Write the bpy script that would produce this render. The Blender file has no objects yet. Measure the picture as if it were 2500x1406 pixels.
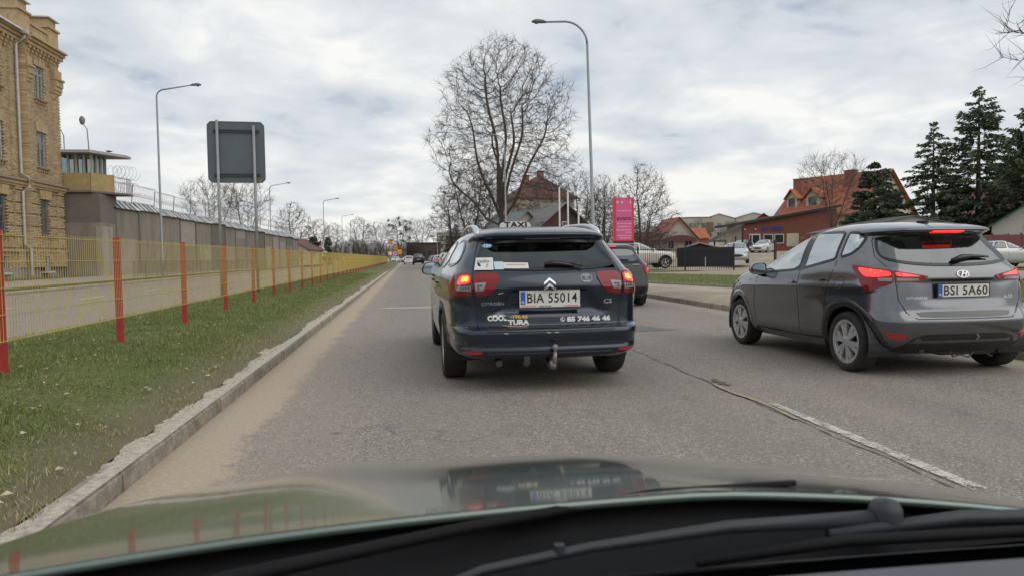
import bpy, bmesh, math, random
import numpy as np
from mathutils import Vector, Matrix, kdtree
from mathutils.geometry import delaunay_2d_cdt

R = math.radians
SC = bpy.context.scene
COL = SC.collection
rng = np.random.default_rng(7)
random.seed(7)

# ------------------------------------------------------------------ camera
cam_data = bpy.data.cameras.new('camera')
cam = bpy.data.objects.new('camera', cam_data)
COL.objects.link(cam)
SC.camera = cam
CAM_H = 1.18
YAW, PITCH, ROLL = R(8.08), R(-2.48), R(-0.9)
fwd = Vector((math.sin(YAW) * math.cos(PITCH), math.cos(YAW) * math.cos(PITCH), math.sin(PITCH)))
rgt = Vector((math.cos(YAW), -math.sin(YAW), 0))
upv = rgt.cross(fwd)
r2 = math.cos(ROLL) * rgt + math.sin(ROLL) * upv
u2 = -math.sin(ROLL) * rgt + math.cos(ROLL) * upv
mw = Matrix(((r2.x, u2.x, -fwd.x, 0), (r2.y, u2.y, -fwd.y, 0), (r2.z, u2.z, -fwd.z, CAM_H), (0, 0, 0, 1)))
cam.matrix_world = mw
cam_data.sensor_width = 36
cam_data.lens = 36 * 1800 / 2500
cam_data.clip_start = 0.05
cam_data.clip_end = 3000
cam_data.dof.use_dof = True
cam_data.dof.focus_distance = 9.0
cam_data.dof.aperture_fstop = 9.0

# ------------------------------------------------------------------ world
SUN_EL, SUN_AZ = R(42), R(128)       # azimuth clockwise from +Y: behind and to the right
world = bpy.data.worlds.new('World')
SC.world = world
world.use_nodes = True


class NT:
    """small helper round a node tree"""
    def __init__(self, tree):
        self.t = tree
        self.n = tree.nodes
        self.n.clear()

    def node(self, typ, **kw):
        nd = self.n.new(typ)
        for k, v in kw.items():
            if k in nd.inputs.keys() if isinstance(k, str) else False:
                nd.inputs[k].default_value = v
            else:
                setattr(nd, k, v)
        return nd

    def link(self, a, b):
        self.t.links.new(a, b)

    def setv(self, sock, v):
        if isinstance(v, bpy.types.NodeSocket):
            self.link(v, sock)
        else:
            sock.default_value = v

    def math(self, op, a, b=None, c=None, clamp=False):
        nd = self.n.new('ShaderNodeMath')
        nd.operation = op
        nd.use_clamp = clamp
        for i, x in enumerate((a, b, c)):
            if x is not None:
                self.setv(nd.inputs[i], x)
        return nd.outputs[0]

    def mix(self, f, a, b, blend='MIX'):
        nd = self.n.new('ShaderNodeMix')
        nd.data_type = 'RGBA'
        nd.blend_type = blend
        nd.clamp_factor = True
        self.setv(nd.inputs[0], f)
        for i, x in ((6, a), (7, b)):
            if isinstance(x, tuple) and len(x) == 3:
                x = x + (1,)
            self.setv(nd.inputs[i], x)
        return nd.outputs[2]

    def noise(self, vec, scale, detail=4, rough=0.55, dist=0.0, w=None):
        nd = self.n.new('ShaderNodeTexNoise')
        if vec is not None:
            self.link(vec, nd.inputs['Vector'])
        nd.inputs['Scale'].default_value = scale
        nd.inputs['Detail'].default_value = detail
        nd.inputs['Roughness'].default_value = rough
        nd.inputs['Distortion'].default_value = dist
        return nd.outputs['Fac']

    def ramp(self, f, stops, interp='LINEAR'):
        nd = self.n.new('ShaderNodeValToRGB')
        nd.color_ramp.interpolation = interp
        el = nd.color_ramp.elements
        while len(el) < len(stops):
            el.new(0.5)
        for e, (p, c) in zip(el, stops):
            e.position = p
            if not isinstance(c, tuple):
                c = (c, c, c)
            e.color = c + (1,) if len(c) == 3 else c
        self.link(f, nd.inputs[0])
        return nd.outputs[0]

    def maprange(self, f, a, b, c=0.0, d=1.0):
        nd = self.n.new('ShaderNodeMapRange')
        nd.clamp = True
        self.setv(nd.inputs[0], f)
        for i, x in enumerate((a, b, c, d)):
            nd.inputs[i + 1].default_value = x
        return nd.outputs[0]

    def scalevec(self, vec, s):
        nd = self.n.new('ShaderNodeMapping')
        nd.inputs['Scale'].default_value = s
        self.link(vec, nd.inputs['Vector'])
        return nd.outputs[0]


w = NT(world.node_tree)
out = w.node('ShaderNodeOutputWorld')
bg = w.node('ShaderNodeBackground')
w.link(bg.outputs[0], out.inputs[0])
sky = w.node('ShaderNodeTexSky')
sky.sky_type = 'NISHITA'
sky.sun_disc = False
sky.sun_elevation = SUN_EL
sky.sun_rotation = SUN_AZ
sky.air_density = 1.0
sky.dust_density = 0.6
sky.ozone_density = 1.5
skc = w.mix(1.0, sky.outputs[0], (0.062, 0.062, 0.062), 'MULTIPLY')
tc = w.node('ShaderNodeTexCoord')
sep = w.node('ShaderNodeSeparateXYZ')
w.link(tc.outputs['Generated'], sep.inputs[0])
zz = w.math('ADD', w.math('ABSOLUTE', sep.outputs[2]), 0.19)
px_ = w.math('DIVIDE', sep.outputs[0], zz)
py_ = w.math('DIVIDE', sep.outputs[1], zz)
comb = w.node('ShaderNodeCombineXYZ')
w.link(px_, comb.inputs[0])
w.link(py_, comb.inputs[1])
cv = w.scalevec(comb.outputs[0], (1.0, 1.0, 1))
n1 = w.noise(cv, 0.95, 4, 0.5, 0.7)
n2 = w.noise(cv, 3.2, 6, 0.55, 0.4)
n3 = w.noise(cv, 0.4, 3, 0.5, 0.2)
dens = w.math('ADD', w.math('MULTIPLY', n1, 0.62), w.math('MULTIPLY', n2, 0.38))
dens = w.math('ADD', dens, w.math('MULTIPLY', w.math('SUBTRACT', n3, 0.5), 0.35))
ccol = w.ramp(dens, [(0.35, (0.41, 0.475, 0.56)), (0.43, (0.54, 0.585, 0.63)), (0.51, (0.64, 0.665, 0.685)), (0.59, (0.80, 0.80, 0.785))])
cover = w.maprange(dens, 0.30, 0.42, 0.55, 1.0)
wc = w.mix(cover, skc, ccol)
low = w.maprange(sep.outputs[2], 0.0, 0.16, 0.42, 0.0)
wc = w.mix(low, wc, (0.80, 0.78, 0.73))
w.link(wc, bg.inputs[0])
bg.inputs[1].default_value = 1.0

# ------------------------------------------------------------------ sun (soft, overcast)
sun_d = bpy.data.lights.new('sun', 'SUN')
sun_d.energy = 1.0
sun_d.angle = R(70)
sun_d.color = (1.0, 0.95, 0.87)
sun = bpy.data.objects.new('sun', sun_d)
COL.objects.link(sun)
sd = Vector((math.sin(SUN_AZ) * math.cos(SUN_EL), math.cos(SUN_AZ) * math.cos(SUN_EL), math.sin(SUN_EL)))
sun.rotation_euler = sd.to_track_quat('Z', 'Y').to_euler()

vs = SC.view_settings
vs.view_transform = 'Standard'
vs.look = 'None'
vs.gamma = 1
vs.use_curve_mapping = False
vs.exposure = 0.26
SC.cycles.max_bounces = 8
SC.cycles.transparent_max_bounces = 24
SC.cycles.caustics_reflective = False
SC.cycles.caustics_refractive = False

# ------------------------------------------------------------------ materials
MATS = {}


def mat(name, col=(0.5, 0.5, 0.5), rough=0.6, metal=0.0, noise=0.0, nscale=8.0, bump=0.0, bscale=40.0,
        coat=0.0, emit=None, estr=0.0, spec=0.5, dirt=None, coord='Object', trans=0.0, streak=False):
    if name in MATS:
        return MATS[name]
    m = bpy.data.materials.new(name)
    m.use_nodes = True
    t = NT(m.node_tree)
    o = t.node('ShaderNodeOutputMaterial')
    b = t.node('ShaderNodeBsdfPrincipled')
    t.link(b.outputs[0], o.inputs[0])
    b.inputs['Roughness'].default_value = rough
    b.inputs['Metallic'].default_value = metal
    b.inputs['Specular IOR Level'].default_value = spec
    b.inputs['Coat Weight'].default_value = coat
    b.inputs['Coat Roughness'].default_value = 0.06
    b.inputs['Transmission Weight'].default_value = trans
    tcn = t.node('ShaderNodeTexCoord')
    v = tcn.outputs[coord]
    c = None
    if noise > 0:
        f = t.noise(v, nscale, 6, 0.6)
        f2 = t.noise(v, nscale * 7, 4, 0.6)
        f = t.math('ADD', t.math('MULTIPLY', f, 0.65), t.math('MULTIPLY', f2, 0.35))
        lo = tuple(x * (1 - noise) for x in col)
        hi = tuple(min(1, x * (1 + noise)) for x in col)
        c = t.ramp(f, [(0.35, lo), (0.65, hi)])
    if dirt:
        dcol, damt, dsc = dirt
        vd = t.scalevec(v, (1, 1, 0.10)) if streak else v
        f = t.maprange(t.noise(vd, dsc, 7, 0.65, 0.6), 0.48, 0.72, 0, damt)
        c = t.mix(f, c if c is not None else col, dcol)
    if c is not None:
        t.link(c, b.inputs['Base Color'])
    else:
        b.inputs['Base Color'].default_value = tuple(col) + (1,)
    if bump > 0:
        bp = t.node('ShaderNodeBump')
        bp.inputs['Strength'].default_value = bump
        bp.inputs['Distance'].default_value = 0.02
        t.link(t.noise(v, bscale, 6, 0.65), bp.inputs['Height'])
        t.link(bp.outputs[0], b.inputs['Normal'])
    if emit:
        b.inputs['Emission Color'].default_value = tuple(emit) + (1,)
        b.inputs['Emission Strength'].default_value = estr
    MATS[name] = m
    return m


def glass_mat(name, tint=(0.5, 0.58, 0.56), gloss=(0.9, 0.95, 0.95), base=0.06, grazing=0.85):
    if name in MATS:
        return MATS[name]
    m = bpy.data.materials.new(name)
    m.use_nodes = True
    t = NT(m.node_tree)
    o = t.node('ShaderNodeOutputMaterial')
    tr = t.node('ShaderNodeBsdfTransparent')
    tr.inputs[0].default_value = tint + (1,)
    gl = t.node('ShaderNodeBsdfGlossy')
    gl.inputs['Color'].default_value = gloss + (1,)
    gl.inputs['Roughness'].default_value = 0.015
    lw = t.node('ShaderNodeLayerWeight')
    lw.inputs[0].default_value = 0.32
    f = t.maprange(lw.outputs['Fresnel'], 0.0, 1.0, base, grazing)
    mx = t.node('ShaderNodeMixShader')
    t.link(f, mx.inputs[0])
    t.link(tr.outputs[0], mx.inputs[1])
    t.link(gl.outputs[0], mx.inputs[2])
    t.link(mx.outputs[0], o.inputs[0])
    MATS[name] = m
    return m


# ------------------------------------------------------------------ mesh helpers
class MB:
    def __init__(self):
        self.v = []
        self.f = []

    def add(self, vs, fs):
        o = len(self.v)
        self.v.extend(tuple(p) for p in vs)
        self.f.extend(tuple(i + o for i in q) for q in fs)
        return self

    def box(self, c, s, rz=0.0, rx=0.0, ry=0.0):
        x, y, z = s[0] / 2, s[1] / 2, s[2] / 2
        pts = [Vector((a * x, b * y, d * z)) for a in (-1, 1) for b in (-1, 1) for d in (-1, 1)]
        if rz or rx or ry:
            m = Matrix.Rotation(rz, 3, 'Z') @ Matrix.Rotation(ry, 3, 'Y') @ Matrix.Rotation(rx, 3, 'X')
            pts = [m @ p for p in pts]
        c = Vector(c)
        return self.add([p + c for p in pts], [(0, 1, 3, 2), (4, 6, 7, 5), (0, 4, 5, 1), (2, 3, 7, 6), (0, 2, 6, 4), (1, 5, 7, 3)])

    def box2(self, x0, x1, y0, y1, z0, z1):
        return self.box(((x0 + x1) / 2, (y0 + y1) / 2, (z0 + z1) / 2), (abs(x1 - x0), abs(y1 - y0), abs(z1 - z0)))

    def quad(self, *p):
        return self.add(p, [tuple(range(len(p)))])

    def tube(self, path, rad, n=8, caps=True, flat=None):
        path = [Vector(p) for p in path]
        if not hasattr(rad, '__len__'):
            rad = [rad] * len(path)
        vs, fs = [], []
        ref = Vector((0, 0, 1))
        for i, p in enumerate(path):
            a = path[max(0, i - 1)]
            b = path[min(len(path) - 1, i + 1)]
            d = (b - a).normalized()
            r = ref if abs(d.dot(ref)) < 0.95 else Vector((0, 1, 0))
            s = d.cross(r).normalized()
            t = s.cross(d).normalized()
            for k in range(n):
                an = 2 * math.pi * k / n
                fl = 1.0 if flat is None else flat
                vs.append(p + rad[i] * (math.cos(an) * s + fl * math.sin(an) * t))
        for i in range(len(path) - 1):
            for k in range(n):
                k2 = (k + 1) % n
                fs.append((i * n + k, i * n + k2, (i + 1) * n + k2, (i + 1) * n + k))
        if caps:
            fs.append(tuple(range(n)))
            fs.append(tuple((len(path) - 1) * n + k for k in reversed(range(n))))
        return self.add(vs, fs)

    def lathe(self, prof, n=24, origin=(0, 0, 0), axis='Z', closed=False):
        vs, fs = [], []
        o = Vector(origin)
        for (r, h) in prof:
            for k in range(n):
                a = 2 * math.pi * k / n
                c, s = r * math.cos(a), r * math.sin(a)
                p = {'Z': (c, s, h), 'X': (h, c, s), 'Y': (c, h, s)}[axis]
                vs.append(Vector(p) + o)
        m = len(prof)
        for i in range(m if closed else m - 1):
            j = (i + 1) % m
            for k in range(n):
                k2 = (k + 1) % n
                fs.append((i * n + k, i * n + k2, j * n + k2, j * n + k))
        return self.add(vs, fs)

    def prism(self, poly, d0, d1, plane='XY'):
        """2d polygon extruded along the third axis"""
        def P(a, b, d):
            return {'XY': (a, b, d), 'XZ': (a, d, b), 'YZ': (d, a, b)}[plane]
        n = len(poly)
        vs = [P(a, b, d0) for a, b in poly] + [P(a, b, d1) for a, b in poly]
        fs = [tuple(range(n - 1, -1, -1)), tuple(range(n, 2 * n))]
        fs += [(i, (i + 1) % n, n + (i + 1) % n, n + i) for i in range(n)]
        return self.add(vs, fs)

    def build(self, name, material=None, parent=None, smooth=False, loc=None, fix=True):
        me = bpy.data.meshes.new(name)
        me.from_pydata(self.v, [], self.f)
        if fix:
            bm = bmesh.new()
            bm.from_mesh(me)
            bmesh.ops.recalc_face_normals(bm, faces=bm.faces)
            bm.to_mesh(me)
            bm.free()
        if smooth:
            me.polygons.foreach_set('use_smooth', [True] * len(me.polygons))
        return link(name, me, material, parent, loc)


def link(name, me, material=None, parent=None, loc=None):
    o = bpy.data.objects.new(name, me)
    COL.objects.link(o)
    if material is not None:
        for mm in (material if isinstance(material, (list, tuple)) else [material]):
            me.materials.append(mm)
    if parent is not None:
        o.parent = parent
    if loc is not None:
        o.location = loc
    return o


def np_mesh(name, V, F, material=None, parent=None, smooth=False, cols=None):
    """fast mesh from numpy: F is (n,3) or (n,4)"""
    me = bpy.data.meshes.new(name)
    k = F.shape[1]
    me.vertices.add(len(V))
    me.vertices.foreach_set('co', np.asarray(V, np.float32).ravel())
    me.loops.add(F.size)
    me.loops.foreach_set('vertex_index', F.astype(np.int32).ravel())
    me.polygons.add(len(F))
    me.polygons.foreach_set('loop_start', np.arange(0, F.size, k, dtype=np.int32))
    me.polygons.foreach_set('loop_total', np.full(len(F), k, np.int32))
    if smooth:
        me.polygons.foreach_set('use_smooth', np.ones(len(F), bool))
    if cols is not None:
        at = me.attributes.new('tone', 'FLOAT', 'POINT')
        at.data.foreach_set('value', np.asarray(cols, np.float32))
    me.update()
    me.validate()
    return link(name, me, material, parent)


def thing(name, label, cat, loc=(0, 0, 0), rotz=0.0, group=None):
    o = bpy.data.objects.new(name, None)
    COL.objects.link(o)
    o.location = loc
    o.rotation_euler = (0, 0, rotz)
    o['label'] = label
    o['category'] = cat
    if group:
        o['group'] = group
    return o


def tag(o, label, cat, group=None):
    o['label'] = label
    o['category'] = cat
    if group:
        o['group'] = group
    return o


def struct(o, kind='structure'):
    o['kind'] = kind
    return o


def dup(root, loc, rotz=None, label=None, scale=None):
    r = root.copy()
    COL.objects.link(r)
    r.location = loc
    if rotz is not None:
        r.rotation_euler = (0, 0, rotz)
    if label:
        r['label'] = label
    if scale is not None:
        r.scale = (scale,) * 3 if not hasattr(scale, '__len__') else scale
    for ch in list(root.children):
        c = ch.copy()
        COL.objects.link(c)
        c.parent = r
        for g in list(ch.children):
            d = g.copy()
            COL.objects.link(d)
            d.parent = c
    return r


def text_mesh(txt, size, bold=0.0, space=1.0, align='CENTER', xscale=1.0, shear=0.0):
    """flat text as (verts2d, faces), centred on its box"""
    cu = bpy.data.curves.new('lettering', 'FONT')
    cu.body = txt
    cu.size = size
    cu.offset = bold
    cu.space_character = space
    cu.shear = shear
    cu.align_x = align
    cu.align_y = 'CENTER'
    cu.resolution_u = 3
    o = bpy.data.objects.new('lettering', cu)
    COL.objects.link(o)
    dg = bpy.context.evaluated_depsgraph_get()
    me = bpy.data.meshes.new_from_object(o.evaluated_get(dg))
    vs = [(v.co.x * xscale, v.co.y) for v in me.vertices]
    fs = [tuple(p.vertices) for p in me.polygons]
    bpy.data.objects.remove(o)
    bpy.data.curves.remove(cu)
    bpy.data.meshes.remove(me)
    return vs, fs


def split_glyphs(v, f):
    """cut flat text into its characters (faces grouped by overlapping x spans)"""
    spans = sorted((min(v[i][0] for i in q), max(v[i][0] for i in q), q) for q in f)
    groups = []
    for a, b, q in spans:
        if groups and a < groups[-1][1] + 1e-6:
            groups[-1][1] = max(groups[-1][1], b)
            groups[-1][2].append(q)
        else:
            groups.append([a, b, [q]])
    res = []
    for _, _, fs in groups:
        used = sorted({i for q in fs for i in q})
        mp = {a: b for b, a in enumerate(used)}
        res.append(([v[i] for i in used], [tuple(mp[i] for i in q) for q in fs]))
    return res


def text_width(vs):
    xs = [v[0] for v in vs]
    return max(xs) - min(xs)


def pchip(x, xs, ys):
    """monotone cubic interpolation"""
    xs = np.asarray(xs, float)
    ys = np.asarray(ys, float)
    h = np.diff(xs)
    d = np.diff(ys) / h
    m = np.zeros_like(ys)
    m[0], m[-1] = d[0], d[-1]
    for i in range(1, len(xs) - 1):
        if d[i - 1] * d[i] > 0:
            w1, w2 = 2 * h[i] + h[i - 1], h[i] + 2 * h[i - 1]
            m[i] = (w1 + w2) / (w1 / d[i - 1] + w2 / d[i])
    x = np.clip(np.asarray(x, float), xs[0], xs[-1])
    i = np.clip(np.searchsorted(xs, x, side='right') - 1, 0, len(xs) - 2)
    t = (x - xs[i]) / h[i]
    return ((1 + 2 * t) * (1 - t) ** 2 * ys[i] + t * (1 - t) ** 2 * h[i] * m[i]
            + t * t * (3 - 2 * t) * ys[i + 1] + t * t * (t - 1) * h[i] * m[i + 1])


def chaikin(poly, it=2, keep=0.25):
    for _ in range(it):
        q = []
        n = len(poly)
        for i in range(n):
            a, b = poly[i], poly[(i + 1) % n]
            q.append((a[0] * (1 - keep) + b[0] * keep, a[1] * (1 - keep) + b[1] * keep))
            q.append((a[0] * keep + b[0] * (1 - keep), a[1] * keep + b[1] * (1 - keep)))
        poly = q
    return poly


def inside(p, poly):
    x, y = p
    c = False
    n = len(poly)
    for i in range(n):
        x1, y1 = poly[i]
        x2, y2 = poly[(i + 1) % n]
        if (y1 > y) != (y2 > y) and x < (x2 - x1) * (y - y1) / (y2 - y1) + x1:
            c = not c
    return c


def edge_dist(p, poly):
    P = np.asarray(poly)
    Q = np.roll(P, -1, 0)
    d = Q - P
    t = np.clip(((np.asarray(p) - P) * d).sum(1) / np.maximum((d * d).sum(1), 1e-12), 0, 1)
    return float(np.sqrt((((P + t[:, None] * d) - np.asarray(p)) ** 2).sum(1).min()))


def resample(poly, step):
    o = []
    n = len(poly)
    for i in range(n):
        a, b = poly[i], poly[(i + 1) % n]
        L = math.hypot(b[0] - a[0], b[1] - a[1])
        k = max(1, int(math.ceil(L / step)))
        for j in range(k):
            o.append((a[0] + (b[0] - a[0]) * j / k, a[1] + (b[1] - a[1]) * j / k))
    return o


def inset(poly, d):
    P = [Vector(p).to_2d() if len(p) > 2 else Vector(p) for p in poly]
    area = sum(P[i].x * P[(i + 1) % len(P)].y - P[(i + 1) % len(P)].x * P[i].y for i in range(len(P)))
    s = 1 if area > 0 else -1
    o = []
    n = len(P)
    for i in range(n):
        a, b, c = P[i - 1], P[i], P[(i + 1) % n]
        e1, e2 = (b - a), (c - b)
        if e1.length < 1e-9 or e2.length < 1e-9:
            continue
        e1.normalize()
        e2.normalize()
        n1 = Vector((-e1.y, e1.x)) * s
        n2 = Vector((-e2.y, e2.x)) * s
        m = n1 + n2
        k = max(0.35, 1 + n1.dot(n2))
        o.append(tuple(b + m * d / k))
    return o


def tri_poly(poly, step, inner=None):
    """triangulate with interior grid points; returns verts, tris, outer count"""
    b = resample(poly, step)
    pts = [Vector(p) for p in b]
    edges = [(i, (i + 1) % len(b)) for i in range(len(b))]
    nb = len(b)
    if inner:
        ib = resample(inner, step)
        o = len(pts)
        pts += [Vector(p) for p in ib]
        edges += [(o + i, o + (i + 1) % len(ib)) for i in range(len(ib))]
    xs = [p[0] for p in poly]
    ys = [p[1] for p in poly]
    gx = np.arange(min(xs) + step / 2, max(xs), step)
    gy = np.arange(min(ys) + step / 2, max(ys), step)
    for x in gx:
        for y in gy:
            if inside((x, y), poly) and edge_dist((x, y), poly) > step * 0.4 and (not inner or edge_dist((x, y), inner) > step * 0.4):
                pts.append(Vector((x, y)))
    v, e, f, _, _, _ = delaunay_2d_cdt(pts, edges, [], 0, 1e-5)
    tris = []
    for t in f:
        cx = sum(v[i].x for i in t) / len(t)
        cy = sum(v[i].y for i in t) / len(t)
        if inside((cx, cy), poly):
            tris.append(tuple(t))
    return [tuple(p) for p in v], tris, nb
# ================================================================== the setting
def smooth01(t):
    t = np.clip(t, 0, 1)
    return t * t * (3 - 2 * t)


def ground_z(x, y):
    x = np.asarray(x, float)
    y = np.asarray(y, float)
    prof = np.interp(x, [-60, -18.3, -14.8, -14.65, 6.5, 6.58, 12, 400], [0.40, 0.36, 0.115, -0.07, -0.07, 0.10, 0.10, 0.10])
    d = np.sqrt(np.maximum(x, 0) ** 2 + np.maximum(y, 0) ** 2)
    ramp = 1.15 * smooth01((d - 46) / 44) * smooth01((x - 13) / 12) + 4.2 * smooth01((d - 130) / 160) * smooth01((x - 40) / 40)
    return prof + ramp


# --- procedural ground materials
def ground_mats():
    # asphalt with aggregate and drifted sand along both kerbs
    def asphalt(name, tone, sandy):
        m = bpy.data.materials.new(name)
        m.use_nodes = True
        t = NT(m.node_tree)
        o = t.node('ShaderNodeOutputMaterial')
        b = t.node('ShaderNodeBsdfPrincipled')
        t.link(b.outputs[0], o.inputs[0])
        g = t.node('ShaderNodeNewGeometry')
        p = g.outputs['Position']
        sp = t.node('ShaderNodeSeparateXYZ')
        t.link(p, sp.inputs[0])
        vo = t.node('ShaderNodeTexVoronoi')
        vo.inputs['Scale'].default_value = 95
        t.link(p, vo.inputs['Vector'])
        hue = t.node('ShaderNodeSeparateColor')
        t.link(vo.outputs['Color'], hue.inputs[0])
        grain = t.ramp(hue.outputs[0], [(0.0, tuple(c * 0.45 for c in tone)), (0.45, tuple(c * 0.85 for c in tone)), (0.8, tuple(c * 1.15 for c in tone)), (1.0, tuple(min(1, c * 2.3) for c in tone))])
        warm = t.mix(t.math('MULTIPLY', hue.outputs[1], 0.28), grain, (0.24, 0.17, 0.13))
        fine = t.noise(p, 260, 3, 0.6)
        warm = t.mix(t.maprange(fine, 0.35, 0.7, 0.0, 0.45), warm, tuple(c * 0.5 for c in tone))
        big = t.noise(t.scalevec(p, (1, 0.25, 1)), 0.9, 5, 0.6)
        warm = t.mix(t.maprange(big, 0.35, 0.7, 0.0, 0.42), warm, tuple(c * 0.72 for c in tone))
        dust = t.noise(t.scalevec(p, (1.3, 0.10, 1)), 1.5, 5, 0.65)
        warm = t.mix(t.maprange(dust, 0.42, 0.75, 0.0, 0.45), warm, (0.31, 0.265, 0.215))
        stain = t.noise(t.scalevec(p, (1.0, 0.35, 1)), 2.3, 6, 0.7, 0.8)
        warm = t.mix(t.maprange(stain, 0.60, 0.74, 0.0, 0.35), warm, tuple(c * 0.5 for c in tone))
        if sandy:
            trk = t.math('SINE', t.math('MULTIPLY', t.math('ADD', sp.outputs[0], 0.35), 3.3))
            trn = t.noise(t.scalevec(p, (0.8, 0.06, 1)), 1.2, 4, 0.6)
            warm = t.mix(t.math('MULTIPLY', t.maprange(trk, 0.0, 1.0, 0.0, 0.34), t.maprange(trn, 0.3, 0.65)), warm, tuple(c * 0.62 for c in tone))
            oil = t.math('MULTIPLY', t.maprange(t.noise(t.scalevec(p, (1.6, 0.5, 1)), 2.6, 5, 0.7), 0.57, 0.70), 0.35)
            warm = t.mix(oil, warm, tuple(c * 0.42 for c in tone))
        crk = t.node('ShaderNodeTexVoronoi')
        crk.feature = 'DISTANCE_TO_EDGE'
        crk.inputs['Scale'].default_value = 0.33
        dv = t.node('ShaderNodeVectorMath')
        dv.operation = 'ADD'
        nz = t.node('ShaderNodeTexNoise')
        nz.inputs['Scale'].default_value = 1.7
        nz.inputs['Detail'].default_value = 5
        t.link(p, nz.inputs['Vector'])
        t.link(p, dv.inputs[0])
        sc = t.node('ShaderNodeVectorMath')
        sc.operation = 'SCALE'
        t.link(nz.outputs['Color'], sc.inputs[0])
        sc.inputs['Scale'].default_value = 1.3
        t.link(sc.outputs[0], dv.inputs[1])
        t.link(dv.outputs[0], crk.inputs['Vector'])
        crf = t.math('MULTIPLY', t.maprange(crk.outputs['Distance'], 0.0, 0.006, 1.0, 0.0), t.maprange(t.noise(p, 0.35, 2), 0.5, 0.6))
        warm = t.mix(t.math('MULTIPLY', crf, 0.7), warm, (0.03, 0.027, 0.024))
        rough_h = hue.outputs[0]
        if sandy:
            rag = t.math('MULTIPLY', t.math('SUBTRACT', t.noise(p, 1.1, 7, 0.7), 0.5), 0.55)
            rag2 = t.math('MULTIPLY', t.math('SUBTRACT', t.noise(p, 14, 6, 0.75), 0.5), 0.55)
            xl = t.math('ADD', sp.outputs[0], t.math('ADD', rag, rag2))
            sl = t.maprange(xl, -1.09, -0.97, 1.0, 0.0)
            sr = t.maprange(xl, 5.75, 6.5, 0.0, 0.85)
            thin = t.math('MULTIPLY', t.maprange(xl, -1.1, -0.45, 0.55, 0.0), t.maprange(t.noise(p, 60, 3, 0.6), 0.42, 0.6))
            sand_f = t.math('MAXIMUM', t.math('MAXIMUM', sl, thin), sr)
            sandc = t.ramp(t.noise(p, 35, 6, 0.7), [(0.3, (0.33, 0.265, 0.195)), (0.7, (0.47, 0.385, 0.295))])
            bits = t.maprange(t.noise(p, 75, 2, 0.5), 0.70, 0.74, 0.0, 0.8)
            sandc = t.mix(bits, sandc, (0.08, 0.055, 0.04))
            warm = t.mix(sand_f, warm, sandc)
        t.link(warm, b.inputs['Base Color'])
        b.inputs['Roughness'].default_value = 0.82
        b.inputs['Specular IOR Level'].default_value = 0.35
        bp = t.node('ShaderNodeBump')
        bp.inputs['Strength'].default_value = 0.45
        bp.inputs['Distance'].default_value = 0.006
        t.link(rough_h, bp.inputs['Height'])
        t.link(bp.outputs[0], b.inputs['Normal'])
        MATS[name] = m

    asphalt('asphalt', (0.275, 0.252, 0.225), True)
    asphalt('asphalt_far', (0.34, 0.295, 0.25), False)
    asphalt('asphalt_patch', (0.17, 0.17, 0.17), False)

    def grass(name, soil_edge):
        m = bpy.data.materials.new(name)
        m.use_nodes = True
        t = NT(m.node_tree)
        o = t.node('ShaderNodeOutputMaterial')
        b = t.node('ShaderNodeBsdfPrincipled')
        t.link(b.outputs[0], o.inputs[0])
        g = t.node('ShaderNodeNewGeometry')
        p = g.outputs['Position']
        sp = t.node('ShaderNodeSeparateXYZ')
        t.link(p, sp.inputs[0])
        c1 = t.ramp(t.noise(p, 1.1, 6, 0.65), [(0.3, (0.09, 0.12, 0.038)), (0.5, (0.15, 0.18, 0.058)), (0.7, (0.22, 0.22, 0.09))])
        c2 = t.ramp(t.noise(p, 30, 5, 0.7), [(0.3, 0.45), (0.7, 1.35)])
        c = t.mix(1.0, c1, c2, 'MULTIPLY')
        dry = t.maprange(t.noise(p, 2.4, 6, 0.7), 0.52, 0.72, 0.0, 0.6)
        c = t.mix(dry, c, (0.17, 0.135, 0.08))
        if soil_edge:
            rag = t.math('MULTIPLY', t.math('SUBTRACT', t.noise(p, 3.0, 6, 0.7), 0.5), 0.6)
            e = t.maprange(t.math('ADD', sp.outputs[0], rag), -2.25, -1.65, 0.0, 0.85)
            c = t.mix(e, c, (0.20, 0.165, 0.115))
        t.link(c, b.inputs['Base Color'])
        b.inputs['Roughness'].default_value = 0.9
        b.inputs['Specular IOR Level'].default_value = 0.2
        bp = t.node('ShaderNodeBump')
        bp.inputs['Strength'].default_value = 0.8
        bp.inputs['Distance'].default_value = 0.03
        t.link(t.noise(p, 45, 5, 0.7), bp.inputs['Height'])
        t.link(bp.outputs[0], b.inputs['Normal'])
        MATS[name] = m

    grass('grass_ground', True)
    grass('grass_plain', False)


ground_mats()
M_soil = mat('yard_soil', (0.33, 0.28, 0.21), 0.9, noise=0.25, nscale=0.6, bump=0.3, bscale=20, dirt=((0.16, 0.15, 0.09), 0.6, 0.25))
M_pave = mat('pavement', (0.36, 0.315, 0.26), 0.85, noise=0.16, nscale=1.2, bump=0.2, bscale=60, dirt=((0.22, 0.19, 0.15), 0.5, 2.0))
M_kerb = mat('kerb_stone', (0.30, 0.275, 0.225), 0.85, noise=0.35, nscale=14, bump=0.5, bscale=120, dirt=((0.13, 0.095, 0.06), 0.8, 3.0))
M_kerbtop = mat('kerb_sand', (0.45, 0.42, 0.36), 0.9, noise=0.2, nscale=12)


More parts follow.
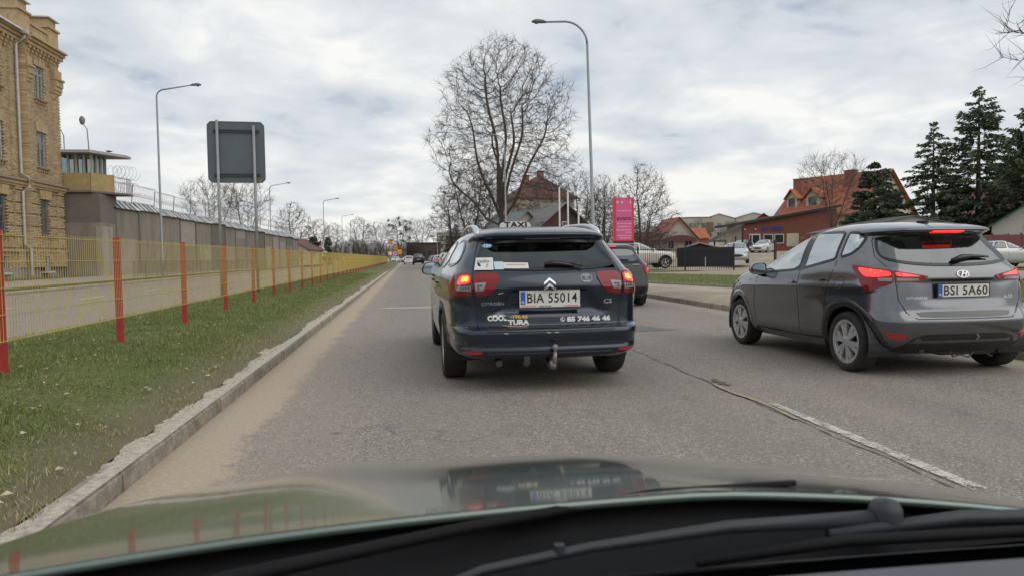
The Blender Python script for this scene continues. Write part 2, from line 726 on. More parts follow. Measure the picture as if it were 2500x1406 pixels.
def sheet(name, xs, ys, zf, material, kind='structure'):
    X, Y = np.meshgrid(xs, ys, indexing='ij')
    Z = zf(X, Y)
    V = np.stack([X, Y, Z], -1).reshape(-1, 3)
    nx, ny = len(xs), len(ys)
    i, j = np.meshgrid(np.arange(nx - 1), np.arange(ny - 1), indexing='ij')
    a = (i * ny + j).ravel()
    F = np.stack([a, a + ny, a + ny + 1, a + 1], -1)
    o = np_mesh(name, V, F, material, smooth=True)
    return struct(o, kind)


gx_ = np.concatenate([[-900, -400, -200, -100, -60, -40, -25, -18.3, -16, -14.8, -14.65, -10, -4, 2, 6.5, 6.58], np.arange(8, 60, 2), np.arange(62, 130, 6), [150, 200, 300, 500, 900]])
gy_ = np.concatenate([[-60, -20], np.arange(0, 130, 4), np.arange(136, 320, 12), [340, 420, 600, 900, 1400]])
sheet('ground', gx_, gy_, ground_z, M_soil)
flat = lambda z: (lambda X, Y: np.full_like(X, z))
ylong = np.array([-14, 0, 20, 60, 140, 420.])
sheet('road', np.array([-1.47, 6.42]), ylong, flat(0.0), MATS['asphalt'])
sheet('opposite_road', np.array([-14.62, -5.2]), ylong, flat(0.0), MATS['asphalt_far'])


def verge_z(X, Y):
    z = np.interp(X, [-6.2, -5.5, -5.0, -4.2, -3.3, -2.2, -1.6], [0.004, 0.03, 0.12, 0.21, 0.235, 0.18, 0.106])
    z = z + 0.018 * np.sin(X * 3.1 + 1.3 * np.sin(Y * 0.9)) * np.sin(Y * 1.7 + X) + 0.01 * np.sin(Y * 5.1 + 2 * X)
    return np.where(X > -1.7, np.minimum(z, 0.104), z)


vx = np.concatenate([np.linspace(-5.95, -5.0, 8), np.linspace(-4.8, -1.62, 18)])
vy = np.concatenate([np.arange(-2, 40, 0.35), np.arange(40, 130, 3), [140, 158]])
VX, VY = np.meshgrid(vx, vy, indexing='ij')
rag = 0.16 * np.sin(VY * 1.9) * np.sin(VY * 0.7 + 1) + 0.1 * np.sin(VY * 4.3)
VX = np.where(VX < -5.3, VX + rag, VX)
VV = np.stack([VX, VY, verge_z(VX, VY) + 0.006], -1).reshape(-1, 3)
i_, j_ = np.meshgrid(np.arange(len(vx) - 1), np.arange(len(vy) - 1), indexing='ij')
a_ = (i_ * len(vy) + j_).ravel()
verge = struct(np_mesh('grass_verge', VV, np.stack([a_, a_ + len(vy), a_ + len(vy) + 1, a_ + 1], -1), MATS['grass_ground'], smooth=True))

# far side: kerb strip, grass strip, pavement, grass by the prison
for nm, x0, x1, dz, m_ in (('far_verge', -15.75, -15.15, 0.03, MATS['grass_plain']), ('far_pavement', -18.2, -15.8, 0.02, M_pave),
                           ('prison_grass', -26, -18.25, 0.03, MATS['grass_plain'])):
    sheet(nm, np.array([x0, (x0 + x1) / 2, x1]), np.array([-5, 20, 60, 150.]), lambda X, Y, d=dz: ground_z(X, Y) + d, m_)

# right side: paved strip, grass, path
def poly_sheet(name, poly, dz, material, step=1.5):
    v, f, _ = tri_poly(poly, step)
    mb = MB()
    z = [float(ground_z(p[0], p[1])) + dz for p in v]
    mb.add([(p[0], p[1], zz_) for p, zz_ in zip(v, z)], f)
    return struct(mb.build(name, material, smooth=True))


poly_sheet('right_pavement', [(6.56, -6), (14.0, 2), (12.2, 12), (9.75, 21), (8.7, 25.2), (8.3, 30), (8.2, 60), (8.2, 160), (6.56, 160)], 0.016, M_pave, 4.0)
poly_sheet('right_grass', [(14.2, 2), (12.35, 12), (9.85, 21), (8.8, 25.2), (8.4, 30), (8.3, 36.5), (12.6, 38.5), (15.3, 32.3), (21.5, 21.5), (26, 10), (30, 2)], 0.030, MATS['grass_plain'], 2.0)
poly_sheet('fence_grass', [(8.6, 43.6), (14.6, 45.6), (17.2, 42.9), (17.6, 41.6), (13.2, 41.4), (8.4, 40.3)], 0.022, MATS['grass_plain'], 2.0)
poly_sheet('far_right_grass', [(29.5, 30), (40, 20), (44, 26), (33, 37), (28.5, 36)], 0.03, MATS['grass_plain'], 3.0)
# raised edging between the paved strip and the grass
mb = MB()
ed = [(12.35, 12), (9.85, 21), (8.8, 25.2), (8.4, 30)]
for (xa, ya), (xb, yb) in zip(ed[:-1], ed[1:]):
    L = math.hypot(xb - xa, yb - ya)
    mb.box(((xa + xb) / 2, (ya + yb) / 2, 0.13), (0.08, L, 0.10), rz=-math.atan2(xb - xa, yb - ya))
struct(mb.build('edging_kerb', M_kerb))


# --- kerbs of single stones
def kerb(name, x0, x1, ztop, ya, yb, yfar):
    root = MB().box2(x0 + 0.012, x1 - 0.012, ya, yfar, -0.1, ztop - 0.012).build(name, M_kerb)
    struct(root)
    for y in np.arange(ya, yb, 1.0):
        j = random.uniform(-0.006, 0.006)
        mb = MB()
        b = 0.02
        prof = [(x0, -0.05), (x1, -0.05), (x1, ztop - b), (x1 - b, ztop), (x0 + b, ztop), (x0, ztop - b)]
        mb.prism([(px + j, pz + random.uniform(-0.002, 0.003)) for px, pz in prof], y + 0.006, y + 0.994, 'XZ')
        mb.build('kerb_stone', M_kerb, root)
    return root


kerb('kerb_left', -1.62, -1.468, 0.108, 0, 70, 157)
kerb('kerb_right', 6.415, 6.56, 0.118, 2, 50, 157)
kerb('kerb_far', -14.78, -14.61, 0.12, 24, 60, 157)

# kerb top grit: pale grit lying on the kerb and spilling into the grass
m = bpy.data.materials.new('grit')
M_grit = mat('grit', (0.43, 0.39, 0.32), 0.95, noise=0.4, nscale=30, bump=0.5, bscale=90)
pts, fs = [], []
ys = np.arange(1.0, 60, 0.04)
wl_n = np.convolve(rng.normal(0, 1, len(ys) + 12), np.ones(6) / 6, 'valid')
for k, y in enumerate(ys):
    wl = 0.035 + 0.05 * math.sin(y * 1.3) * math.sin(y * 0.37 + 1) + 0.045 * wl_n[k] + random.uniform(-0.012, 0.012)
    wl = max(-0.06, wl)
    pts += [(-1.478, y, 0.1105), (-1.56, y, 0.1125), (-1.60 - wl, y, verge_z(np.array(-1.60 - wl), np.array(y)) + 0.010)]
    if k:
        o = 3 * k
        fs += [(o - 3, o, o + 1, o - 2), (o - 2, o + 1, o + 2, o - 1)]
mb = MB()
mb.add(pts, fs)
struct(mb.build('kerb_grit', M_grit), 'stuff')

# --- road markings, seam and patches
def worn_paint():
    m = bpy.data.materials.new('worn_paint')
    m.use_nodes = True
    t = NT(m.node_tree)
    o = t.node('ShaderNodeOutputMaterial')
    b = t.node('ShaderNodeBsdfPrincipled')
    tr = t.node('ShaderNodeBsdfTransparent')
    mx = t.node('ShaderNodeMixShader')
    g = t.node('ShaderNodeNewGeometry')
    p = g.outputs['Position']
    c = t.ramp(t.noise(p, 60, 4, 0.7), [(0.3, (0.42, 0.40, 0.35)), (0.7, (0.62, 0.60, 0.54))])
    t.link(c, b.inputs['Base Color'])
    b.inputs['Roughness'].default_value = 0.8
    f = t.math('ADD', t.math('MULTIPLY', t.noise(p, 7, 6, 0.7), 0.6), t.math('MULTIPLY', t.noise(p, 90, 3, 0.6), 0.4))
    t.link(t.maprange(f, 0.44, 0.52), mx.inputs[0])
    t.link(tr.outputs[0], mx.inputs[1])
    t.link(b.outputs[0], mx.inputs[2])
    t.link(mx.outputs[0], o.inputs[0])
    MATS['worn_paint'] = m
    return m


M_paint = worn_paint()
M_seam = mat('seam_dark', (0.11, 0.097, 0.083), 0.9, noise=0.5, nscale=20)
M_seam_sand = mat('seam_sand', (0.36, 0.29, 0.20), 0.95, noise=0.3, nscale=25)


def strip(name, pts, widths, z, material, parent=None):
    mb = MB()
    v, f = [], []
    for k, ((x, y), wd) in enumerate(zip(pts, widths)):
        v += [(x - wd / 2, y, z), (x + wd / 2, y, z)]
        if k:
            f.append((2 * k - 2, 2 * k - 1, 2 * k + 1, 2 * k))
    mb.add(v, f)
    return mb.build(name, material, parent)


mark = struct(strip('lane_marking', [(2.755, 3.2), (2.77, 4.1), (2.78, 4.75), (2.79, 5.35)], [0.085, 0.09, 0.085, 0.06], 0.008, M_paint))
for y in (15.4, 21.4, 27.4, 33.4, 39.4, 45.4, 51.4, 57.4, 63.4):
    struct(strip('lane_marking', [(2.82, y), (2.82, y + 2)], [0.12, 0.12], 0.008, M_paint))
for y in np.arange(19.5, 100, 6.03):
    struct(strip('opposite_lane_marking', [(-10.5, y), (-10.5, y + 2)], [0.13, 0.13], 0.008, mat('paint_far', (0.62, 0.60, 0.54), 0.8, noise=0.1)))
# painted edge line on the far carriageway
struct(strip('opposite_edge_line', [(-14.2, 10), (-14.2, 120)], [0.10, 0.10], 0.008, MATS['paint_far']))
ys = np.arange(3.0, 10.4, 0.07)
struct(strip('road_seam', [(2.66 + 0.014 * (y - 3) + 0.012 * math.sin(y * 7) + random.uniform(-0.007, 0.007), y) for y in ys], [random.uniform(0.003, 0.018) * (1.4 if 6.0 < y < 6.7 else 1.0) for y in ys], 0.0042, M_seam))
ys = np.arange(4.8, 6.25, 0.06)
struct(strip('seam_grit', [(2.70 + 0.02 * math.sin(y * 5), y) for y in ys], [0.008 + 0.018 * abs(math.sin(y * 3)) + random.uniform(0, 0.015) for y in ys], 0.0125, M_seam_sand))
mb = MB()
pp = [(2.95, 6.55), (3.05, 6.35), (3.0, 6.15), (2.85, 6.1), (2.78, 6.3), (2.82, 6.5)]
mb.add([(2.80 + (x - 2.9) * 0.34 + 0.02 * math.sin(y * 40), 6.35 + (y - 6.33) * 0.9, 0.0065) for x, y in chaikin(pp, 2)], [tuple(range(len(chaikin(pp, 2))))])
struct(mb.build('road_pothole', M_seam))
mb = MB()
mb.quad((2.95, 12.1, 0.0045), (3.05, 10.75, 0.0045), (4.15, 10.95, 0.0045), (3.72, 11.9, 0.0045))
struct(mb.build('road_patch', MATS['asphalt_patch']))
mb = MB()
pts = [(-0.75 + 0.05 * math.sin(k * 1.7), 17.3 + 0.12 * math.sin(k)) for k in range(5)]
v, f, _ = tri_poly(chaikin([(-0.8, 17.25), (0.3, 17.1), (1.6, 17.2), (2.0, 17.7), (0.9, 17.95), (-0.1, 17.75), (-0.6, 17.8)], 2), 0.5)
mb.add([(p[0], p[1], 0.0045) for p in v], f)
struct(mb.build('road_repair', mat('repair', (0.33, 0.31, 0.28), 0.85, noise=0.3, nscale=6)))


# --- grass blades on the verge (one mass)
def leaf_mat(name, lo, mid, hi, dry=None):
    m = bpy.data.materials.new(name)
    m.use_nodes = True
    t = NT(m.node_tree)
    o = t.node('ShaderNodeOutputMaterial')
    b = t.node('ShaderNodeBsdfPrincipled')
    t.link(b.outputs[0], o.inputs[0])
    at = t.node('ShaderNodeAttribute')
    at.attribute_name = 'tone'
    st = [(0.0, lo), (0.45, mid), (0.85, hi)]
    if dry:
        st.append((1.0, dry))
    t.link(t.ramp(at.outputs['Fac'], st), b.inputs['Base Color'])
    b.inputs['Roughness'].default_value = 0.75
    b.inputs['Specular IOR Level'].default_value = 0.25
    MATS[name] = m
    return m


M_blade = leaf_mat('grass_blade', (0.085, 0.112, 0.032), (0.165, 0.20, 0.062), (0.27, 0.275, 0.105), (0.44, 0.385, 0.25))


def blades(name, X, Y, Z, hgt, wid, tone, lean=0.7):
    n = len(X)
    a = rng.uniform(0, 2 * np.pi, n)
    la = rng.uniform(0, 2 * np.pi, n)
    ll = rng.uniform(0.1, lean, n) * hgt
    dx, dy = np.cos(a) * wid / 2, np.sin(a) * wid / 2
    V = np.zeros((n, 3, 3))
    V[:, 0] = np.stack([X - dx, Y - dy, Z - 0.004], -1)
    V[:, 1] = np.stack([X + dx, Y + dy, Z - 0.004], -1)
    V[:, 2] = np.stack([X + np.cos(la) * ll, Y + np.sin(la) * ll, Z + hgt * rng.uniform(0.45, 1, n)], -1)
    F = np.arange(3 * n).reshape(n, 3)
    return np_mesh(name, V.reshape(-1, 3), F, M_blade, cols=np.repeat(tone, 3))


def patch_noise(X, Y):
    return (np.sin(X * 2.1 + 0.7 * np.sin(Y * 1.3)) * np.sin(Y * 1.1 + X) + 0.6 * np.sin(X * 5.3 - Y * 3.7) * np.sin(Y * 4.1 + 1.7 * X)) / 1.6


N = 330000
Yb = 2.2 * (48 / 2.2) ** rng.uniform(0, 1, N)
Xb = rng.uniform(-5.75, -1.56, N)
pn = patch_noise(Xb, Yb)
edge = np.clip((-1.62 - Xb) / 0.65, 0, 1)
keep = rng.uniform(0, 1, N) < (0.34 + 0.66 * edge) * (0.72 + 0.28 * pn)
Xb, Yb, pn, edge = Xb[keep], Yb[keep], pn[keep], edge[keep]
tone = np.clip(0.38 + 0.22 * pn + rng.normal(0, 0.17, len(Xb)) + (1 - edge) * 0.28, 0, 0.9)
tone = np.where(rng.uniform(0, 1, len(Xb)) < 0.05 + 0.42 * (1 - edge) + 0.16 * np.clip(patch_noise(Xb * 0.7 + 3, Yb * 0.7) - 0.2, 0, 1), 1.0, tone)
hb = (0.018 + 0.034 * np.clip(pn + 0.25, 0, 1.2)) * rng.uniform(0.6, 1.6, len(Xb)) * (0.55 + 0.45 * edge)
wb = 0.0045 + 0.00042 * Yb
g1 = blades('grass_blades', Xb, Yb, verge_z(Xb, Yb) + 0.006, hb * (1 + 0.01 * Yb), wb, tone, 0.95)
struct(g1, 'stuff')
# longer fringe towards the other carriageway
N = 26000
Yb = 3 * (50 / 3) ** rng.uniform(0, 1, N)
Xb = -5.25 + rng.normal(0, 0.22, N)
g2 = blades('grass_fringe', Xb, Yb, verge_z(Xb, Yb) + 0.01, rng.uniform(0.05, 0.16, N), 0.006 + 0.0004 * Yb, np.clip(rng.normal(0.6, 0.22, N), 0, 1))
struct(g2, 'stuff')
N = 60000
Yb = rng.uniform(2, 38, N)
Xb = rng.uniform(8.4, 26, N)
gp = [(14.2, 2), (12.35, 12), (9.85, 21), (8.8, 25.2), (8.4, 30), (8.3, 36.5), (12.6, 38.5), (15.3, 32.3), (21.5, 21.5), (26, 10), (30, 2)]
k = np.array([inside((x, y), gp) for x, y in zip(Xb, Yb)])
Xb, Yb = Xb[k], Yb[k]
pn = patch_noise(Xb * 0.6, Yb * 0.6)
g3 = blades('right_grass_blades', Xb, Yb, ground_z(Xb, Yb) + 0.03, rng.uniform(0.03, 0.10, len(Xb)), 0.016, np.clip(0.48 + 0.22 * pn + rng.normal(0, 0.18, len(Xb)), 0, 0.95))
struct(g3, 'stuff')
# fallen leaves and litter specks on the verge
N = 420
Yb = 2.5 * (30 / 2.5) ** rng.uniform(0, 1, N)
Xb = rng.uniform(-5.0, -1.7, N)
Zb = verge_z(Xb, Yb) + 0.035
s = rng.uniform(0.008, 0.026, N)
an = rng.uniform(0, 6.28, N)
V = np.zeros((N, 4, 3))
for q, (da, hh) in enumerate(((0, 0.0), (1.4, 0.012), (3.1, 0.0), (4.6, 0.006))):
    V[:, q] = np.stack([Xb + s * np.cos(an + da), Yb + s * np.sin(an + da), Zb + hh], -1)
lf = np_mesh('fallen_leaves', V.reshape(-1, 3), np.arange(4 * N).reshape(N, 4), mat('dead_leaf', (0.42, 0.36, 0.27), 0.9, noise=0.4, nscale=3))
struct(lf, 'stuff')

# ================================================================== the yellow mesh fence on the verge
M_red = mat('post_red', (0.40, 0.028, 0.026), 0.45, noise=0.15, nscale=6, dirt=((0.20, 0.05, 0.04), 0.6, 9))
M_yel = mat('wire_yellow', (0.50, 0.385, 0.105), 0.5, noise=0.15, nscale=3)
fence = thing('mesh_fence', 'long yellow wire mesh fence on red posts along the grass verge', 'fence', (-3.35, 0, 0))
SP = 2.55
pm = MB()


def wire_box(mb, p0, p1, t):
    p0, p1 = Vector(p0), Vector(p1)
    d = (p1 - p0).normalized()
    a = d.orthogonal().normalized() * t
    b = d.cross(a).normalized() * t
    mb.add([p0 + a, p0 + b, p0 - a, p0 - b, p1 + a, p1 + b, p1 - a, p1 - b], [(0, 1, 5, 4), (1, 2, 6, 5), (2, 3, 7, 6), (3, 0, 4, 7)])


for k in range(51):
    y = 0.03 + k * (SP - 0.06) / 50
    wire_box(pm, (0, y, 0.53), (0, y, 1.445), 0.0024)
for z in (0.545, 0.763, 0.981, 1.199, 1.417):
    for dx in (-0.008, 0.008):
        wire_box(pm, (dx, 0.0, z), (dx, SP, z), 0.0036)
panel0 = pm.build('mesh_panel', M_yel, fence, fix=False)
pp = MB().box((0, 0, 0.72), (0.066, 0.045, 1.46))
pp.box((0, 0, 1.455), (0.072, 0.051, 0.012))
post0 = pp.build('post', M_red, fence)
n_p = 48
for k in range(n_p):
    y = 9.2 + SP * (k - 2)
    for src, dx in ((panel0, 0.055), (post0, 0.0)):
        if k == 0:
            o = src
        else:
            o = src.copy()
            COL.objects.link(o)
        o.location = (dx, y, 0)
        if src is post0:
            o.rotation_euler = (random.uniform(-.008, .008), random.uniform(-.008, .008), 0)
# ================================================================== cars
M_black = mat('black_plastic', (0.018, 0.018, 0.020), 0.5, noise=0.2, nscale=20)
M_trim = mat('black_trim', (0.008, 0.008, 0.009), 0.25)
M_rubber = mat('tyre_rubber', (0.022, 0.021, 0.020), 0.85, noise=0.3, nscale=18, bump=0.3, bscale=60, dirt=((0.07, 0.06, 0.05), 0.6, 5))
M_rim = mat('rim_silver', (0.55, 0.55, 0.56), 0.36, 0.6, noise=0.08, nscale=12, dirt=((0.16, 0.14, 0.12), 0.5, 9))
M_steel = mat('dark_steel', (0.05, 0.048, 0.045), 0.6, 0.4, noise=0.3, nscale=15)
M_chrome = mat('chrome', (0.55, 0.57, 0.59), 0.2, 0.9)
M_lining = mat('cabin_lining', (0.035, 0.035, 0.037), 0.9)
M_seat = mat('seat_cloth', (0.030, 0.031, 0.034), 0.95, noise=0.3, nscale=30)
M_white = mat('plate_white', (0.62, 0.62, 0.58), 0.45, noise=0.08, nscale=25)
M_ink = mat('plate_ink', (0.012, 0.012, 0.013), 0.5)
M_eu = mat('plate_blue', (0.02, 0.10, 0.42), 0.45)
M_lens = mat('lens_red', (0.20, 0.005, 0.010), 0.12, coat=0.35, spec=0.3, noise=0.15, nscale=40)
M_lens_dark = mat('lens_dark_red', (0.14, 0.008, 0.014), 0.12, coat=1.0)
M_lens_clear = mat('lens_clear', (0.24, 0.22, 0.22), 0.15, coat=0.4, noise=0.4, nscale=90)
M_refl = mat('reflector_red', (0.36, 0.014, 0.012), 0.2, coat=1.0)
M_lit = mat('brake_lamp_lit', (0.6, 0.02, 0.01), 0.3, emit=(1.0, 0.022, 0.012), estr=1.15, coat=1.0)
M_lit_core = mat('brake_lamp_core', (0.9, 0.35, 0.05), 0.3, emit=(1.0, 0.22, 0.015), estr=2.2, coat=1.0)
M_hot = mat('led_lit', (0.9, 0.1, 0.08), 0.3, emit=(1.0, 0.06, 0.04), estr=2.0)
M_glass = glass_mat('car_glass')
M_glass_dark = glass_mat('tinted_glass', (0.14, 0.17, 0.17), base=0.07)
M_opaque_glass = mat('far_glass', (0.035, 0.045, 0.05), 0.04, coat=1.0, spec=1.0)
M_gap = mat('panel_gap', (0.006, 0.006, 0.007), 0.7)


class Shell:
    """car skin from horizontal slices; half contour runs rear centre -> side -> front centre"""
    def __init__(self, rows, rr=0.22, ryr=0.26, rf=0.40, ryf=0.45, bow=0.06, fbow=0.12, tap_r=0.10, tap_f=0.08, dent=None, crease=None):
        a = np.array(rows, float)
        self.Z, self.W, self.Y0, self.Y1 = a.T
        self.k = dict(rr=rr, ryr=ryr, rf=rf, ryf=ryf, bow=bow, fbow=fbow, tap_r=tap_r, tap_f=tap_f)
        self.dent = dent
        self.crease = crease
        self.cache = {}

    def contour(self, z):
        key = round(float(z), 4)
        if key in self.cache:
            return self.cache[key]
        k = self.k
        w_, y0, y1 = (float(pchip(z, self.Z, q)) for q in (self.W, self.Y0, self.Y1))
        L = y1 - y0
        rr, ryr, rf, ryf = min(k['rr'], w_ * 0.8), min(k['ryr'], L * 0.3), min(k['rf'], w_ * 0.8), min(k['ryf'], L * 0.4)
        bow, fbow = k['bow'] * min(1, w_ / 0.5), k['fbow'] * min(1, w_ / 0.5)
        x1 = np.linspace(0, w_ - rr, 18)
        ya = y0 + bow * (x1 / w_) ** 2
        th = np.linspace(0, np.pi / 2, 11)[1:]
        x2 = w_ - rr + rr * np.sin(th)
        yb = ya[-1] + ryr * (1 - np.cos(th))
        y3e = y1 - fbow * ((w_ - rf) / w_) ** 2 - ryf
        ym = np.linspace(yb[-1], max(y3e, yb[-1] + 0.05), 46)[1:]
        xm = np.full_like(ym, w_)
        x4 = w_ - rf + rf * np.cos(th)
        y4 = ym[-1] + ryf * np.sin(th)
        x5 = np.linspace(x4[-1], 0, 16)[1:]
        y5 = y4[-1] + (y1 - y4[-1]) * (1 - (x5 / max(x4[-1], 1e-6)) ** 2)
        x = np.concatenate([x1, x2, xm, x4, x5])
        y = np.concatenate([ya, yb, ym, y4, y5])
        # plan taper towards both ends
        ymid0, ymid1 = y0 + 0.42 * L, y0 + 0.58 * L
        tr = np.clip((ymid0 - y) / (0.42 * L), 0, 1) ** 2
        tf = np.clip((y - ymid1) / (0.42 * L), 0, 1) ** 2
        x = x * (1 - k['tap_r'] * tr - k['tap_f'] * tf)
        if self.dent is not None:
            y = y + self.dent(x, y, z)
        if self.crease is not None:
            x = x + self.crease(x, y, z)
        s = np.concatenate([[0], np.cumsum(np.hypot(np.diff(x), np.diff(y)))])
        self.cache[key] = (x, y, s)
        return x, y, s

    def pt_s(self, s, z):
        x, y, S = self.contour(z)
        a = abs(s)
        return Vector((math.copysign(float(np.interp(a, S, x)), s) if s else 0.0, float(np.interp(a, S, y)), z))

    def pt_f(self, s, z):
        x, y, S = self.contour(z)
        a = S[-1] - abs(s)
        return Vector((math.copysign(float(np.interp(a, S, x)), s) if s else 0.0, float(np.interp(a, S, y)), z))

    def pt_y(self, y_, z, sg):
        x, y, S = self.contour(z)
        yy = np.maximum.accumulate(y + np.arange(len(y)) * 1e-7)
        return Vector((sg * float(np.interp(y_, yy, x)), y_, z))

    def P(self, mode, a, z, off=0.0):
        f = {'S': lambda a, z: self.pt_s(a, z), 'F': lambda a, z: self.pt_f(a, z),
             'L': lambda a, z: self.pt_y(a, z, -1), 'R': lambda a, z: self.pt_y(a, z, 1)}[mode]
        p = f(a, z)
        if off == 0:
            return p
        e = 0.012
        da = f(a + e, z) - f(a - e, z)
        dz_ = f(a, z + e) - f(a, z - e)
        n = da.cross(dz_)
        if n.length < 1e-12:
            return p
        n.normalize()
        c = Vector((0, (self.Y0[0] + self.Y1[0]) / 2, 0.7))
        if mode in 'S' and abs(n.y) > 0.3:
            if n.y > 0:
                n = -n
        elif mode == 'F' and abs(n.y) > 0.3:
            if n.y < 0:
                n = -n
        elif n.dot(p - c) < 0:
            n = -n
        return p + n * off

    # -------- body meshes
    def build(self, nz, holes, parts, arches, under, paint, parent, lining=None, names=None):
        """holes: list of (mode, poly, margin); parts: list of (name, mode, poly); arches: list of (y, z, r)"""
        zs = []
        for a, b in zip(self.Z[:-1], self.Z[1:]):
            m = max(1, int(round((b - a) / (self.Z[-1] - self.Z[0]) * nz)))
            m = max(m, 2)
            zs += list(np.linspace(a, b, m, endpoint=False))
        zs.append(self.Z[-1])
        n = len(self.contour(zs[0])[0])
        rows = []
        for z in zs:
            x, y, s = self.contour(z)
            rows.append((x, y, s))
        nr = len(zs)
        ncol = 2 * n - 2
        V = np.zeros((nr, ncol, 3))
        for i, (x, y, s) in enumerate(rows):
            V[i, :n, 0], V[i, :n, 1] = x, y
            V[i, n:, 0], V[i, n:, 1] = -x[n - 2:0:-1], y[n - 2:0:-1]
            V[i, :, 2] = zs[i]
        Vf = V.reshape(-1, 3)
        faces = {}
        lin = []
        for i in range(nr - 1):
            x, y, s = rows[i]
            tot = s[-1]
            for j in range(ncol):
                j2 = (j + 1) % ncol
                sg = 1 if j < n - 1 else -1
                c = (V[i, j] + V[i, j2] + V[i + 1, j] + V[i + 1, j2]) / 4
                jj = j if j < n else ncol - j
                jj2 = j2 if j2 < n and j < n - 1 else ncol - j2
                if jj2 == ncol:
                    jj2 = 0
                sc = sg * (s[min(jj, n - 1)] + s[min(jj2, n - 1)]) / 2
                zc_ = c[2]
                side = 18 + 6 <= jj < n - 24
                hit = False
                for mode, poly, marg in holes:
                    q = None
                    if mode == 'S' and jj < 34:
                        q = (sc, zc_)
                    elif mode == 'F' and jj > n - 30:
                        q = (sg * (tot - abs(sc)), zc_)
                    elif mode == 'D' and 20 <= jj < n - 12:
                        q = (c[1], zc_)
                    if q and inside(q, poly) and edge_dist(q, poly) > marg:
                        hit = True
                        break
                if not hit:
                    for ay, az, ar in arches:
                        if abs(c[0]) > 0.45 and math.hypot(c[1] - ay, c[2] - az) < ar + 0.012 and 20 <= jj < n - 12:
                            hit = True
                            break
                if hit:
                    continue
                nm = 'body'
                for pn_, mode, poly in parts:
                    q = None
                    if mode == 'S' and jj < 34:
                        q = (sc, zc_)
                    elif mode == 'F' and jj > n - 30:
                        q = (sg * (tot - abs(sc)), zc_)
                    elif mode == 'L' and sg < 0 and 20 <= jj < n - 12:
                        q = (c[1], zc_)
                    elif mode == 'R' and sg > 0 and 20 <= jj < n - 12:
                        q = (c[1], zc_)
                    if q and inside(q, poly):
                        nm = pn_ + '|' + mode + str(parts.index((pn_, mode, poly)))
                        break
                faces.setdefault(nm, []).append((i * ncol + j, i * ncol + j2, (i + 1) * ncol + j2, (i + 1) * ncol + j))
                lin.append((i * ncol + j, i * ncol + j2, (i + 1) * ncol + j2, (i + 1) * ncol + j))
        # smooth vertex normals of the whole grid, used as custom normals so split panels shade as one skin
        gi = np.roll(V, -1, 1) - np.roll(V, 1, 1)
        gz_ = np.zeros_like(V)
        gz_[1:-1] = V[2:] - V[:-2]
        gz_[0] = V[1] - V[0]
        gz_[-1] = V[-1] - V[-2]
        Nn = np.cross(gi, gz_)
        Nn /= np.maximum(np.linalg.norm(Nn, axis=2, keepdims=True), 1e-9)
        Nf = Nn.reshape(-1, 3)
        objs = {}
        for nm, fl in faces.items():
            used = sorted({i for f in fl for i in f})
            mp = {a: b for b, a in enumerate(used)}
            vv = [tuple(Vf[i]) for i in used]
            ff = [tuple(mp[i] for i in f) for f in fl]
            nn = [Nf[i] for i in used]
            if nm == 'body':
                o0 = len(vv)
                ztop = self.Z[-1]
                top = [mp[(nr - 1) * ncol + j] for j in range(ncol)]
                cx, cy, _ = np.mean([vv[i] for i in top], 0)
                vv.append((0, float(cy), ztop + 0.006))
                nn.append(np.array([0, 0, 1.0]))
                for j in range(ncol):
                    ff.append((top[j], top[(j + 1) % ncol], o0))
            me = bpy.data.meshes.new(nm.split('|')[0])
            me.from_pydata(vv, [], ff)
            me.polygons.foreach_set('use_smooth', [True] * len(me.polygons))
            me.update()
            me.normals_split_custom_set_from_vertices([tuple(float(c) for c in q) for q in nn])
            objs[nm] = link(nm.split('|')[0], me, paint, parent)
        # floor pan
        mb = MB()
        x, y, s = rows[0]
        ring = [(float(a), float(b), zs[0]) for a, b in zip(x, y)] + [(-float(a), float(b), zs[0]) for a, b in list(zip(x, y))[-2:0:-1]]
        hy = (self.Y0[0] + self.Y1[0]) / 2
        mb.add(ring + [(0, hy, zs[0])], [(i, (i + 1) % len(ring), len(ring)) for i in range(len(ring))])
        mb.build('floor_pan', under, parent)
        if lining is not None:
            mb = MB()
            inn = Vf - Nf * 0.03
            used = sorted({i for f in lin for i in f})
            mp = {a: b for b, a in enumerate(used)}
            mb.add([tuple(inn[i]) for i in used], [tuple(mp[i] for i in f) for f in lin])
            mb.build('cabin_lining', lining, parent, smooth=True, fix=False)
        return objs

    # -------- patches lying on the skin
    def patch(self, name, mode, poly, off, material, parent, step=0.05, skirt=True, thick=None):
        v, f, nb = tri_poly(poly, step)
        mb = MB()
        top = [self.P(mode, a, z, off) for a, z in v]
        mb.add(top, f)
        if skirt:
            dn = off + 0.006 if thick is None else thick
            b = resample(poly, step)
            up_ = [self.P(mode, a, z, off) for a, z in b]
            lo_ = [self.P(mode, a, z, off - dn) for a, z in b]
            k = len(b)
            mb.add(up_ + lo_, [(i, (i + 1) % k, k + (i + 1) % k, k + i) for i in range(k)])
        return mb.build(name, material, parent, smooth=False)

    def pane(self, mode, poly, off, glass, parent, ring=0.035, step=0.05, name='window'):
        inner = inset(poly, ring)
        v, f, nb = tri_poly(poly, step, inner)
        top = [self.P(mode, a, z, off) for a, z in v]
        g, fr = [], []
        for t in f:
            c = (sum(v[i][0] for i in t) / 3, sum(v[i][1] for i in t) / 3)
            (g if inside(c, inner) else fr).append(t)
        o = MB().add(top, g).build(name, glass, parent, smooth=True, fix=False)
        mb = MB().add([self.P(mode, a, z, off + 0.001) for a, z in v], fr)
        b = resample(poly, step)
        k = len(b)
        mb.add([self.P(mode, a, z, off + 0.001) for a, z in b] + [self.P(mode, a, z, -0.006) for a, z in b], [(i, (i + 1) % k, k + (i + 1) % k, k + i) for i in range(k)])
        mb.build('window_frame', M_trim, o, fix=False)
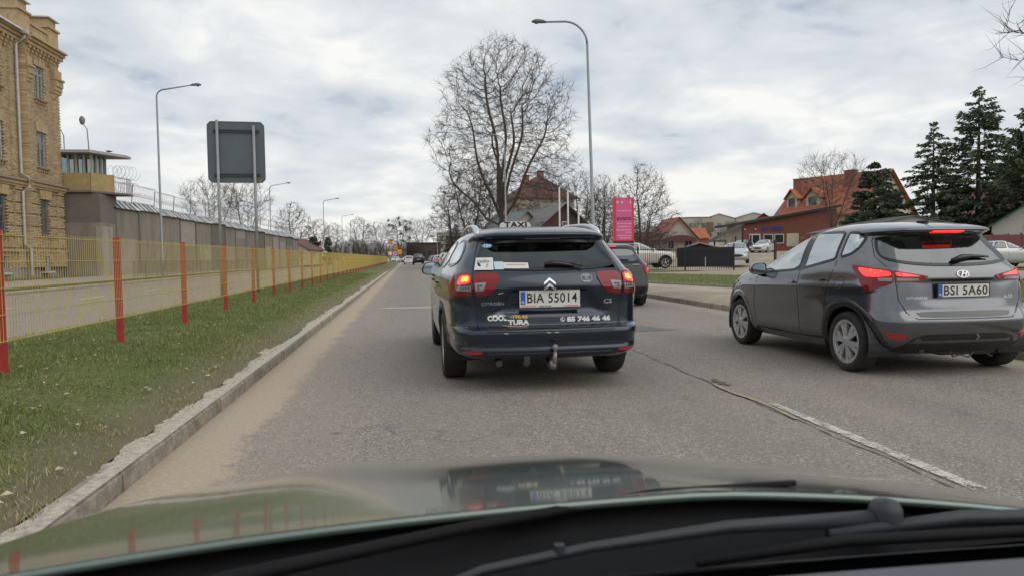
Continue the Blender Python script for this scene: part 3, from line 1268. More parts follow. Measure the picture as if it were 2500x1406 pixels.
        return o

    def line(self, mode, pts, wd, off, material, parent, name='panel_gap', step=0.05):
        P = []
        for a, b in zip(pts[:-1], pts[1:]):
            L = math.hypot(b[0] - a[0], b[1] - a[1])
            k = max(1, int(L / step))
            P += [(a[0] + (b[0] - a[0]) * i / k, a[1] + (b[1] - a[1]) * i / k) for i in range(k)]
        P.append(pts[-1])
        mb = MB()
        vs_, fs = [], []
        for i, p in enumerate(P):
            a, b = P[max(0, i - 1)], P[min(len(P) - 1, i + 1)]
            d = Vector((b[0] - a[0], b[1] - a[1])).normalized()
            nx, ny = -d.y * wd / 2, d.x * wd / 2
            vs_ += [self.P(mode, p[0] + nx, p[1] + ny, off), self.P(mode, p[0] - nx, p[1] - ny, off)]
            if i:
                fs.append((2 * i - 2, 2 * i - 1, 2 * i + 1, 2 * i))
        mb.add(vs_, fs)
        return mb.build(name, material, parent, fix=False)

    def text(self, txt, mode, s0, z0, size, material, parent, off=0.005, bold=0.0, xscale=1.0, space=1.0, shear=0.0, name='lettering', fit=None):
        v, f = text_mesh(txt, size, bold, space, xscale=xscale, shear=shear)
        if fit:
            x0_, x1_ = min(p[0] for p in v), max(p[0] for p in v)
            v = [((p[0] - (x0_ + x1_) / 2) * fit / (x1_ - x0_), p[1]) for p in v]
        mb = MB()
        mb.add([self.P(mode, s0 + a, z0 + b, off) for a, b in v], f)
        return mb.build(name, material, parent, fix=False)


def mirror_poly(p):
    return [(-a, b) for a, b in reversed(p)]


def circle_poly(cx, cy, r, n=24, ry=None):
    ry = ry or r
    return [(cx + r * math.cos(2 * math.pi * i / n), cy + ry * math.sin(2 * math.pi * i / n)) for i in range(n)]


def arch_ring(shell, ay, az, r, parent, paint, zmin):
    for mode in 'LR':
        mb = MB()
        vs_, fs = [], []
        N_ = 36
        r0, r1 = r - 0.006, r + 0.075
        first = True
        idx = []
        for k in range(N_ + 1):
            a = math.pi * (-0.16 + 1.32 * k / N_)
            pts_ = []
            ok = True
            for rad in (r0, r0 + 0.012, (r0 + r1) / 2, r1):
                y_, z_ = ay + rad * math.cos(a), az + rad * math.sin(a)
                if z_ < zmin:
                    ok = False
                pts_.append((y_, max(z_, zmin)))
            if not ok and (k < 3 or k > N_ - 3) and pts_[0][1] <= zmin and pts_[-1][1] <= zmin:
                continue
            offs = (-0.030, 0.007, 0.009, 0.0005)
            idx.append(len(vs_))
            vs_ += [shell.P(mode, y_, z_, o_) for (y_, z_), o_ in zip(pts_, offs)]
        for a, b in zip(idx[:-1], idx[1:]):
            fs += [(a + q, a + q + 1, b + q + 1, b + q) for q in range(3)]
        mb.add(vs_, fs)
        mb.build('wheel_arch', paint, parent, smooth=True)


def wheel_well(ay, az, r, w_in, w_out, parent):
    for sg in (-1, 1):
        mb = MB()
        pr = []
        N_ = 20
        vs_, fs = [], []
        for k in range(N_ + 1):
            a = math.pi * (-0.1 + 1.2 * k / N_)
            y_, z_ = ay + r * math.cos(a), az + r * math.sin(a)
            vs_ += [(sg * w_in, y_, z_), (sg * w_out, y_, z_)]
            if k:
                fs.append((2 * k - 2, 2 * k - 1, 2 * k + 1, 2 * k))
        vs_.append((sg * w_in, ay, az))
        c = len(vs_) - 1
        for k in range(N_):
            fs.append((2 * k, 2 * k + 2, c))
        mb.add(vs_, fs)
        mb.build('wheel_well', M_black, parent, fix=False)


def wheel(parent, x, y, r, wd, sg, style='five', rim_r=None, rim_mat=None):
    """sg: outward side (-1 left, +1 right)"""
    rim_r = rim_r or r * 0.66
    rim_mat = rim_mat or M_rim
    e = bpy.data.objects.new('wheel', None)
    COL.objects.link(e)
    e.parent = parent
    e.location = (x, y, r)
    h = wd / 2
    prof = [(rim_r, -h * .82), (rim_r + .012, -h * .92), (r * .86, -h), (r * .95, -h * .93), (r * .992, -h * .72), (r, -h * .3), (r, h * .3), (r * .992, h * .72), (r * .95, h * .93), (r * .86, h), (rim_r + .012, h * .92), (rim_r, h * .82)]
    MB().lathe(prof, 40, axis='X').build('tyre', M_rubber, e, smooth=True)
    f = sg * h
    mb = MB()
    # barrel and dark dish
    mb.lathe([(rim_r, -f * .7), (rim_r - .01, f * .3), (rim_r - .012, f * .8), (rim_r + .004, f * .86), (rim_r + .004, f * .9), (rim_r - .022, f * .86), (rim_r - .03, f * .55)], 40, axis='X')
    mb.lathe([(0.001, f * .93), (0.035, f * .92), (0.06, f * .84), (0.062, f * .5)], 20, axis='X')
    ns = {'five': 5, 'six': 6, 'seven': 7, 'ten': 10}[style]
    for k in range(ns):
        a0 = 2 * math.pi * (k + 0.25) / ns
        for da in ((-0.19, 0.19) if style == 'six' else (-0.12, 0.12) if style == 'five' else (0,)):
            a1 = a0 + da
            wdt = 0.026 if style != 'ten' else 0.02
            if style == 'six':
                wdt = 0.052
            ra, rb = 0.05, rim_r - 0.012
            c_, s_ = math.cos(a1), math.sin(a1)
            c0, s0 = math.cos(a0 + da * 0.35), math.sin(a0 + da * 0.35)
            pts_ = []
            for (rad, cc, ss, wh, xo) in ((ra, c0, s0, wdt * .75, f * .86), (rb, c_, s_, wdt, f * .80)):
                for q in (-1, 1):
                    for dx in (0, -0.03 * sg):
                        pts_.append((xo + dx, rad * cc - q * wh / 1 * ss * .5, rad * ss + q * wh / 1 * cc * .5))
            mb.add(pts_, [(0, 2, 6, 4), (1, 5, 7, 3), (0, 4, 5, 1), (2, 3, 7, 6), (0, 1, 3, 2), (4, 6, 7, 5)])
    mb.build('rim', rim_mat, e)
    MB().lathe([(0.001, f * .25), (rim_r - 0.02, f * .25)], 24, axis='X').build('brake_disc', M_steel, e)
    return e


def number_plate(parent, cx, y, cz, txt, tilt=0.0, w_=0.52, h_=0.114, frame=True, rear=True, extra=None):
    """flat plate facing -Y at (cx, y, cz)"""
    e = MB().box((0, 0, 0), (w_, 0.008, h_)).build('number_plate', M_white, parent)
    e.location = (cx, y, cz)
    e.rotation_euler = (tilt, 0, 0)
    if frame:
        mb = MB()
        t_ = 0.008
        for zz_ in (-1, 1):
            mb.box((0, 0.001, zz_ * (h_ / 2 + t_ / 2)), (w_ + 2 * t_, 0.014, t_))
        for xx in (-1, 1):
            mb.box((xx * (w_ / 2 + t_ / 2), 0.001, 0), (t_, 0.014, h_))
        mb.build('plate_frame', M_trim if not extra else M_white, e)
    zl = -h_ / 2
    MB().box((-w_ / 2 + 0.022, -0.0048, 0), (0.042, 0.002, h_ - 0.004)).build('country_band', M_eu, e)
    v, f = text_mesh('PL', 0.026, 0.001)
    MB().add([(a - w_ / 2 + 0.022, -0.0062, b - 0.035) for a, b in v], f).build('country_code', M_white, e)
    v, f = text_mesh(txt, h_ * 1.02, 0.0018, 1.08)
    tw = text_width(v)
    mx_, mn_ = max(p[0] for p in v), min(p[0] for p in v)
    k = (w_ - 0.075) / tw
    c = (mx_ + mn_) / 2
    zc_ = (max(p[1] for p in v) + min(p[1] for p in v)) / 2
    for gv, gf in split_glyphs(v, f):
        MB().add([((a - c) * k + 0.021, -0.0050, b - zc_) for a, b in gv], gf).build('plate_character', M_ink, e)
    return e


def seat(parent, x, y, z, w_, h_, head=True, wide=False):
    mb = MB()
    pl = chaikin([(-w_ / 2, 0), (w_ / 2, 0), (w_ / 2 * .92, h_), (-w_ / 2 * .92, h_)], 2)
    vs_, fs = [], []
    for d, sc in ((0.0, 0.92), (-0.03, 1.0), (-0.10, 1.0), (-0.13, 0.9)):
        vs_.append([(x + a * sc, y - d + 0.16 * (1 - b / h_) - 0.1, z + b) for a, b in pl])
    n = len(pl)
    allv = [p for r_ in vs_ for p in r_]
    for i in range(3):
        fs += [(i * n + k, i * n + (k + 1) % n, (i + 1) * n + (k + 1) % n, (i + 1) * n + k) for k in range(n)]
    fs += [tuple(range(n)), tuple(3 * n + k for k in reversed(range(n)))]
    mb.add(allv, fs)
    mb.box((x, y + 0.32, z - 0.02), (w_, 0.5, 0.16))
    o = mb.build('seat', M_seat, parent, smooth=False)
    if head:
        hb = MB()
        for hx in ((x,) if not wide else (x - w_ * .33, x + w_ * .33)):
            hp = chaikin([(-0.13, 0), (0.13, 0), (0.11, 0.17), (-0.11, 0.17)], 2)
            k = len(hp)
            hb.add([(hx + a, y - 0.10, z + h_ + 0.03 + b) for a, b in hp] + [(hx + a, y + 0.0, z + h_ + 0.03 + b) for a, b in hp],
                   [(i, (i + 1) % k, k + (i + 1) % k, k + i) for i in range(k)] + [tuple(range(k)), tuple(k + q for q in reversed(range(k)))])
            for q in (-0.05, 0.05):
                hb.tube([(hx + q, y - 0.05, z + h_ - 0.05), (hx + q, y - 0.05, z + h_ + 0.05)], 0.008, 6)
        hb.build('headrest', M_seat, o)
    return o


def steering_wheel(parent, x, y, z, r=0.185):
    mb = MB()
    pts_ = [(x + r * math.cos(a), y + 0.35 * r * math.sin(a), z + 0.93 * r * math.sin(a)) for a in np.linspace(0, 2 * math.pi, 29)]
    mb.tube(pts_, 0.014, 8, caps=False)
    mb.box((x, y, z), (0.16, 0.05, 0.11))
    mb.box((x, y, z), (0.36, 0.02, 0.03))
    return mb.build('steering_wheel', M_trim, parent, smooth=False)


def mirror(parent, x, y, z, sg, paint, facing_glass=True, w_=0.21, h_=0.14):
    """door mirror; sg = side"""
    mb = MB()
    ol = chaikin([(-w_ / 2, -h_ * .25), (-w_ * .30, -h_ / 2), (w_ * .42, -h_ / 2), (w_ / 2, -h_ * .1), (w_ * .46, h_ * .42), (0, h_ / 2), (-w_ * .38, h_ * .36)], 2)
    if sg > 0:
        ol = [(-a, b) for a, b in ol]
    n = len(ol)
    lay = [(0.0, 0.98), (0.03, 1.04), (0.09, 0.9), (0.13, 0.5)]
    vs_ = [(x + a * s_, y + d, z + b * s_) for d, s_ in lay for a, b in ol]
    fs = []
    for i in range(len(lay) - 1):
        fs += [(i * n + k, i * n + (k + 1) % n, (i + 1) * n + (k + 1) % n, (i + 1) * n + k) for k in range(n)]
    fs += [tuple((len(lay) - 1) * n + k for k in range(n))]
    mb.add(vs_, fs)
    o = mb.build('door_mirror', paint, parent, smooth=True)
    mb = MB()
    mb.add([(x + a * .99, y - 0.001, z + b * .99) for a, b in ol] + [(x + a * .84, y + 0.006, z + b * .84) for a, b in ol],
           [(i, (i + 1) % n, n + (i + 1) % n, n + i) for i in range(n)])
    mb.build('mirror_rim', M_trim, o)
    MB().add([(x + a * .86, y + 0.004, z + b * .86) for a, b in ol], [tuple(range(n))]).build('mirror_glass', mat('mirror_glass', (0.40, 0.46, 0.48), 0.04, 1.0), o)
    MB().tube([(x - sg * 0.02, y + 0.04, z - h_ * .42), (x - sg * (w_ * .5 + 0.02), y + 0.06, z - h_ * .62), (x - sg * (w_ * .5 + 0.12), y + 0.06, z - h_ * .60)], [0.024, 0.028, 0.03], 8).build('mirror_stem', M_trim, o)
    return o
# ------------------------------------------------------------------ the taxi in front
M_navy = mat('paint_navy', (0.011, 0.021, 0.038), 0.26, 0.55, coat=0.8, noise=0.12, nscale=3, dirt=((0.075, 0.07, 0.062), 0.22, 2.2))


def taxi_dent(x, y, z):
    """recess round the number plate and the ledge above the bumper"""
    zt = np.interp(z, [0.655, 0.70, 0.875, 0.89], [0, 1, 1, 0])
    half = np.interp(z, [0.66, 0.88], [0.50, 0.33])
    g = 1 / (1 + np.exp((np.abs(x) - half) / 0.018))
    return 0.040 * zt * g * (y < 0.5)


def taxi_crease(x, y, z):
    """shoulder line and tucked sill"""
    return 0.012 * np.exp(-((z - 0.80) / 0.05) ** 2) * (y > 0.35) * np.sign(x)


TAXI_ROWS = [(0.285, 0.80, 0.10, 4.66), (0.32, 0.865, 0.025, 4.76), (0.37, 0.90, 0.005, 4.79), (0.405, 0.905, 0.020, 4.80), (0.44, 0.905, 0.012, 4.80), (0.515, 0.915, 0.0, 4.80), (0.55, 0.918, 0.012, 4.79),
             (0.575, 0.92, 0.085, 4.77), (0.64, 0.922, 0.092, 4.76), (0.76, 0.925, 0.095, 4.73), (0.87, 0.92, 0.075, 4.66), (0.90, 0.918, 0.070, 4.62), (0.96, 0.905, 0.085, 4.30), (1.02, 0.88, 0.125, 3.85),
             (1.06, 0.85, 0.17, 3.58), (1.18, 0.785, 0.30, 3.28), (1.28, 0.725, 0.41, 2.98), (1.315, 0.70, 0.43, 2.86), (1.345, 0.68, 0.36, 2.80), (1.375, 0.655, 0.345, 2.66), (1.40, 0.615, 0.40, 2.50),
             (1.43, 0.54, 0.52, 2.25), (1.455, 0.42, 0.80, 2.0), (1.468, 0.25, 1.15, 1.7)]
tx = Shell(TAXI_ROWS, rr=0.20, ryr=0.28, rf=0.45, ryf=0.5, bow=0.07, tap_r=0.115, tap_f=0.10, dent=taxi_dent, crease=taxi_crease)
taxi = thing('taxi_car', 'dark blue estate taxi with lit brake lights straight ahead on the road', 'car', (1.225, 6.22, 0))
t_rear_win = [(-0.655, 1.045), (0.67, 1.045), (0.62, 1.20), (0.575, 1.315), (0.30, 1.325), (-0.30, 1.325), (-0.545, 1.315), (-0.60, 1.20)]
t_q = [(0.50, 1.10), (1.18, 1.07), (1.22, 1.31), (1.0, 1.345), (0.80, 1.335), (0.60, 1.24)]
t_r = [(1.27, 1.07), (2.10, 1.055), (2.08, 1.345), (1.31, 1.335)]
t_f = [(2.17, 1.055), (3.12, 1.06), (2.72, 1.27), (2.50, 1.335), (2.15, 1.345)]
t_ws = [(-0.72, 1.085), (0.72, 1.085), (0.55, 1.36), (-0.55, 1.36)]
t_gate = [(-0.62, 0.53), (-0.66, 0.84), (-0.665, 1.03), (-0.58, 1.335), (0.58, 1.335), (0.665, 1.03), (0.66, 0.84), (0.62, 0.53)]
t_bump = [(-1.25, 0.20), (1.25, 0.20), (1.20, 0.58), (0.62, 0.585), (0.62, 0.53), (-0.62, 0.53), (-0.62, 0.585), (-1.20, 0.58)]
t_dr = [(1.38, 0.36), (2.10, 0.34), (2.13, 1.06), (2.11, 1.37), (1.25, 1.36), (1.22, 1.05), (1.15, 0.85)]
t_df = [(2.14, 0.34), (3.20, 0.36), (3.30, 0.6), (3.28, 1.06), (2.72, 1.30), (2.15, 1.37)]
AR = 0.365
AX_R, AX_F = 1.06, 3.87
tx.build(72, [('S', t_rear_win, 0.02), ('D', t_q, 0.02), ('D', t_r, 0.02), ('D', t_f, 0.02), ('F', t_ws, 0.02)],
         [('tailgate', 'S', t_gate), ('rear_bumper', 'S', t_bump), ('door', 'L', t_dr), ('door', 'R', t_dr), ('door', 'L', t_df), ('door', 'R', t_df)],
         [(AX_R, 0.325, AR), (AX_F, 0.325, AR)], M_black, M_navy, taxi, M_lining)
tx.pane('S', chaikin(t_rear_win, 2), 0.004, M_glass_dark, taxi, ring=0.03, name='rear_window')
for md in 'LR':
    tx.pane(md, chaikin(t_q, 2), 0.004, M_glass_dark, taxi, ring=0.028, name='side_window')
    tx.pane(md, chaikin(t_r, 1), 0.004, M_glass, taxi, ring=0.028, name='side_window')
    tx.pane(md, chaikin(t_f, 1), 0.004, M_glass, taxi, ring=0.028, name='side_window')
    for ln in ([(1.38, 0.36), (2.10, 0.34), (3.20, 0.36)], [(2.135, 0.34), (2.15, 1.04)], [(1.38, 0.36), (1.16, 0.85), (1.22, 1.05)], [(3.20, 0.36), (3.30, 0.7), (3.25, 1.0)]):
        tx.line(md, ln, 0.007, 0.0015, M_gap, taxi)
    for yh in (1.55, 2.5):
        tx.patch('door_handle', md, chaikin([(yh, 0.905), (yh + 0.20, 0.90), (yh + 0.20, 0.932), (yh, 0.937)], 2), 0.022, M_navy, taxi)
    arch_ring(tx, AX_R, 0.325, AR, taxi, M_navy, 0.29)
    arch_ring(tx, AX_F, 0.325, AR, taxi, M_navy, 0.29) if md == 'L' else None
tx.pane('F', chaikin(t_ws, 2), 0.004, M_glass, taxi, ring=0.03, name='windscreen')
wheel_well(AX_R, 0.325, AR + 0.02, 0.55, 0.87, taxi)
wheel_well(AX_F, 0.325, AR + 0.02, 0.55, 0.87, taxi)
# tailgate seams
tx.line('S', [(-0.60, 1.32), (-0.668, 1.03), (-0.662, 0.84), (-0.625, 0.56), (-0.56, 0.532), (0.56, 0.532), (0.625, 0.56), (0.662, 0.84), (0.668, 1.03), (0.60, 1.32)], 0.008, 0.0016, M_gap, taxi)
tx.line('S', [(-1.02, 0.58), (-0.65, 0.58)], 0.006, 0.0016, M_gap, taxi)
tx.line('S', [(0.65, 0.58), (1.02, 0.58)], 0.006, 0.0016, M_gap, taxi)
# lamps
for sg in (-1, 1):
    mp = (lambda p: p) if sg < 0 else mirror_poly
    inner = chaikin([(-0.655, 1.028), (-0.445, 1.026), (-0.432, 0.985), (-0.468, 0.91), (-0.545, 0.845), (-0.655, 0.838)], 1, 0.15)
    outer = chaikin([(-0.674, 1.030), (-0.80, 1.030), (-0.93, 1.00), (-1.16, 0.945), (-1.17, 0.925), (-0.98, 0.860), (-0.90, 0.832), (-0.674, 0.838)], 1, 0.15)
    li = tx.patch('tail_light', 'S', mp(inner), 0.012, M_lens, taxi, 0.04)
    lo = tx.patch('tail_light', 'S', mp(outer), 0.012, M_lens, taxi, 0.04)
    tx.patch('lamp_lit', 'S', mp(chaikin([(-0.685, 1.012), (-0.79, 1.005), (-0.835, 0.945), (-0.815, 0.93), (-0.685, 0.945)], 1, 0.2)), 0.0145, M_lit, lo, 0.04, skirt=False)
    tx.patch('lamp_core', 'S', mp(chaikin([(-0.70, 1.0), (-0.765, 0.995), (-0.79, 0.955), (-0.70, 0.957)], 1, 0.2)), 0.0165, M_lit_core, lo, 0.04, skirt=False)
    tx.patch('clear_lens', 'S', mp([(-0.648, 0.945), (-0.55, 0.952), (-0.575, 0.885), (-0.648, 0.882)]), 0.0145, M_lens_clear, li, 0.03, skirt=False)
    tx.patch('clear_lens', 'S', mp([(-0.682, 0.925), (-0.80, 0.928), (-0.845, 0.885), (-0.682, 0.882)]), 0.0145, M_lens_clear, lo, 0.03, skirt=False)
    tx.patch('lower_lens', 'S', mp([(-0.648, 0.878), (-0.58, 0.88), (-0.57, 0.856), (-0.648, 0.846)]), 0.0146, M_lens_dark, li, 0.03, skirt=False)
    tx.patch('lower_lens', 'S', mp([(-0.682, 0.878), (-0.86, 0.880), (-0.90, 0.846), (-0.682, 0.846)]), 0.0146, M_lens_dark, lo, 0.03, skirt=False)
    # dark facets in the clear lens
    mb = MB()
    for a in np.arange(0.595, 0.80, 0.026):
        for b in (0.905, 0.925):
            if 0.64 < a < 0.69 or (a < 0.62 and b < 0.91):
                continue
            mb.add([tx.P('S', sg * (a + da), b + db, 0.0165) for da, db in ((-.008, -.006), (.008, -.006), (.008, .006), (-.008, .006))], [(0, 1, 2, 3)])
    fo_ = mb.build('lens_facets', M_steel, lo, fix=False)
    fo_['kind'] = 'stuff'
    tx.patch('reflector', 'S', mp(chaikin([(-0.80, 0.372), (-0.60, 0.366), (-0.60, 0.344), (-0.78, 0.342)], 2)), 0.008, M_refl, taxi, 0.04)
tx.patch('bumper_insert', 'S', chaikin([(-0.62, 0.435), (0.62, 0.435), (0.66, 0.41), (0.70, 0.31), (-0.70, 0.31), (-0.66, 0.42)], 1, 0.15), 0.004, mat('bumper_lower', (0.016, 0.020, 0.028), 0.45, noise=0.2, nscale=6), taxi, 0.06)
# spoiler lamp and plate lamp ledge
tx.patch('brake_light', 'S', [(-0.16, 1.322), (0.16, 1.322), (0.16, 1.334), (-0.16, 1.334)], 0.006, mat('lamp_unlit', (0.10, 0.08, 0.085), 0.2, coat=1.0), taxi, 0.04)
# emblem: two chevrons
for dz in (0.0, -0.047):
    tx.patch('emblem', 'S', [(-0.052, 0.940 + dz), (-0.052, 0.921 + dz), (0.0, 0.961 + dz), (0.052, 0.921 + dz), (0.052, 0.940 + dz), (0.0, 0.982 + dz)], 0.010, M_chrome, taxi, 0.03)
number_plate(taxi, 0.005, 0.103, 0.812, 'BIA 55014', 0.0, extra=True)
# dealer strip under the number
mb = MB().box((0.005, 0.101, 0.742), (0.536, 0.012, 0.020))
ps = mb.build('plate_strip', M_white, taxi)
M_redink = mat('red_ink', (0.45, 0.05, 0.04), 0.5)
M_yelink = mat('yellow_ink', (0.62, 0.42, 0.03), 0.5)
M_whiteink = mat('white_vinyl', (0.74, 0.74, 0.72), 0.45)
for txt_, x_, mt_ in (('Auto Komis', -0.04, M_ink),):
    v, f = text_mesh(txt_, 0.022, 0.0006)
    MB().add([(x_ + a, 0.0945, 0.742 + b) for a, b in v], f).build('strip_lettering', mt_, ps)
for xa in (-0.19, 0.19):
    MB().box((xa + 0.005, 0.0945, 0.742), (0.13, 0.001, 0.009)).build('strip_band', mat('pale_red_ink', (0.55, 0.20, 0.17), 0.6), ps)
tx.text('CITROËN', 'S', -0.50, 0.768, 0.036, M_chrome, taxi, 0.006, 0.0010, 1.25, 1.05, fit=0.20)
tx.text('C5', 'S', 0.535, 0.770, 0.052, M_chrome, taxi, 0.006, 0.0012, 1.3)
tx.text('COOL', 'S', -0.458, 0.642, 0.058, M_whiteink, taxi, 0.004, 0.0030, 1.15, fit=0.175)
tx.text('TURA', 'S', -0.275, 0.604, 0.058, M_whiteink, taxi, 0.004, 0.0030, 1.15, fit=0.185)
tx.text('196-66', 'S', -0.258, 0.651, 0.036, M_yelink, taxi, 0.004, 0.0014, 1.2, fit=0.13)
tx.text('85 746 46 46', 'S', 0.352, 0.620, 0.056, M_whiteink, taxi, 0.004, 0.003, 1.22, fit=0.40)


def ring_patch(shell, mode, cx, cz, r0, r1, off, material, parent, name='sticker_ring', n=24):
    mb = MB()
    mb.add([shell.P(mode, cx + r * math.cos(2 * math.pi * k / n), cz + r * math.sin(2 * math.pi * k / n), off) for r in (r0, r1) for k in range(n)],
           [(k, (k + 1) % n, n + (k + 1) % n, n + k) for k in range(n)])
    return mb.build(name, material, parent, fix=False)


ring_patch(tx, 'S', 0.115, 0.622, 0.017, 0.021, 0.004, M_whiteink, taxi)
tx.line('S', [(0.107, 0.633), (0.109, 0.623), (0.118, 0.613), (0.124, 0.612)], 0.008, 0.004, M_whiteink, taxi, 'sticker_phone', 0.01)
ring_patch(tx, 'S', -0.340, 0.651, 0.006, 0.009, 0.004, M_yelink, taxi)
tx.line('S', [(-0.42, 0.580), (-0.35, 0.571), (-0.27, 0.568), (-0.19, 0.575)], 0.005, 0.004, M_yelink, taxi, 'sticker_swoosh', 0.03)
tx.line('S', [(-0.50, 0.668), (-0.45, 0.672), (-0.40, 0.671)], 0.004, 0.004, M_whiteink, taxi, 'sticker_swoosh', 0.03)
# octagonal emblem sticker
oc = [(0.335 + 0.055 * math.cos(a), 0.975 + 0.040 * math.sin(a)) for a in np.linspace(0.39, 0.39 + 2 * math.pi, 8, endpoint=False)]
oc2 = [(0.335 + (p[0] - 0.335) * 0.9, 0.975 + (p[1] - 0.975) * 0.9) for p in oc]
mb = MB().add([tx.P('S', a, b, 0.004) for a, b in oc + oc2], [(k, (k + 1) % 8, 8 + (k + 1) % 8, 8 + k) for k in range(8)])
mb.build('sticker_ring', mat('faded_vinyl', (0.34, 0.38, 0.43), 0.5), taxi, fix=False)
tx.text('35', 'S', 0.335, 0.975, 0.030, MATS['faded_vinyl'], taxi, 0.004, 0.001)
for zz_ in (0.996, 0.951):
    tx.line('S', [(0.303, zz_), (0.367, zz_)], 0.010, 0.004, MATS['faded_vinyl'], taxi, 'sticker_line')
# stickers on the rear glass
M_paper = mat('sticker_paper', (0.60, 0.59, 0.58), 0.6)
tx.patch('window_sticker', 'S', [(-0.645, 1.055), (-0.475, 1.055), (-0.468, 1.162), (-0.620, 1.162)], 0.007, M_paper, taxi, 0.05, skirt=False)
tx.text('radio', 'S', -0.555, 1.128, 0.040, mat('grey_ink', (0.10, 0.10, 0.11), 0.5), taxi, 0.013, 0.0, fit=0.105)
tx.line('S', [(-0.535, 1.075), (-0.520, 1.105)], 0.006, 0.013, MATS['grey_ink'], taxi, 'sticker_line')
tx.patch('window_sticker', 'S', [(-0.465, 1.058), (-0.385, 1.058), (-0.385, 1.125), (-0.465, 1.125)], 0.007, mat('sticker_blue', (0.45, 0.56, 0.62), 0.6), taxi, 0.05, skirt=False)
tx.patch('window_sticker', 'S', [(-0.384, 1.066), (-0.165, 1.062), (-0.165, 1.112), (-0.384, 1.118)], 0.007, M_paper, taxi, 0.05, skirt=False)
tx.line('S', [(-0.36, 1.098), (-0.19, 1.094)], 0.008, 0.009, mat('pink_ink', (0.5, 0.25, 0.25), 0.6), taxi, 'sticker_line')
tx.patch('window_sticker', 'S', circle_poly(-0.505, 1.268, 0.052, 24, 0.020), 0.007, mat('sticker_oval', (0.05, 0.26, 0.55), 0.5), taxi, 0.03, skirt=False)
tx.text('124', 'S', -0.505, 1.268, 0.036, M_whiteink, taxi, 0.009, 0.0014, 1.3)
# rear wiper parked on the glass
mb = MB()
pts_ = [tx.P('S', a, b, 0.022) for a, b in ((-0.02, 1.085), (0.06, 1.092), (0.16, 1.082), (0.24, 1.068))]
mb.tube(pts_, [0.016, 0.024, 0.020, 0.012], 8)
mb.tube([tx.P('S', a, b, 0.03) for a, b in ((0.20, 1.085), (0.26, 1.075), (0.31, 1.062))], [0.012, 0.010, 0.008], 6)
mb.build('rear_wiper', M_trim, taxi, smooth=True)
# wheels
for sg in (-1, 1):
    wheel(taxi, sg * 0.785, AX_R, 0.325, 0.225, sg, 'seven')
    wheel(taxi, sg * 0.785, AX_F, 0.325, 0.225, sg, 'seven')
    mirror(taxi, sg * 0.935, 2.86, 1.045, sg, M_navy, w_=0.235, h_=0.165)
    # roof rail
    mb = MB()
    pr = [(0.58, 1.375), (0.68, 1.415), (0.85, 1.450), (1.2, 1.478), (1.9, 1.495), (2.4, 1.475), (2.62, 1.440), (2.72, 1.40)]
    mb.tube([(sg * (0.575 - 0.03 * max(0, (y - 0.6)) / 2), y, z) for y, z in pr], [0.022, 0.032, 0.028, 0.02, 0.018, 0.018, 0.02, 0.016], 10, flat=1.0)
    mb.add([(sg * 0.585, 0.62, 1.36), (sg * 0.565, 1.0, 1.42), (sg * 0.565, 1.0, 1.47), (sg * 0.578, 0.74, 1.43)], [(0, 1, 2, 3)])
    mb.build('roof_rail', mat('rail_alu', (0.60, 0.62, 0.63), 0.38, 0.5), taxi, smooth=True)
    tx.line('S', [(sg * 0.60, 1.345), (sg * 0.64, 1.36)], 0.006, 0.002, M_gap, taxi)
# towing hitch
mb = MB()
mb.lathe([(0.001, 0.425), (0.014, 0.422), (0.024, 0.408), (0.026, 0.395), (0.022, 0.38), (0.015, 0.37), (0.014, 0.345)], 16, (0.015, -0.055, 0.0))
mb.tube([(0.015, -0.055, 0.355), (0.012, -0.05, 0.29), (0.005, -0.01, 0.235), (0.0, 0.10, 0.225), (0.0, 0.30, 0.26)], [0.016, 0.02, 0.026, 0.026, 0.026], 10)
mb.box((0.0, -0.02, 0.245), (0.05, 0.05, 0.07))
mb.build('tow_bar', mat('tow_steel', (0.24, 0.22, 0.19), 0.5, 0.6, noise=0.3, nscale=20), taxi, smooth=True)
mb = MB().lathe([(0.001, 0.0), (0.03, 0.0), (0.036, 0.02), (0.03, 0.05)], 14, (-0.22, 0.03, 0.26), 'Y').box((-0.22, 0.05, 0.29), (0.05, 0.06, 0.06))
mb.build('trailer_socket', M_steel, taxi)
mb = MB().tube([(-0.45, 0.10, 0.25), (-0.45, 0.35, 0.25)], 0.03, 10).box((0.0, 1.0, 0.27), (1.2, 0.4, 0.10)).box((0.35, 0.75, 0.30), (0.45, 0.35, 0.12))
mb.build('exhaust', M_steel, taxi)
# roof sign
rs = MB()
pf = chaikin([(-0.175, 0.0), (0.175, 0.0), (0.165, 0.055), (0.13, 0.085), (-0.13, 0.085), (-0.165, 0.055)], 2, 0.2)
rs.prism([(a, b) for a, b in pf], -0.06, 0.06, 'XZ')
rso = rs.build('roof_sign', mat('sign_white', (0.70, 0.70, 0.68), 0.4), taxi, loc=(-0.02, 1.95, 1.475))
v, f = text_mesh('TAXI', 0.082, 0.0035, 1.05, xscale=1.35)
MB().add([(a, -0.062, b + 0.044) for a, b in v], f).build('sign_lettering', M_ink, rso)
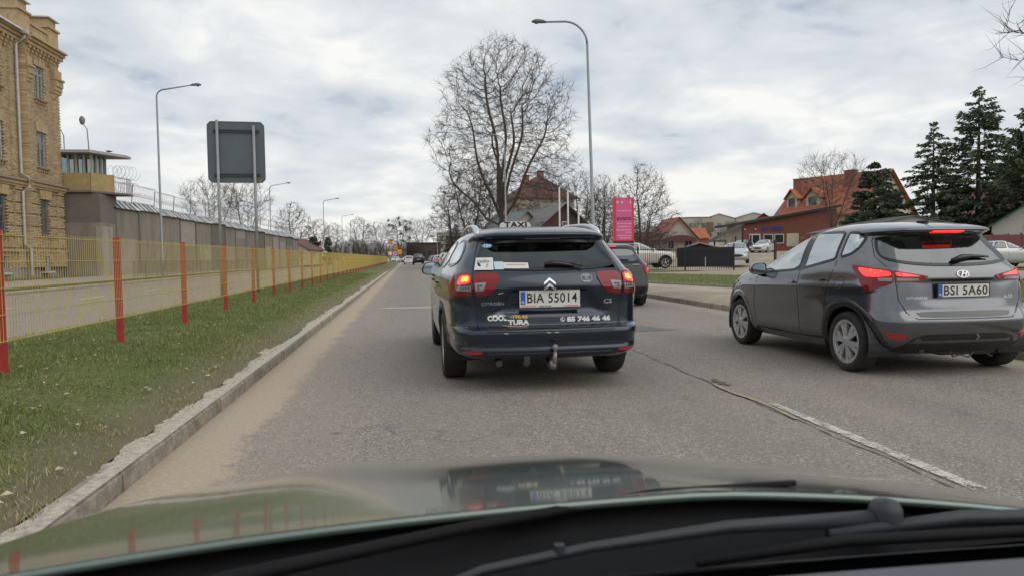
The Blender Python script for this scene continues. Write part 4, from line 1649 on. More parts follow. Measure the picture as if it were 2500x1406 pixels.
# cabin
for x_ in (-0.37, 0.37):
    seat(taxi, x_, 2.25, 0.55, 0.48, 0.56)
seat(taxi, 0, 1.35, 0.55, 1.25, 0.50, wide=True)
steering_wheel(taxi, -0.37, 2.75, 0.95)
MB().box((0, 3.25, 0.90), (1.35, 0.4, 0.22)).build('dashboard', M_lining, taxi)
MB().box((0, 1.2, 0.44), (1.5, 2.2, 0.05)).box((0, 0.75, 0.80), (1.25, 0.55, 0.03)).build('cabin_floor', M_lining, taxi)
MB().box((0.0, 2.75, 1.27), (0.24, 0.03, 0.06)).build('rear_view_mirror', M_trim, taxi)
mb = MB().tube([(0.0, 2.35, 1.44), (0.0, 2.28, 1.56)], [0.005, 0.003], 6)
mb.build('aerial', M_trim, taxi)
tx.patch('fuel_flap', 'R', chaikin([(0.72, 0.78), (0.90, 0.78), (0.90, 0.95), (0.72, 0.95)], 2), 0.002, M_navy, taxi, 0.05)
tx.patch('side_marker', 'S', chaikin([(-0.985, 0.46), (-0.925, 0.455), (-0.925, 0.50), (-0.975, 0.505)], 1), 0.004, mat('chip_grey', (0.30, 0.31, 0.31), 0.4), taxi, 0.03)
# scuffs on the bumper edge
for a in (-0.42, -0.05, 0.02):
    tx.patch('paint_scuff', 'S', chaikin([(a, 0.522), (a + 0.03, 0.524), (a + 0.05, 0.518), (a + 0.02, 0.514)], 2), 0.002, mat('scuff', (0.45, 0.45, 0.44), 0.7), taxi, 0.02, skirt=False)
tx.patch('paint_scuff', 'S', [(-0.455, 0.858), (-0.41, 0.868), (-0.408, 0.864), (-0.45, 0.851)], 0.002, MATS['scuff'], taxi, 0.02, skirt=False)
# ------------------------------------------------------------------ the grey hatchback in the right lane
M_grey = mat('paint_grey', (0.145, 0.150, 0.163), 0.20, 0.85, coat=0.8, noise=0.05, nscale=3, dirt=((0.17, 0.155, 0.13), 0.14, 2.0))


def hy_dent(x, y, z):
    zt = np.interp(z, [0.66, 0.71, 0.88, 0.905], [0, 1, 1, 0])
    half = np.interp(z, [0.67, 0.90], [0.36, 0.46])
    g = 1 / (1 + np.exp((np.abs(x) - half) / 0.045))
    zb = np.exp(-((z - 0.565) / 0.022) ** 2)
    g2 = 1 / (1 + np.exp((np.abs(x) - 0.54) / 0.02))
    return (0.016 * zt * g + 0.0 * zb * g2) * (y < 0.5)


def hy_crease(x, y, z):
    # rising shoulder line, front fender and rear arch swell, tucked door bottoms
    line = 0.78 + 0.055 * (2.4 - y) / 2.0
    c = 0.013 * np.exp(-((z - line) / 0.05) ** 2) * (y > 0.3) * (y < 2.9)
    c = c - 0.018 * np.exp(-((z - 0.50) / 0.12) ** 2) * np.exp(-((y - 1.75) / 0.75) ** 4)
    c = c + 0.020 * np.exp(-((z - 0.60) / 0.16) ** 2) * np.exp(-((y - 0.62) / 0.42) ** 4)
    return c * (x > 0.4)


HY_ROWS = [(0.20, 0.78, 0.22, 3.52), (0.27, 0.835, 0.12, 3.64), (0.34, 0.865, 0.045, 3.70), (0.44, 0.882, 0.01, 3.72), (0.52, 0.888, 0.0, 3.71), (0.57, 0.89, 0.02, 3.70), (0.62, 0.89, 0.05, 3.67),
           (0.72, 0.888, 0.062, 3.61), (0.82, 0.882, 0.068, 3.50), (0.92, 0.866, 0.080, 3.22), (1.00, 0.838, 0.12, 2.86), (1.05, 0.808, 0.165, 2.66), (1.16, 0.765, 0.26, 2.38), (1.27, 0.71, 0.355, 2.10),
           (1.31, 0.688, 0.385, 1.99), (1.335, 0.672, 0.33, 1.92), (1.36, 0.655, 0.245, 1.84), (1.385, 0.63, 0.27, 1.76), (1.415, 0.575, 0.40, 1.64), (1.44, 0.48, 0.58, 1.50), (1.458, 0.33, 0.82, 1.33), (1.466, 0.18, 0.95, 1.22)]
hs = Shell(HY_ROWS, rr=0.24, ryr=0.34, rf=0.45, ryf=0.5, bow=0.09, tap_r=0.14, tap_f=0.16, dent=hy_dent, crease=hy_crease)
hy = thing('grey_hatchback', 'grey hatchback with lit brake lights stopped in the right lane', 'car', (5.09, 6.08, 0))
HR, HF, HRR = 0.60, 2.93, 0.295
HA = 0.345
h_rear = [(-0.62, 1.065), (-0.30, 1.020), (0.30, 1.020), (0.62, 1.065), (0.70, 1.13), (0.655, 1.25), (0.61, 1.318), (0.0, 1.33), (-0.61, 1.318), (-0.655, 1.25), (-0.70, 1.13)]
h_q = [(0.66, 1.135), (0.815, 1.098), (0.835, 1.372), (0.66, 1.362), (0.585, 1.30), (0.59, 1.20)]
h_r = [(0.865, 1.085), (1.385, 0.985), (1.415, 1.380), (0.885, 1.376)]
h_f = [(1.465, 0.970), (2.43, 0.915), (2.20, 1.10), (1.98, 1.265), (1.78, 1.358), (1.495, 1.382)]
h_ws = [(-0.70, 1.07), (0.70, 1.07), (0.52, 1.375), (-0.52, 1.375)]
h_gate = [(-0.50, 0.545), (-0.62, 0.70), (-0.645, 0.98), (-0.715, 1.12), (-0.63, 1.335), (0.63, 1.335), (0.715, 1.12), (0.645, 0.98), (0.62, 0.70), (0.50, 0.545)]
h_bump = [(-1.4, 0.18), (1.4, 0.18), (1.30, 0.62), (1.10, 0.72), (0.80, 0.80), (0.63, 0.75), (0.50, 0.545), (-0.50, 0.545), (-0.63, 0.75), (-0.80, 0.80), (-1.10, 0.72), (-1.30, 0.62)]
h_dr = [(0.94, 0.30), (1.41, 0.275), (1.42, 1.0), (1.45, 1.395), (0.86, 1.39), (0.84, 1.09), (0.90, 0.72)]
h_df = [(1.43, 0.275), (2.42, 0.29), (2.45, 0.60), (2.40, 0.96), (1.95, 1.29), (1.75, 1.37), (1.47, 1.395)]
hs.build(72, [('S', h_rear, 0.02), ('D', h_q, 0.02), ('D', h_r, 0.02), ('D', h_f, 0.02), ('F', h_ws, 0.02)],
         [('tailgate', 'S', h_gate), ('rear_bumper', 'S', h_bump), ('door', 'L', h_dr), ('door', 'R', h_dr), ('door', 'L', h_df), ('door', 'R', h_df)],
         [(HR, HRR, HA), (HF, HRR, HA)], M_black, M_grey, hy, M_lining)
hs.pane('S', chaikin(h_rear, 2), 0.004, glass_mat('rear_glass', (0.20, 0.25, 0.25), base=0.14, grazing=0.7), hy, ring=0.026, name='rear_window')
M_glass_side = glass_mat('side_glass', (0.20, 0.26, 0.245), base=0.12, grazing=0.6)
for md in 'LR':
    hs.pane(md, chaikin(h_q, 2, 0.15), 0.004, M_glass_side, hy, ring=0.026, name='side_window')
    hs.pane(md, chaikin(h_r, 2, 0.07), 0.004, M_glass_side, hy, ring=0.026, name='side_window')
    hs.pane(md, chaikin(h_f, 2, 0.10), 0.004, M_glass_side, hy, ring=0.026, name='side_window')
    hs.patch('pillar_trim', md, [(1.36, 0.985), (1.49, 0.968), (1.515, 1.388), (1.40, 1.388)], 0.003, M_trim, hy, 0.05, skirt=False)
    for ln in ([(0.96, 0.305), (1.42, 0.280), (2.42, 0.295)], [(1.425, 0.28), (1.43, 0.98)], [(0.96, 0.305), (0.91, 0.70), (0.845, 0.98), (0.84, 1.08)], [(2.42, 0.295), (2.46, 0.60), (2.38, 0.93)]):
        hs.line(md, ln, 0.007, 0.0015, M_gap, hy)
    for yh, zh in ((1.48, 0.842), (0.93, 0.885)):
        hs.patch('handle_cup', md, circle_poly(yh + 0.075, zh, 0.062, 20, 0.038), 0.002, mat('cup_shade', (0.11, 0.112, 0.12), 0.22, 0.8, coat=0.8), hy, 0.03, skirt=False)
        hs.patch('door_handle', md, chaikin([(yh, zh - 0.008), (yh + 0.16, zh + 0.002), (yh + 0.16, zh + 0.028), (yh, zh + 0.020)], 2), 0.028, M_grey, hy, 0.03)
    arch_ring(hs, HR, HRR, HA, hy, M_grey, 0.215)
    if md == 'L':
        arch_ring(hs, HF, HRR, HA, hy, M_grey, 0.215)
    hs.line(md, [(1.0, 0.262), (2.5, 0.250)], 0.05, 0.006, mat('sill_grey', (0.11, 0.112, 0.12), 0.22, 0.8, coat=0.8), hy, 'sill')
    hs.patch('side_indicator', md, chaikin([(2.55, 0.845), (2.63, 0.835), (2.60, 0.862)], 1), 0.006, M_lens_clear, hy, 0.03)
    hs.patch('headlight', 'F', chaikin([(0.48, 0.66), (0.80, 0.67), (1.12, 0.80), (1.05, 0.84), (0.70, 0.78)] if md == 'R' else mirror_poly([(0.48, 0.66), (0.80, 0.67), (1.12, 0.80), (1.05, 0.84), (0.70, 0.78)]), 2), 0.008, M_lens_clear, hy, 0.05)
hs.patch('fuel_flap', 'L', circle_poly(0.70, 0.865, 0.062, 28), 0.0015, M_grey, hy, 0.03, skirt=False)
mb = MB()
hs.line('L', circle_poly(0.70, 0.865, 0.064, 28) + [circle_poly(0.70, 0.865, 0.064, 28)[0]], 0.004, 0.0028, M_gap, hy, step=0.02)
hs.pane('F', chaikin(h_ws, 2), 0.004, M_glass, hy, ring=0.03, name='windscreen')
wheel_well(HR, HRR, HA + 0.02, 0.52, 0.84, hy)
wheel_well(HF, HRR, HA + 0.02, 0.52, 0.82, hy)
# tailgate seam, bumper seam
hs.line('S', [(-0.645, 1.325), (-0.725, 1.12), (-0.648, 0.98), (-0.625, 0.72), (-0.56, 0.60), (-0.48, 0.545), (0.48, 0.545), (0.56, 0.60), (0.625, 0.72), (0.648, 0.98), (0.725, 1.12), (0.645, 1.325)], 0.007, 0.0016, M_gap, hy)
for sg in (-1, 1):
    hs.line('S', [(sg * 0.80, 0.80), (sg * 0.95, 0.775), (sg * 1.12, 0.70)], 0.006, 0.0016, M_gap, hy)
    mp = (lambda p: p) if sg < 0 else mirror_poly
    inn = chaikin([(-0.645, 0.985), (-0.48, 0.955), (-0.335, 0.930), (-0.40, 0.885), (-0.645, 0.880)], 1, 0.12)
    outp = chaikin([(-0.655, 0.988), (-0.80, 1.010), (-1.02, 1.040), (-1.035, 1.0), (-0.96, 0.86), (-0.90, 0.795), (-0.80, 0.825), (-0.655, 0.875)], 1, 0.12)
    a = hs.patch('tail_light', 'S', mp(inn), 0.010, M_lens, hy, 0.035)
    b = hs.patch('tail_light', 'S', mp(outp), 0.010, M_lens, hy, 0.035)
    hs.patch('lamp_lit', 'S', mp(chaikin([(-0.665, 0.975), (-0.82, 0.998), (-0.97, 1.015), (-0.92, 0.93), (-0.80, 0.925), (-0.665, 0.935)], 1, 0.2)), 0.0125, M_lit, b, 0.035, skirt=False)
    hs.patch('lamp_lit', 'S', mp(chaikin([(-0.63, 0.972), (-0.50, 0.948), (-0.40, 0.926), (-0.63, 0.930)], 1, 0.15)), 0.0125, mat('lamp_dim', (0.5, 0.02, 0.015), 0.25, emit=(1.0, 0.02, 0.015), estr=0.55, coat=1.0), a, 0.035, skirt=False)
    hs.patch('clear_lens', 'S', mp([(-0.63, 0.918), (-0.44, 0.912), (-0.43, 0.894), (-0.63, 0.890)]), 0.0125, M_lens_clear, a, 0.03, skirt=False)
    hs.patch('clear_lens', 'S', mp([(-0.665, 0.920), (-0.79, 0.918), (-0.78, 0.888), (-0.665, 0.888)]), 0.0125, M_lens_clear, b, 0.03, skirt=False)
    for px_q, pz_q in ((-0.74, 0.975), (-0.83, 0.985), (-0.80, 0.955)):
        hs.patch('lamp_core', 'S', circle_poly(-sg * px_q if sg > 0 else px_q, pz_q, 0.010, 8), 0.0145, M_hot, b, 0.02, skirt=False)
    hs.patch('reflector', 'S', mp(chaikin([(-0.80, 0.425), (-0.56, 0.405), (-0.60, 0.355), (-0.72, 0.365)], 1)), 0.008, M_refl, hy, 0.035)
hs.patch('bumper_insert', 'S', chaikin([(-0.50, 0.375), (-0.38, 0.405), (0.38, 0.405), (0.50, 0.375), (0.62, 0.26), (0.60, 0.215), (-0.60, 0.215), (-0.62, 0.26)], 1, 0.15), 0.004, M_black, hy, 0.06)
hs.patch('tailgate_band', 'S', chaikin([(-0.49, 0.612), (0.49, 0.612), (0.44, 0.560), (-0.44, 0.560)], 1, 0.15), 0.003, mat('band_shade', (0.045, 0.046, 0.05), 0.3, 0.3, coat=0.6), hy, 0.05, skirt=False)
hs.patch('brake_light', 'S', chaikin([(-0.16, 1.337), (0.16, 1.337), (0.165, 1.353), (-0.165, 1.353)], 1, 0.1), 0.008, M_lit, hy, 0.04)
for k in range(11):
    hs.patch('led', 'S', circle_poly(-0.135 + 0.027 * k, 1.345, 0.006, 8), 0.011, M_hot, hy, 0.02, skirt=False)
# emblem: slanted letter in an oval
mb = MB()
n = 28
for (ra, rb) in ((1.0, 0.86),):
    mb.add([hs.P('S', 0.062 * r * math.cos(2 * math.pi * k / n), 0.945 + 0.032 * r * math.sin(2 * math.pi * k / n), 0.012) for r in (ra, rb) for k in range(n)],
           [(k, (k + 1) % n, n + (k + 1) % n, n + k) for k in range(n)])
mb.build('emblem', M_chrome, hy, fix=False)
hs.text('H', 'S', 0.0, 0.945, 0.056, M_chrome, hy, 0.013, 0.0015, 1.5, shear=0.45, name='emblem_letter')
number_plate(hy, -0.01, 0.062, 0.800, 'BSI 5A60', 0.0)
hs.text('HYUNDAI', 'S', -0.455, 0.735, 0.034, M_chrome, hy, 0.005, 0.001, 1.3)
hs.text('ix20', 'S', 0.475, 0.735, 0.046, M_chrome, hy, 0.005, 0.0008, 1.25, shear=0.2)
# handle bar above the plate
hs.patch('tailgate_grip', 'S', chaikin([(-0.34, 0.905), (0.34, 0.905), (0.30, 0.885), (-0.30, 0.885)], 1, 0.15), 0.006, M_trim, hy, 0.04)
# wiper
mb = MB()
mb.tube([hs.P('S', a_, b_, 0.025) for a_, b_ in ((-0.05, 1.055), (0.06, 1.085), (0.16, 1.093), (0.30, 1.090), (0.36, 1.085))], [0.022, 0.026, 0.018, 0.012, 0.007], 8)
mb.build('rear_wiper', M_trim, hy, smooth=True)
for sg in (-1, 1):
    wheel(hy, sg * 0.755, HR, HRR, 0.195, sg, 'six', 0.212)
    wheel(hy, sg * 0.745, HF, HRR, 0.195, sg, 'six', 0.212)
    mirror(hy, sg * 0.93, 2.22, 0.985, sg, M_grey, w_=0.20, h_=0.145)
mb = MB().tube([(0, 0.62, 1.44), (0.01, 0.42, 1.58)], [0.006, 0.003], 6).box((0, 0.63, 1.452), (0.05, 0.11, 0.02))
mb.build('aerial', M_trim, hy)
mb = MB().tube([(-0.35, 0.16, 0.235), (-0.30, 0.30, 0.24), (-0.2, 0.9, 0.24)], 0.025, 10).box((0.25, 0.45, 0.235), (0.6, 0.3, 0.13)).box((0, 0.62, 0.25), (1.2, 0.09, 0.07))
mb.tube([(-0.12, 0.10, 0.24), (-0.08, 0.10, 0.185), (0.0, 0.11, 0.20), (0.08, 0.10, 0.175), (0.15, 0.12, 0.22)], 0.008, 6)
mb.build('exhaust', M_steel, hy)
MB().tube([(0.10, 0.03, 0.40), (0.10, -0.005, 0.375), (0.10, 0.03, 0.35)], 0.008, 6).build('tow_eye', M_chrome, hy)
for x_ in (-0.35, 0.35):
    seat(hy, x_, 1.62, 0.52, 0.47, 0.56)
seat(hy, 0, 0.82, 0.52, 1.15, 0.48, wide=True)
steering_wheel(hy, -0.35, 2.08, 0.93)
MB().box((0, 2.48, 0.86), (1.35, 0.35, 0.22)).build('dashboard', M_lining, hy)
MB().box((0, 1.4, 0.40), (1.45, 2.2, 0.05)).box((0, 0.5, 0.90), (1.1, 0.4, 0.03)).build('cabin_floor', M_lining, hy)
MB().box((0.0, 2.0, 1.27), (0.24, 0.03, 0.07)).build('rear_view_mirror', M_trim, hy)
# ------------------------------------------------------------------ simpler cars further off
CARS = {}


def car_proto(kind):
    """returns (shell params) for one of the plainer cars"""
    if kind == 'hatch':       # low black hatchback
        rows = [(0.24, 0.76, 0.14, 4.02), (0.32, 0.82, 0.03, 4.12), (0.44, 0.845, 0.0, 4.16), (0.56, 0.85, 0.02, 4.14), (0.72, 0.855, 0.06, 4.06), (0.84, 0.85, 0.09, 3.80), (0.93, 0.83, 0.12, 3.25), (0.98, 0.80, 0.17, 2.95),
                (1.12, 0.725, 0.34, 2.62), (1.26, 0.66, 0.46, 2.25), (1.33, 0.625, 0.46, 2.05), (1.37, 0.58, 0.48, 1.92), (1.41, 0.48, 0.72, 1.72), (1.43, 0.30, 1.0, 1.5)]
        p = dict(L=4.16, ar=0.75, af=3.30, r=0.31, w=0.72, z0=0.99, z1=1.33, rw=[(-0.62, 0.985), (0.62, 0.985), (0.50, 1.325), (-0.50, 1.325)],
                 sw=[[(0.78, 1.02), (1.62, 1.0), (1.62, 1.34), (0.98, 1.325)], [(1.70, 1.0), (2.62, 0.985), (2.2, 1.22), (1.98, 1.33), (1.70, 1.345)]],
                 ws=[(-0.68, 1.0), (0.68, 1.0), (0.5, 1.37), (-0.5, 1.37)], lamp=[(0.60, 0.99), (0.78, 0.98), (0.98, 0.93), (0.98, 0.74), (0.80, 0.70), (0.66, 0.74)], plate=0.80, wheel='five')
    elif kind == 'suv':
        rows = [(0.36, 0.82, 0.18, 4.60), (0.46, 0.90, 0.04, 4.74), (0.60, 0.935, 0.0, 4.80), (0.78, 0.945, 0.03, 4.80), (0.95, 0.945, 0.06, 4.76), (1.05, 0.935, 0.08, 4.62), (1.10, 0.92, 0.09, 4.40), (1.16, 0.89, 0.12, 3.62), (1.20, 0.85, 0.15, 3.42),
                (1.40, 0.785, 0.28, 3.02), (1.56, 0.72, 0.40, 2.70), (1.64, 0.67, 0.40, 2.52), (1.69, 0.60, 0.45, 2.38), (1.73, 0.48, 0.7, 2.15), (1.75, 0.30, 1.0, 1.9)]
        p = dict(L=4.8, ar=0.98, af=3.88, r=0.385, w=0.80, rw=[(-0.66, 1.19), (0.66, 1.19), (0.56, 1.61), (-0.56, 1.61)],
                 sw=[[(0.55, 1.24), (1.20, 1.20), (1.24, 1.62), (0.72, 1.60)], [(1.30, 1.20), (2.10, 1.19), (2.10, 1.645), (1.33, 1.635)], [(2.18, 1.19), (3.15, 1.20), (2.75, 1.48), (2.52, 1.61), (2.18, 1.645)]],
                 ws=[(-0.74, 1.22), (0.74, 1.22), (0.58, 1.67), (-0.58, 1.67)], lamp=[(0.62, 1.20), (0.80, 1.18), (0.98, 1.14), (0.98, 0.93), (0.72, 0.93)], plate=0.92, wheel='five')
    else:                     # saloon
        rows = [(0.24, 0.78, 0.14, 4.34), (0.32, 0.84, 0.04, 4.45), (0.44, 0.865, 0.0, 4.50), (0.58, 0.87, 0.02, 4.48), (0.74, 0.872, 0.05, 4.40), (0.85, 0.865, 0.08, 4.15), (0.92, 0.85, 0.20, 3.70), (0.97, 0.82, 0.52, 3.30), (1.01, 0.79, 0.72, 3.08),
                (1.14, 0.72, 0.98, 2.78), (1.28, 0.65, 1.22, 2.42), (1.35, 0.60, 1.38, 2.22), (1.40, 0.50, 1.55, 2.02), (1.425, 0.30, 1.72, 1.9)]
        p = dict(L=4.5, ar=0.92, af=3.56, r=0.31, w=0.74, rw=[(-0.60, 1.02), (0.60, 1.02), (0.48, 1.33), (-0.48, 1.33)],
                 sw=[[(1.05, 1.02), (1.80, 1.0), (1.82, 1.345), (1.38, 1.32)], [(1.90, 1.0), (2.80, 0.995), (2.38, 1.22), (2.15, 1.33), (1.90, 1.35)]],
                 ws=[(-0.68, 1.03), (0.68, 1.03), (0.5, 1.37), (-0.5, 1.37)], lamp=[(0.45, 0.90), (0.72, 0.90), (0.98, 0.88), (1.0, 0.76), (0.50, 0.73)], plate=0.68, wheel='ten')
    return rows, p


def simple_car(name, kind, paint, label, loc, rotz, group=None, lit=False, plate='', scale=1.0, front=False):
    key = kind
    root = thing(name, label, 'car', loc, rotz, group)
    root.scale = (scale,) * 3
    rows, p = car_proto(kind)
    if key in CARS:
        src = CARS[key]
        for ch in list(src.children):
            if ch.name.startswith(('lamp_lit',)) and not lit:
                continue
            c = ch.copy()
            COL.objects.link(c)
            c.parent = root
            if c.type == 'MESH' and ch.data.materials and ch.data.materials[0] is not None and ch.get('painted'):
                c.material_slots[0].link = 'OBJECT'
                c.material_slots[0].material = paint
            for g in list(ch.children):
                d = g.copy()
                COL.objects.link(d)
                d.parent = c
        lit_now = lit
    else:
        CARS[key] = root
        sh = Shell(rows, rr=0.22, ryr=0.28, rf=0.42, ryf=0.45, bow=0.06, tap_r=0.10, tap_f=0.12)
        bump = [(-1.3, 0.2), (1.3, 0.2), (1.25, rows[3][0] + 0.04), (-1.25, rows[3][0] + 0.04)]
        ob = sh.build(34, [], [('rear_bumper', 'S', bump)], [(p['ar'], p['r'], p['r'] + 0.05), (p['af'], p['r'], p['r'] + 0.05)], M_black, paint, root)
        for o in ob.values():
            o['painted'] = True
            o.material_slots[0].link = 'OBJECT'
            o.material_slots[0].material = paint
        sh.pane('S', chaikin(p['rw'], 2, 0.15), 0.004, M_opaque_glass, root, ring=0.03, step=0.09, name='rear_window')
        sh.pane('F', chaikin(p['ws'], 2, 0.15), 0.004, M_opaque_glass, root, ring=0.03, step=0.09, name='windscreen')
        for md in 'LR':
            for q in p['sw']:
                sh.pane(md, chaikin(q, 1, 0.12), 0.004, M_opaque_glass, root, ring=0.028, step=0.09, name='side_window')
            sh.line(md, [(p['sw'][0][1][0] + 0.04, 0.36), (p['sw'][0][1][0] + 0.04, p['sw'][0][1][1])], 0.008, 0.0015, M_gap, root)
            sh.line(md, [(p['sw'][-1][1][0] + 0.1, 0.36), (p['sw'][-1][1][0] + 0.1, p['sw'][-1][1][1] - 0.05)], 0.008, 0.0015, M_gap, root)
            pl = p['lamp'] if md == 'R' else mirror_poly(p['lamp'])
            sh.patch('tail_light', 'S', chaikin(pl, 1, 0.15), 0.010, M_lens, root, 0.06)
            c = (sum(a for a, b in pl) / len(pl), sum(b for a, b in pl) / len(pl))
            sh.patch('lamp_lit', 'S', circle_poly(c[0], c[1] - 0.02, 0.07, 12, 0.055), 0.014, M_lit, root, 0.05, skirt=False)
            fl = [(0.42, 0.66), (0.72, 0.66), (1.0, 0.74), (0.95, 0.80), (0.6, 0.78)]
            if kind == 'suv':
                fl = [(a, b + 0.26) for a, b in fl]
            sh.patch('headlight', 'F', chaikin(fl if md == 'R' else mirror_poly(fl), 2), 0.008, M_lens_clear, root, 0.06)
        sh.patch('grille', 'F', chaikin([(-0.4, 0.45 + 0.2 * (kind == 'suv')), (0.4, 0.45 + 0.2 * (kind == 'suv')), (0.45, 0.62 + 0.25 * (kind == 'suv')), (-0.45, 0.62 + 0.25 * (kind == 'suv'))], 1), 0.004, M_trim, root, 0.08)
        arch_ring(sh, p['ar'], p['r'], p['r'] + 0.05, root, M_black if kind == 'suv' else paint, rows[0][0] + 0.01)
        arch_ring(sh, p['af'], p['r'], p['r'] + 0.05, root, M_black if kind == 'suv' else paint, rows[0][0] + 0.01)
        if kind != 'suv':
            for o in root.children:
                if o.name.startswith('wheel_arch'):
                    o['painted'] = True
                    o.material_slots[0].link = 'OBJECT'
                    o.material_slots[0].material = paint
        wheel_well(p['ar'], p['r'], p['r'] + 0.06, 0.5, p['w'] + 0.07, root)
        wheel_well(p['af'], p['r'], p['r'] + 0.06, 0.5, p['w'] + 0.07, root)
        for sg in (-1, 1):
            wheel(root, sg * p['w'], p['ar'], p['r'], 0.2, sg, p['wheel'])
            wheel(root, sg * p['w'], p['af'], p['r'], 0.2, sg, p['wheel'])
            mo = mirror(root, sg * (rows[7][1] + 0.12), p['sw'][-1][1][0] - 0.15, p['sw'][-1][1][1] + 0.06, sg, paint, w_=0.2, h_=0.14)
            mo['painted'] = True
            mo.material_slots[0].link = 'OBJECT'
            mo.material_slots[0].material = paint
        yb = float(sh.pt_s(0, p['plate']).y) - 0.012
        number_plate(root, 0, yb, p['plate'], plate or 'BI 4726', 0.0)
        mb = MB().tube([(-0.4, 0.1, 0.26), (-0.4, 0.5, 0.26)], 0.025, 8)
        mb.build('exhaust', M_steel, root)
        mb = MB()
        mb.tube([sh.P('S', a, b, 0.02) for a, b in ((-0.02, p['rw'][0][1] + 0.03), (0.15, p['rw'][0][1] + 0.06), (0.32, p['rw'][0][1] + 0.05))], [0.015, 0.018, 0.01], 6)
        if kind != 'saloon':
            mb.build('rear_wiper', M_trim, root)
    return root


P_black = mat('paint_black', (0.008, 0.009, 0.011), 0.25, 0.0, coat=0.4, spec=0.3)
P_silver = mat('paint_silver', (0.46, 0.47, 0.47), 0.35, 0.5, coat=1.0)
P_white = mat('paint_white', (0.66, 0.66, 0.64), 0.35, 0.0, coat=1.0)
P_red = mat('paint_red', (0.28, 0.02, 0.02), 0.3, 0.0, coat=1.0)
P_champ = mat('paint_champagne', (0.58, 0.55, 0.49), 0.4, 0.3, coat=1.0, noise=0.05)

cor = simple_car('black_hatchback', 'hatch', P_black, 'black hatchback with lit brake lights half hidden behind the taxi', (4.60, 15.75, 0), 0, None, True, 'BI 0104P')
# high brake lamp of the black hatchback
MB().box((-0.02, 0.455, 1.355), (0.22, 0.02, 0.022)).build('brake_light', M_lit, cor)
for sg in (-1, 1):
    MB().box((sg * 0.45, 0.13, 0.945), (0.16, 0.01, 0.018)).build('badge', M_chrome, cor)

suv = simple_car('parked_suv', 'suv', P_champ, 'silver off-road car parked behind the black bar fence', (13.0, 47.6, 0.19), R(-90))
simple_car('parked_car', 'saloon', P_white, 'white car parked behind the nose of the silver off-road car', (15.6, 57.5, 0.36), R(-90), 'cars parked in the yard')
simple_car('parked_car', 'saloon', P_silver, 'silver car seen end-on past the right end of the black fence', (23.6, 50.6, 0.42), R(155), 'cars parked in the yard')
simple_car('parked_car', 'hatch', P_white, 'white hatchback parked in front of the red brick office', (38.3, 74.3, 1.02), R(138), 'cars parked in the yard')
simple_car('parked_car', 'hatch', P_black, 'black hatchback parked next to the office door', (36.9, 76.4, 1.12), R(138), 'cars parked in the yard')
simple_car('parked_saloon', 'saloon', P_silver, 'silver saloon by the maroon fence at the right edge', (28.6, 34.6, 0.16), R(-90))
# queue ahead
Q = 'cars queueing far down the road'
simple_car('queueing_car', 'suv', P_black, 'dark car alone in the left lane far ahead with its plate showing', (1.75, 112, 0), 0, Q, False, '', 0.95)
simple_car('queueing_car', 'hatch', P_white, 'white car just left of the dark far car', (0.35, 124, 0), 0, Q, False)
simple_car('queueing_car', 'hatch', P_silver, 'silver hatchback with a red lamp beside the taxi mirror', (4.05, 66, 0), 0, Q, True, '', 1.06)
simple_car('queueing_car', 'suv', P_white, 'white high car ahead of the silver hatchback in the right lane', (4.15, 77, 0), 0, Q, True, '', 0.92)
simple_car('queueing_car', 'hatch', P_white, 'small white hatchback in the middle of the far right lane queue', (4.2, 88, 0), 0, Q, True)
simple_car('queueing_car', 'saloon', P_silver, 'silver saloon fourth in the far right lane queue', (4.3, 98, 0), 0, Q, True)
simple_car('queueing_car', 'hatch', P_red, 'red hatchback near the head of the far queue', (4.4, 112, 0), 0, Q, True)
simple_car('queueing_car', 'saloon', P_black, 'dark saloon at the head of the far right lane queue', (4.6, 126, 0), 0, Q, True)
O = 'cars crossing beyond the end of the verge'
simple_car('crossing_car', 'hatch', P_silver, 'silver car coming towards us at the end of the yellow fence', (-2.2, 168, 0), R(172), O)
simple_car('crossing_car', 'saloon', P_white, 'pale car turning beyond the end of the verge', (2.6, 172, 0), R(75), O)
simple_car('crossing_car', 'hatch', P_champ, 'light car driving along the far carriageway behind the fence', (-8.2, 118, 0), R(180), O)
# ================================================================== the brick prison building on the left
def brick_mat():
    m = bpy.data.materials.new('ochre_brick')
    m.use_nodes = True
    t = NT(m.node_tree)
    o = t.node('ShaderNodeOutputMaterial')
    b = t.node('ShaderNodeBsdfPrincipled')
    t.link(b.outputs[0], o.inputs[0])
    at = t.node('ShaderNodeAttribute')
    at.attribute_name = 'tone'
    c = t.ramp(at.outputs['Fac'], [(0.0, (0.30, 0.205, 0.105)), (0.3, (0.41, 0.305, 0.18)), (0.7, (0.49, 0.38, 0.235)), (1.0, (0.57, 0.46, 0.31))])
    g = t.node('ShaderNodeNewGeometry')
    soot = t.maprange(t.noise(g.outputs['Position'], 0.5, 6, 0.65), 0.45, 0.75, 0.0, 0.45)
    t.link(t.mix(soot, c, (0.27, 0.205, 0.13)), b.inputs['Base Color'])
    b.inputs['Roughness'].default_value = 0.9
    MATS['ochre_brick'] = m
    return m


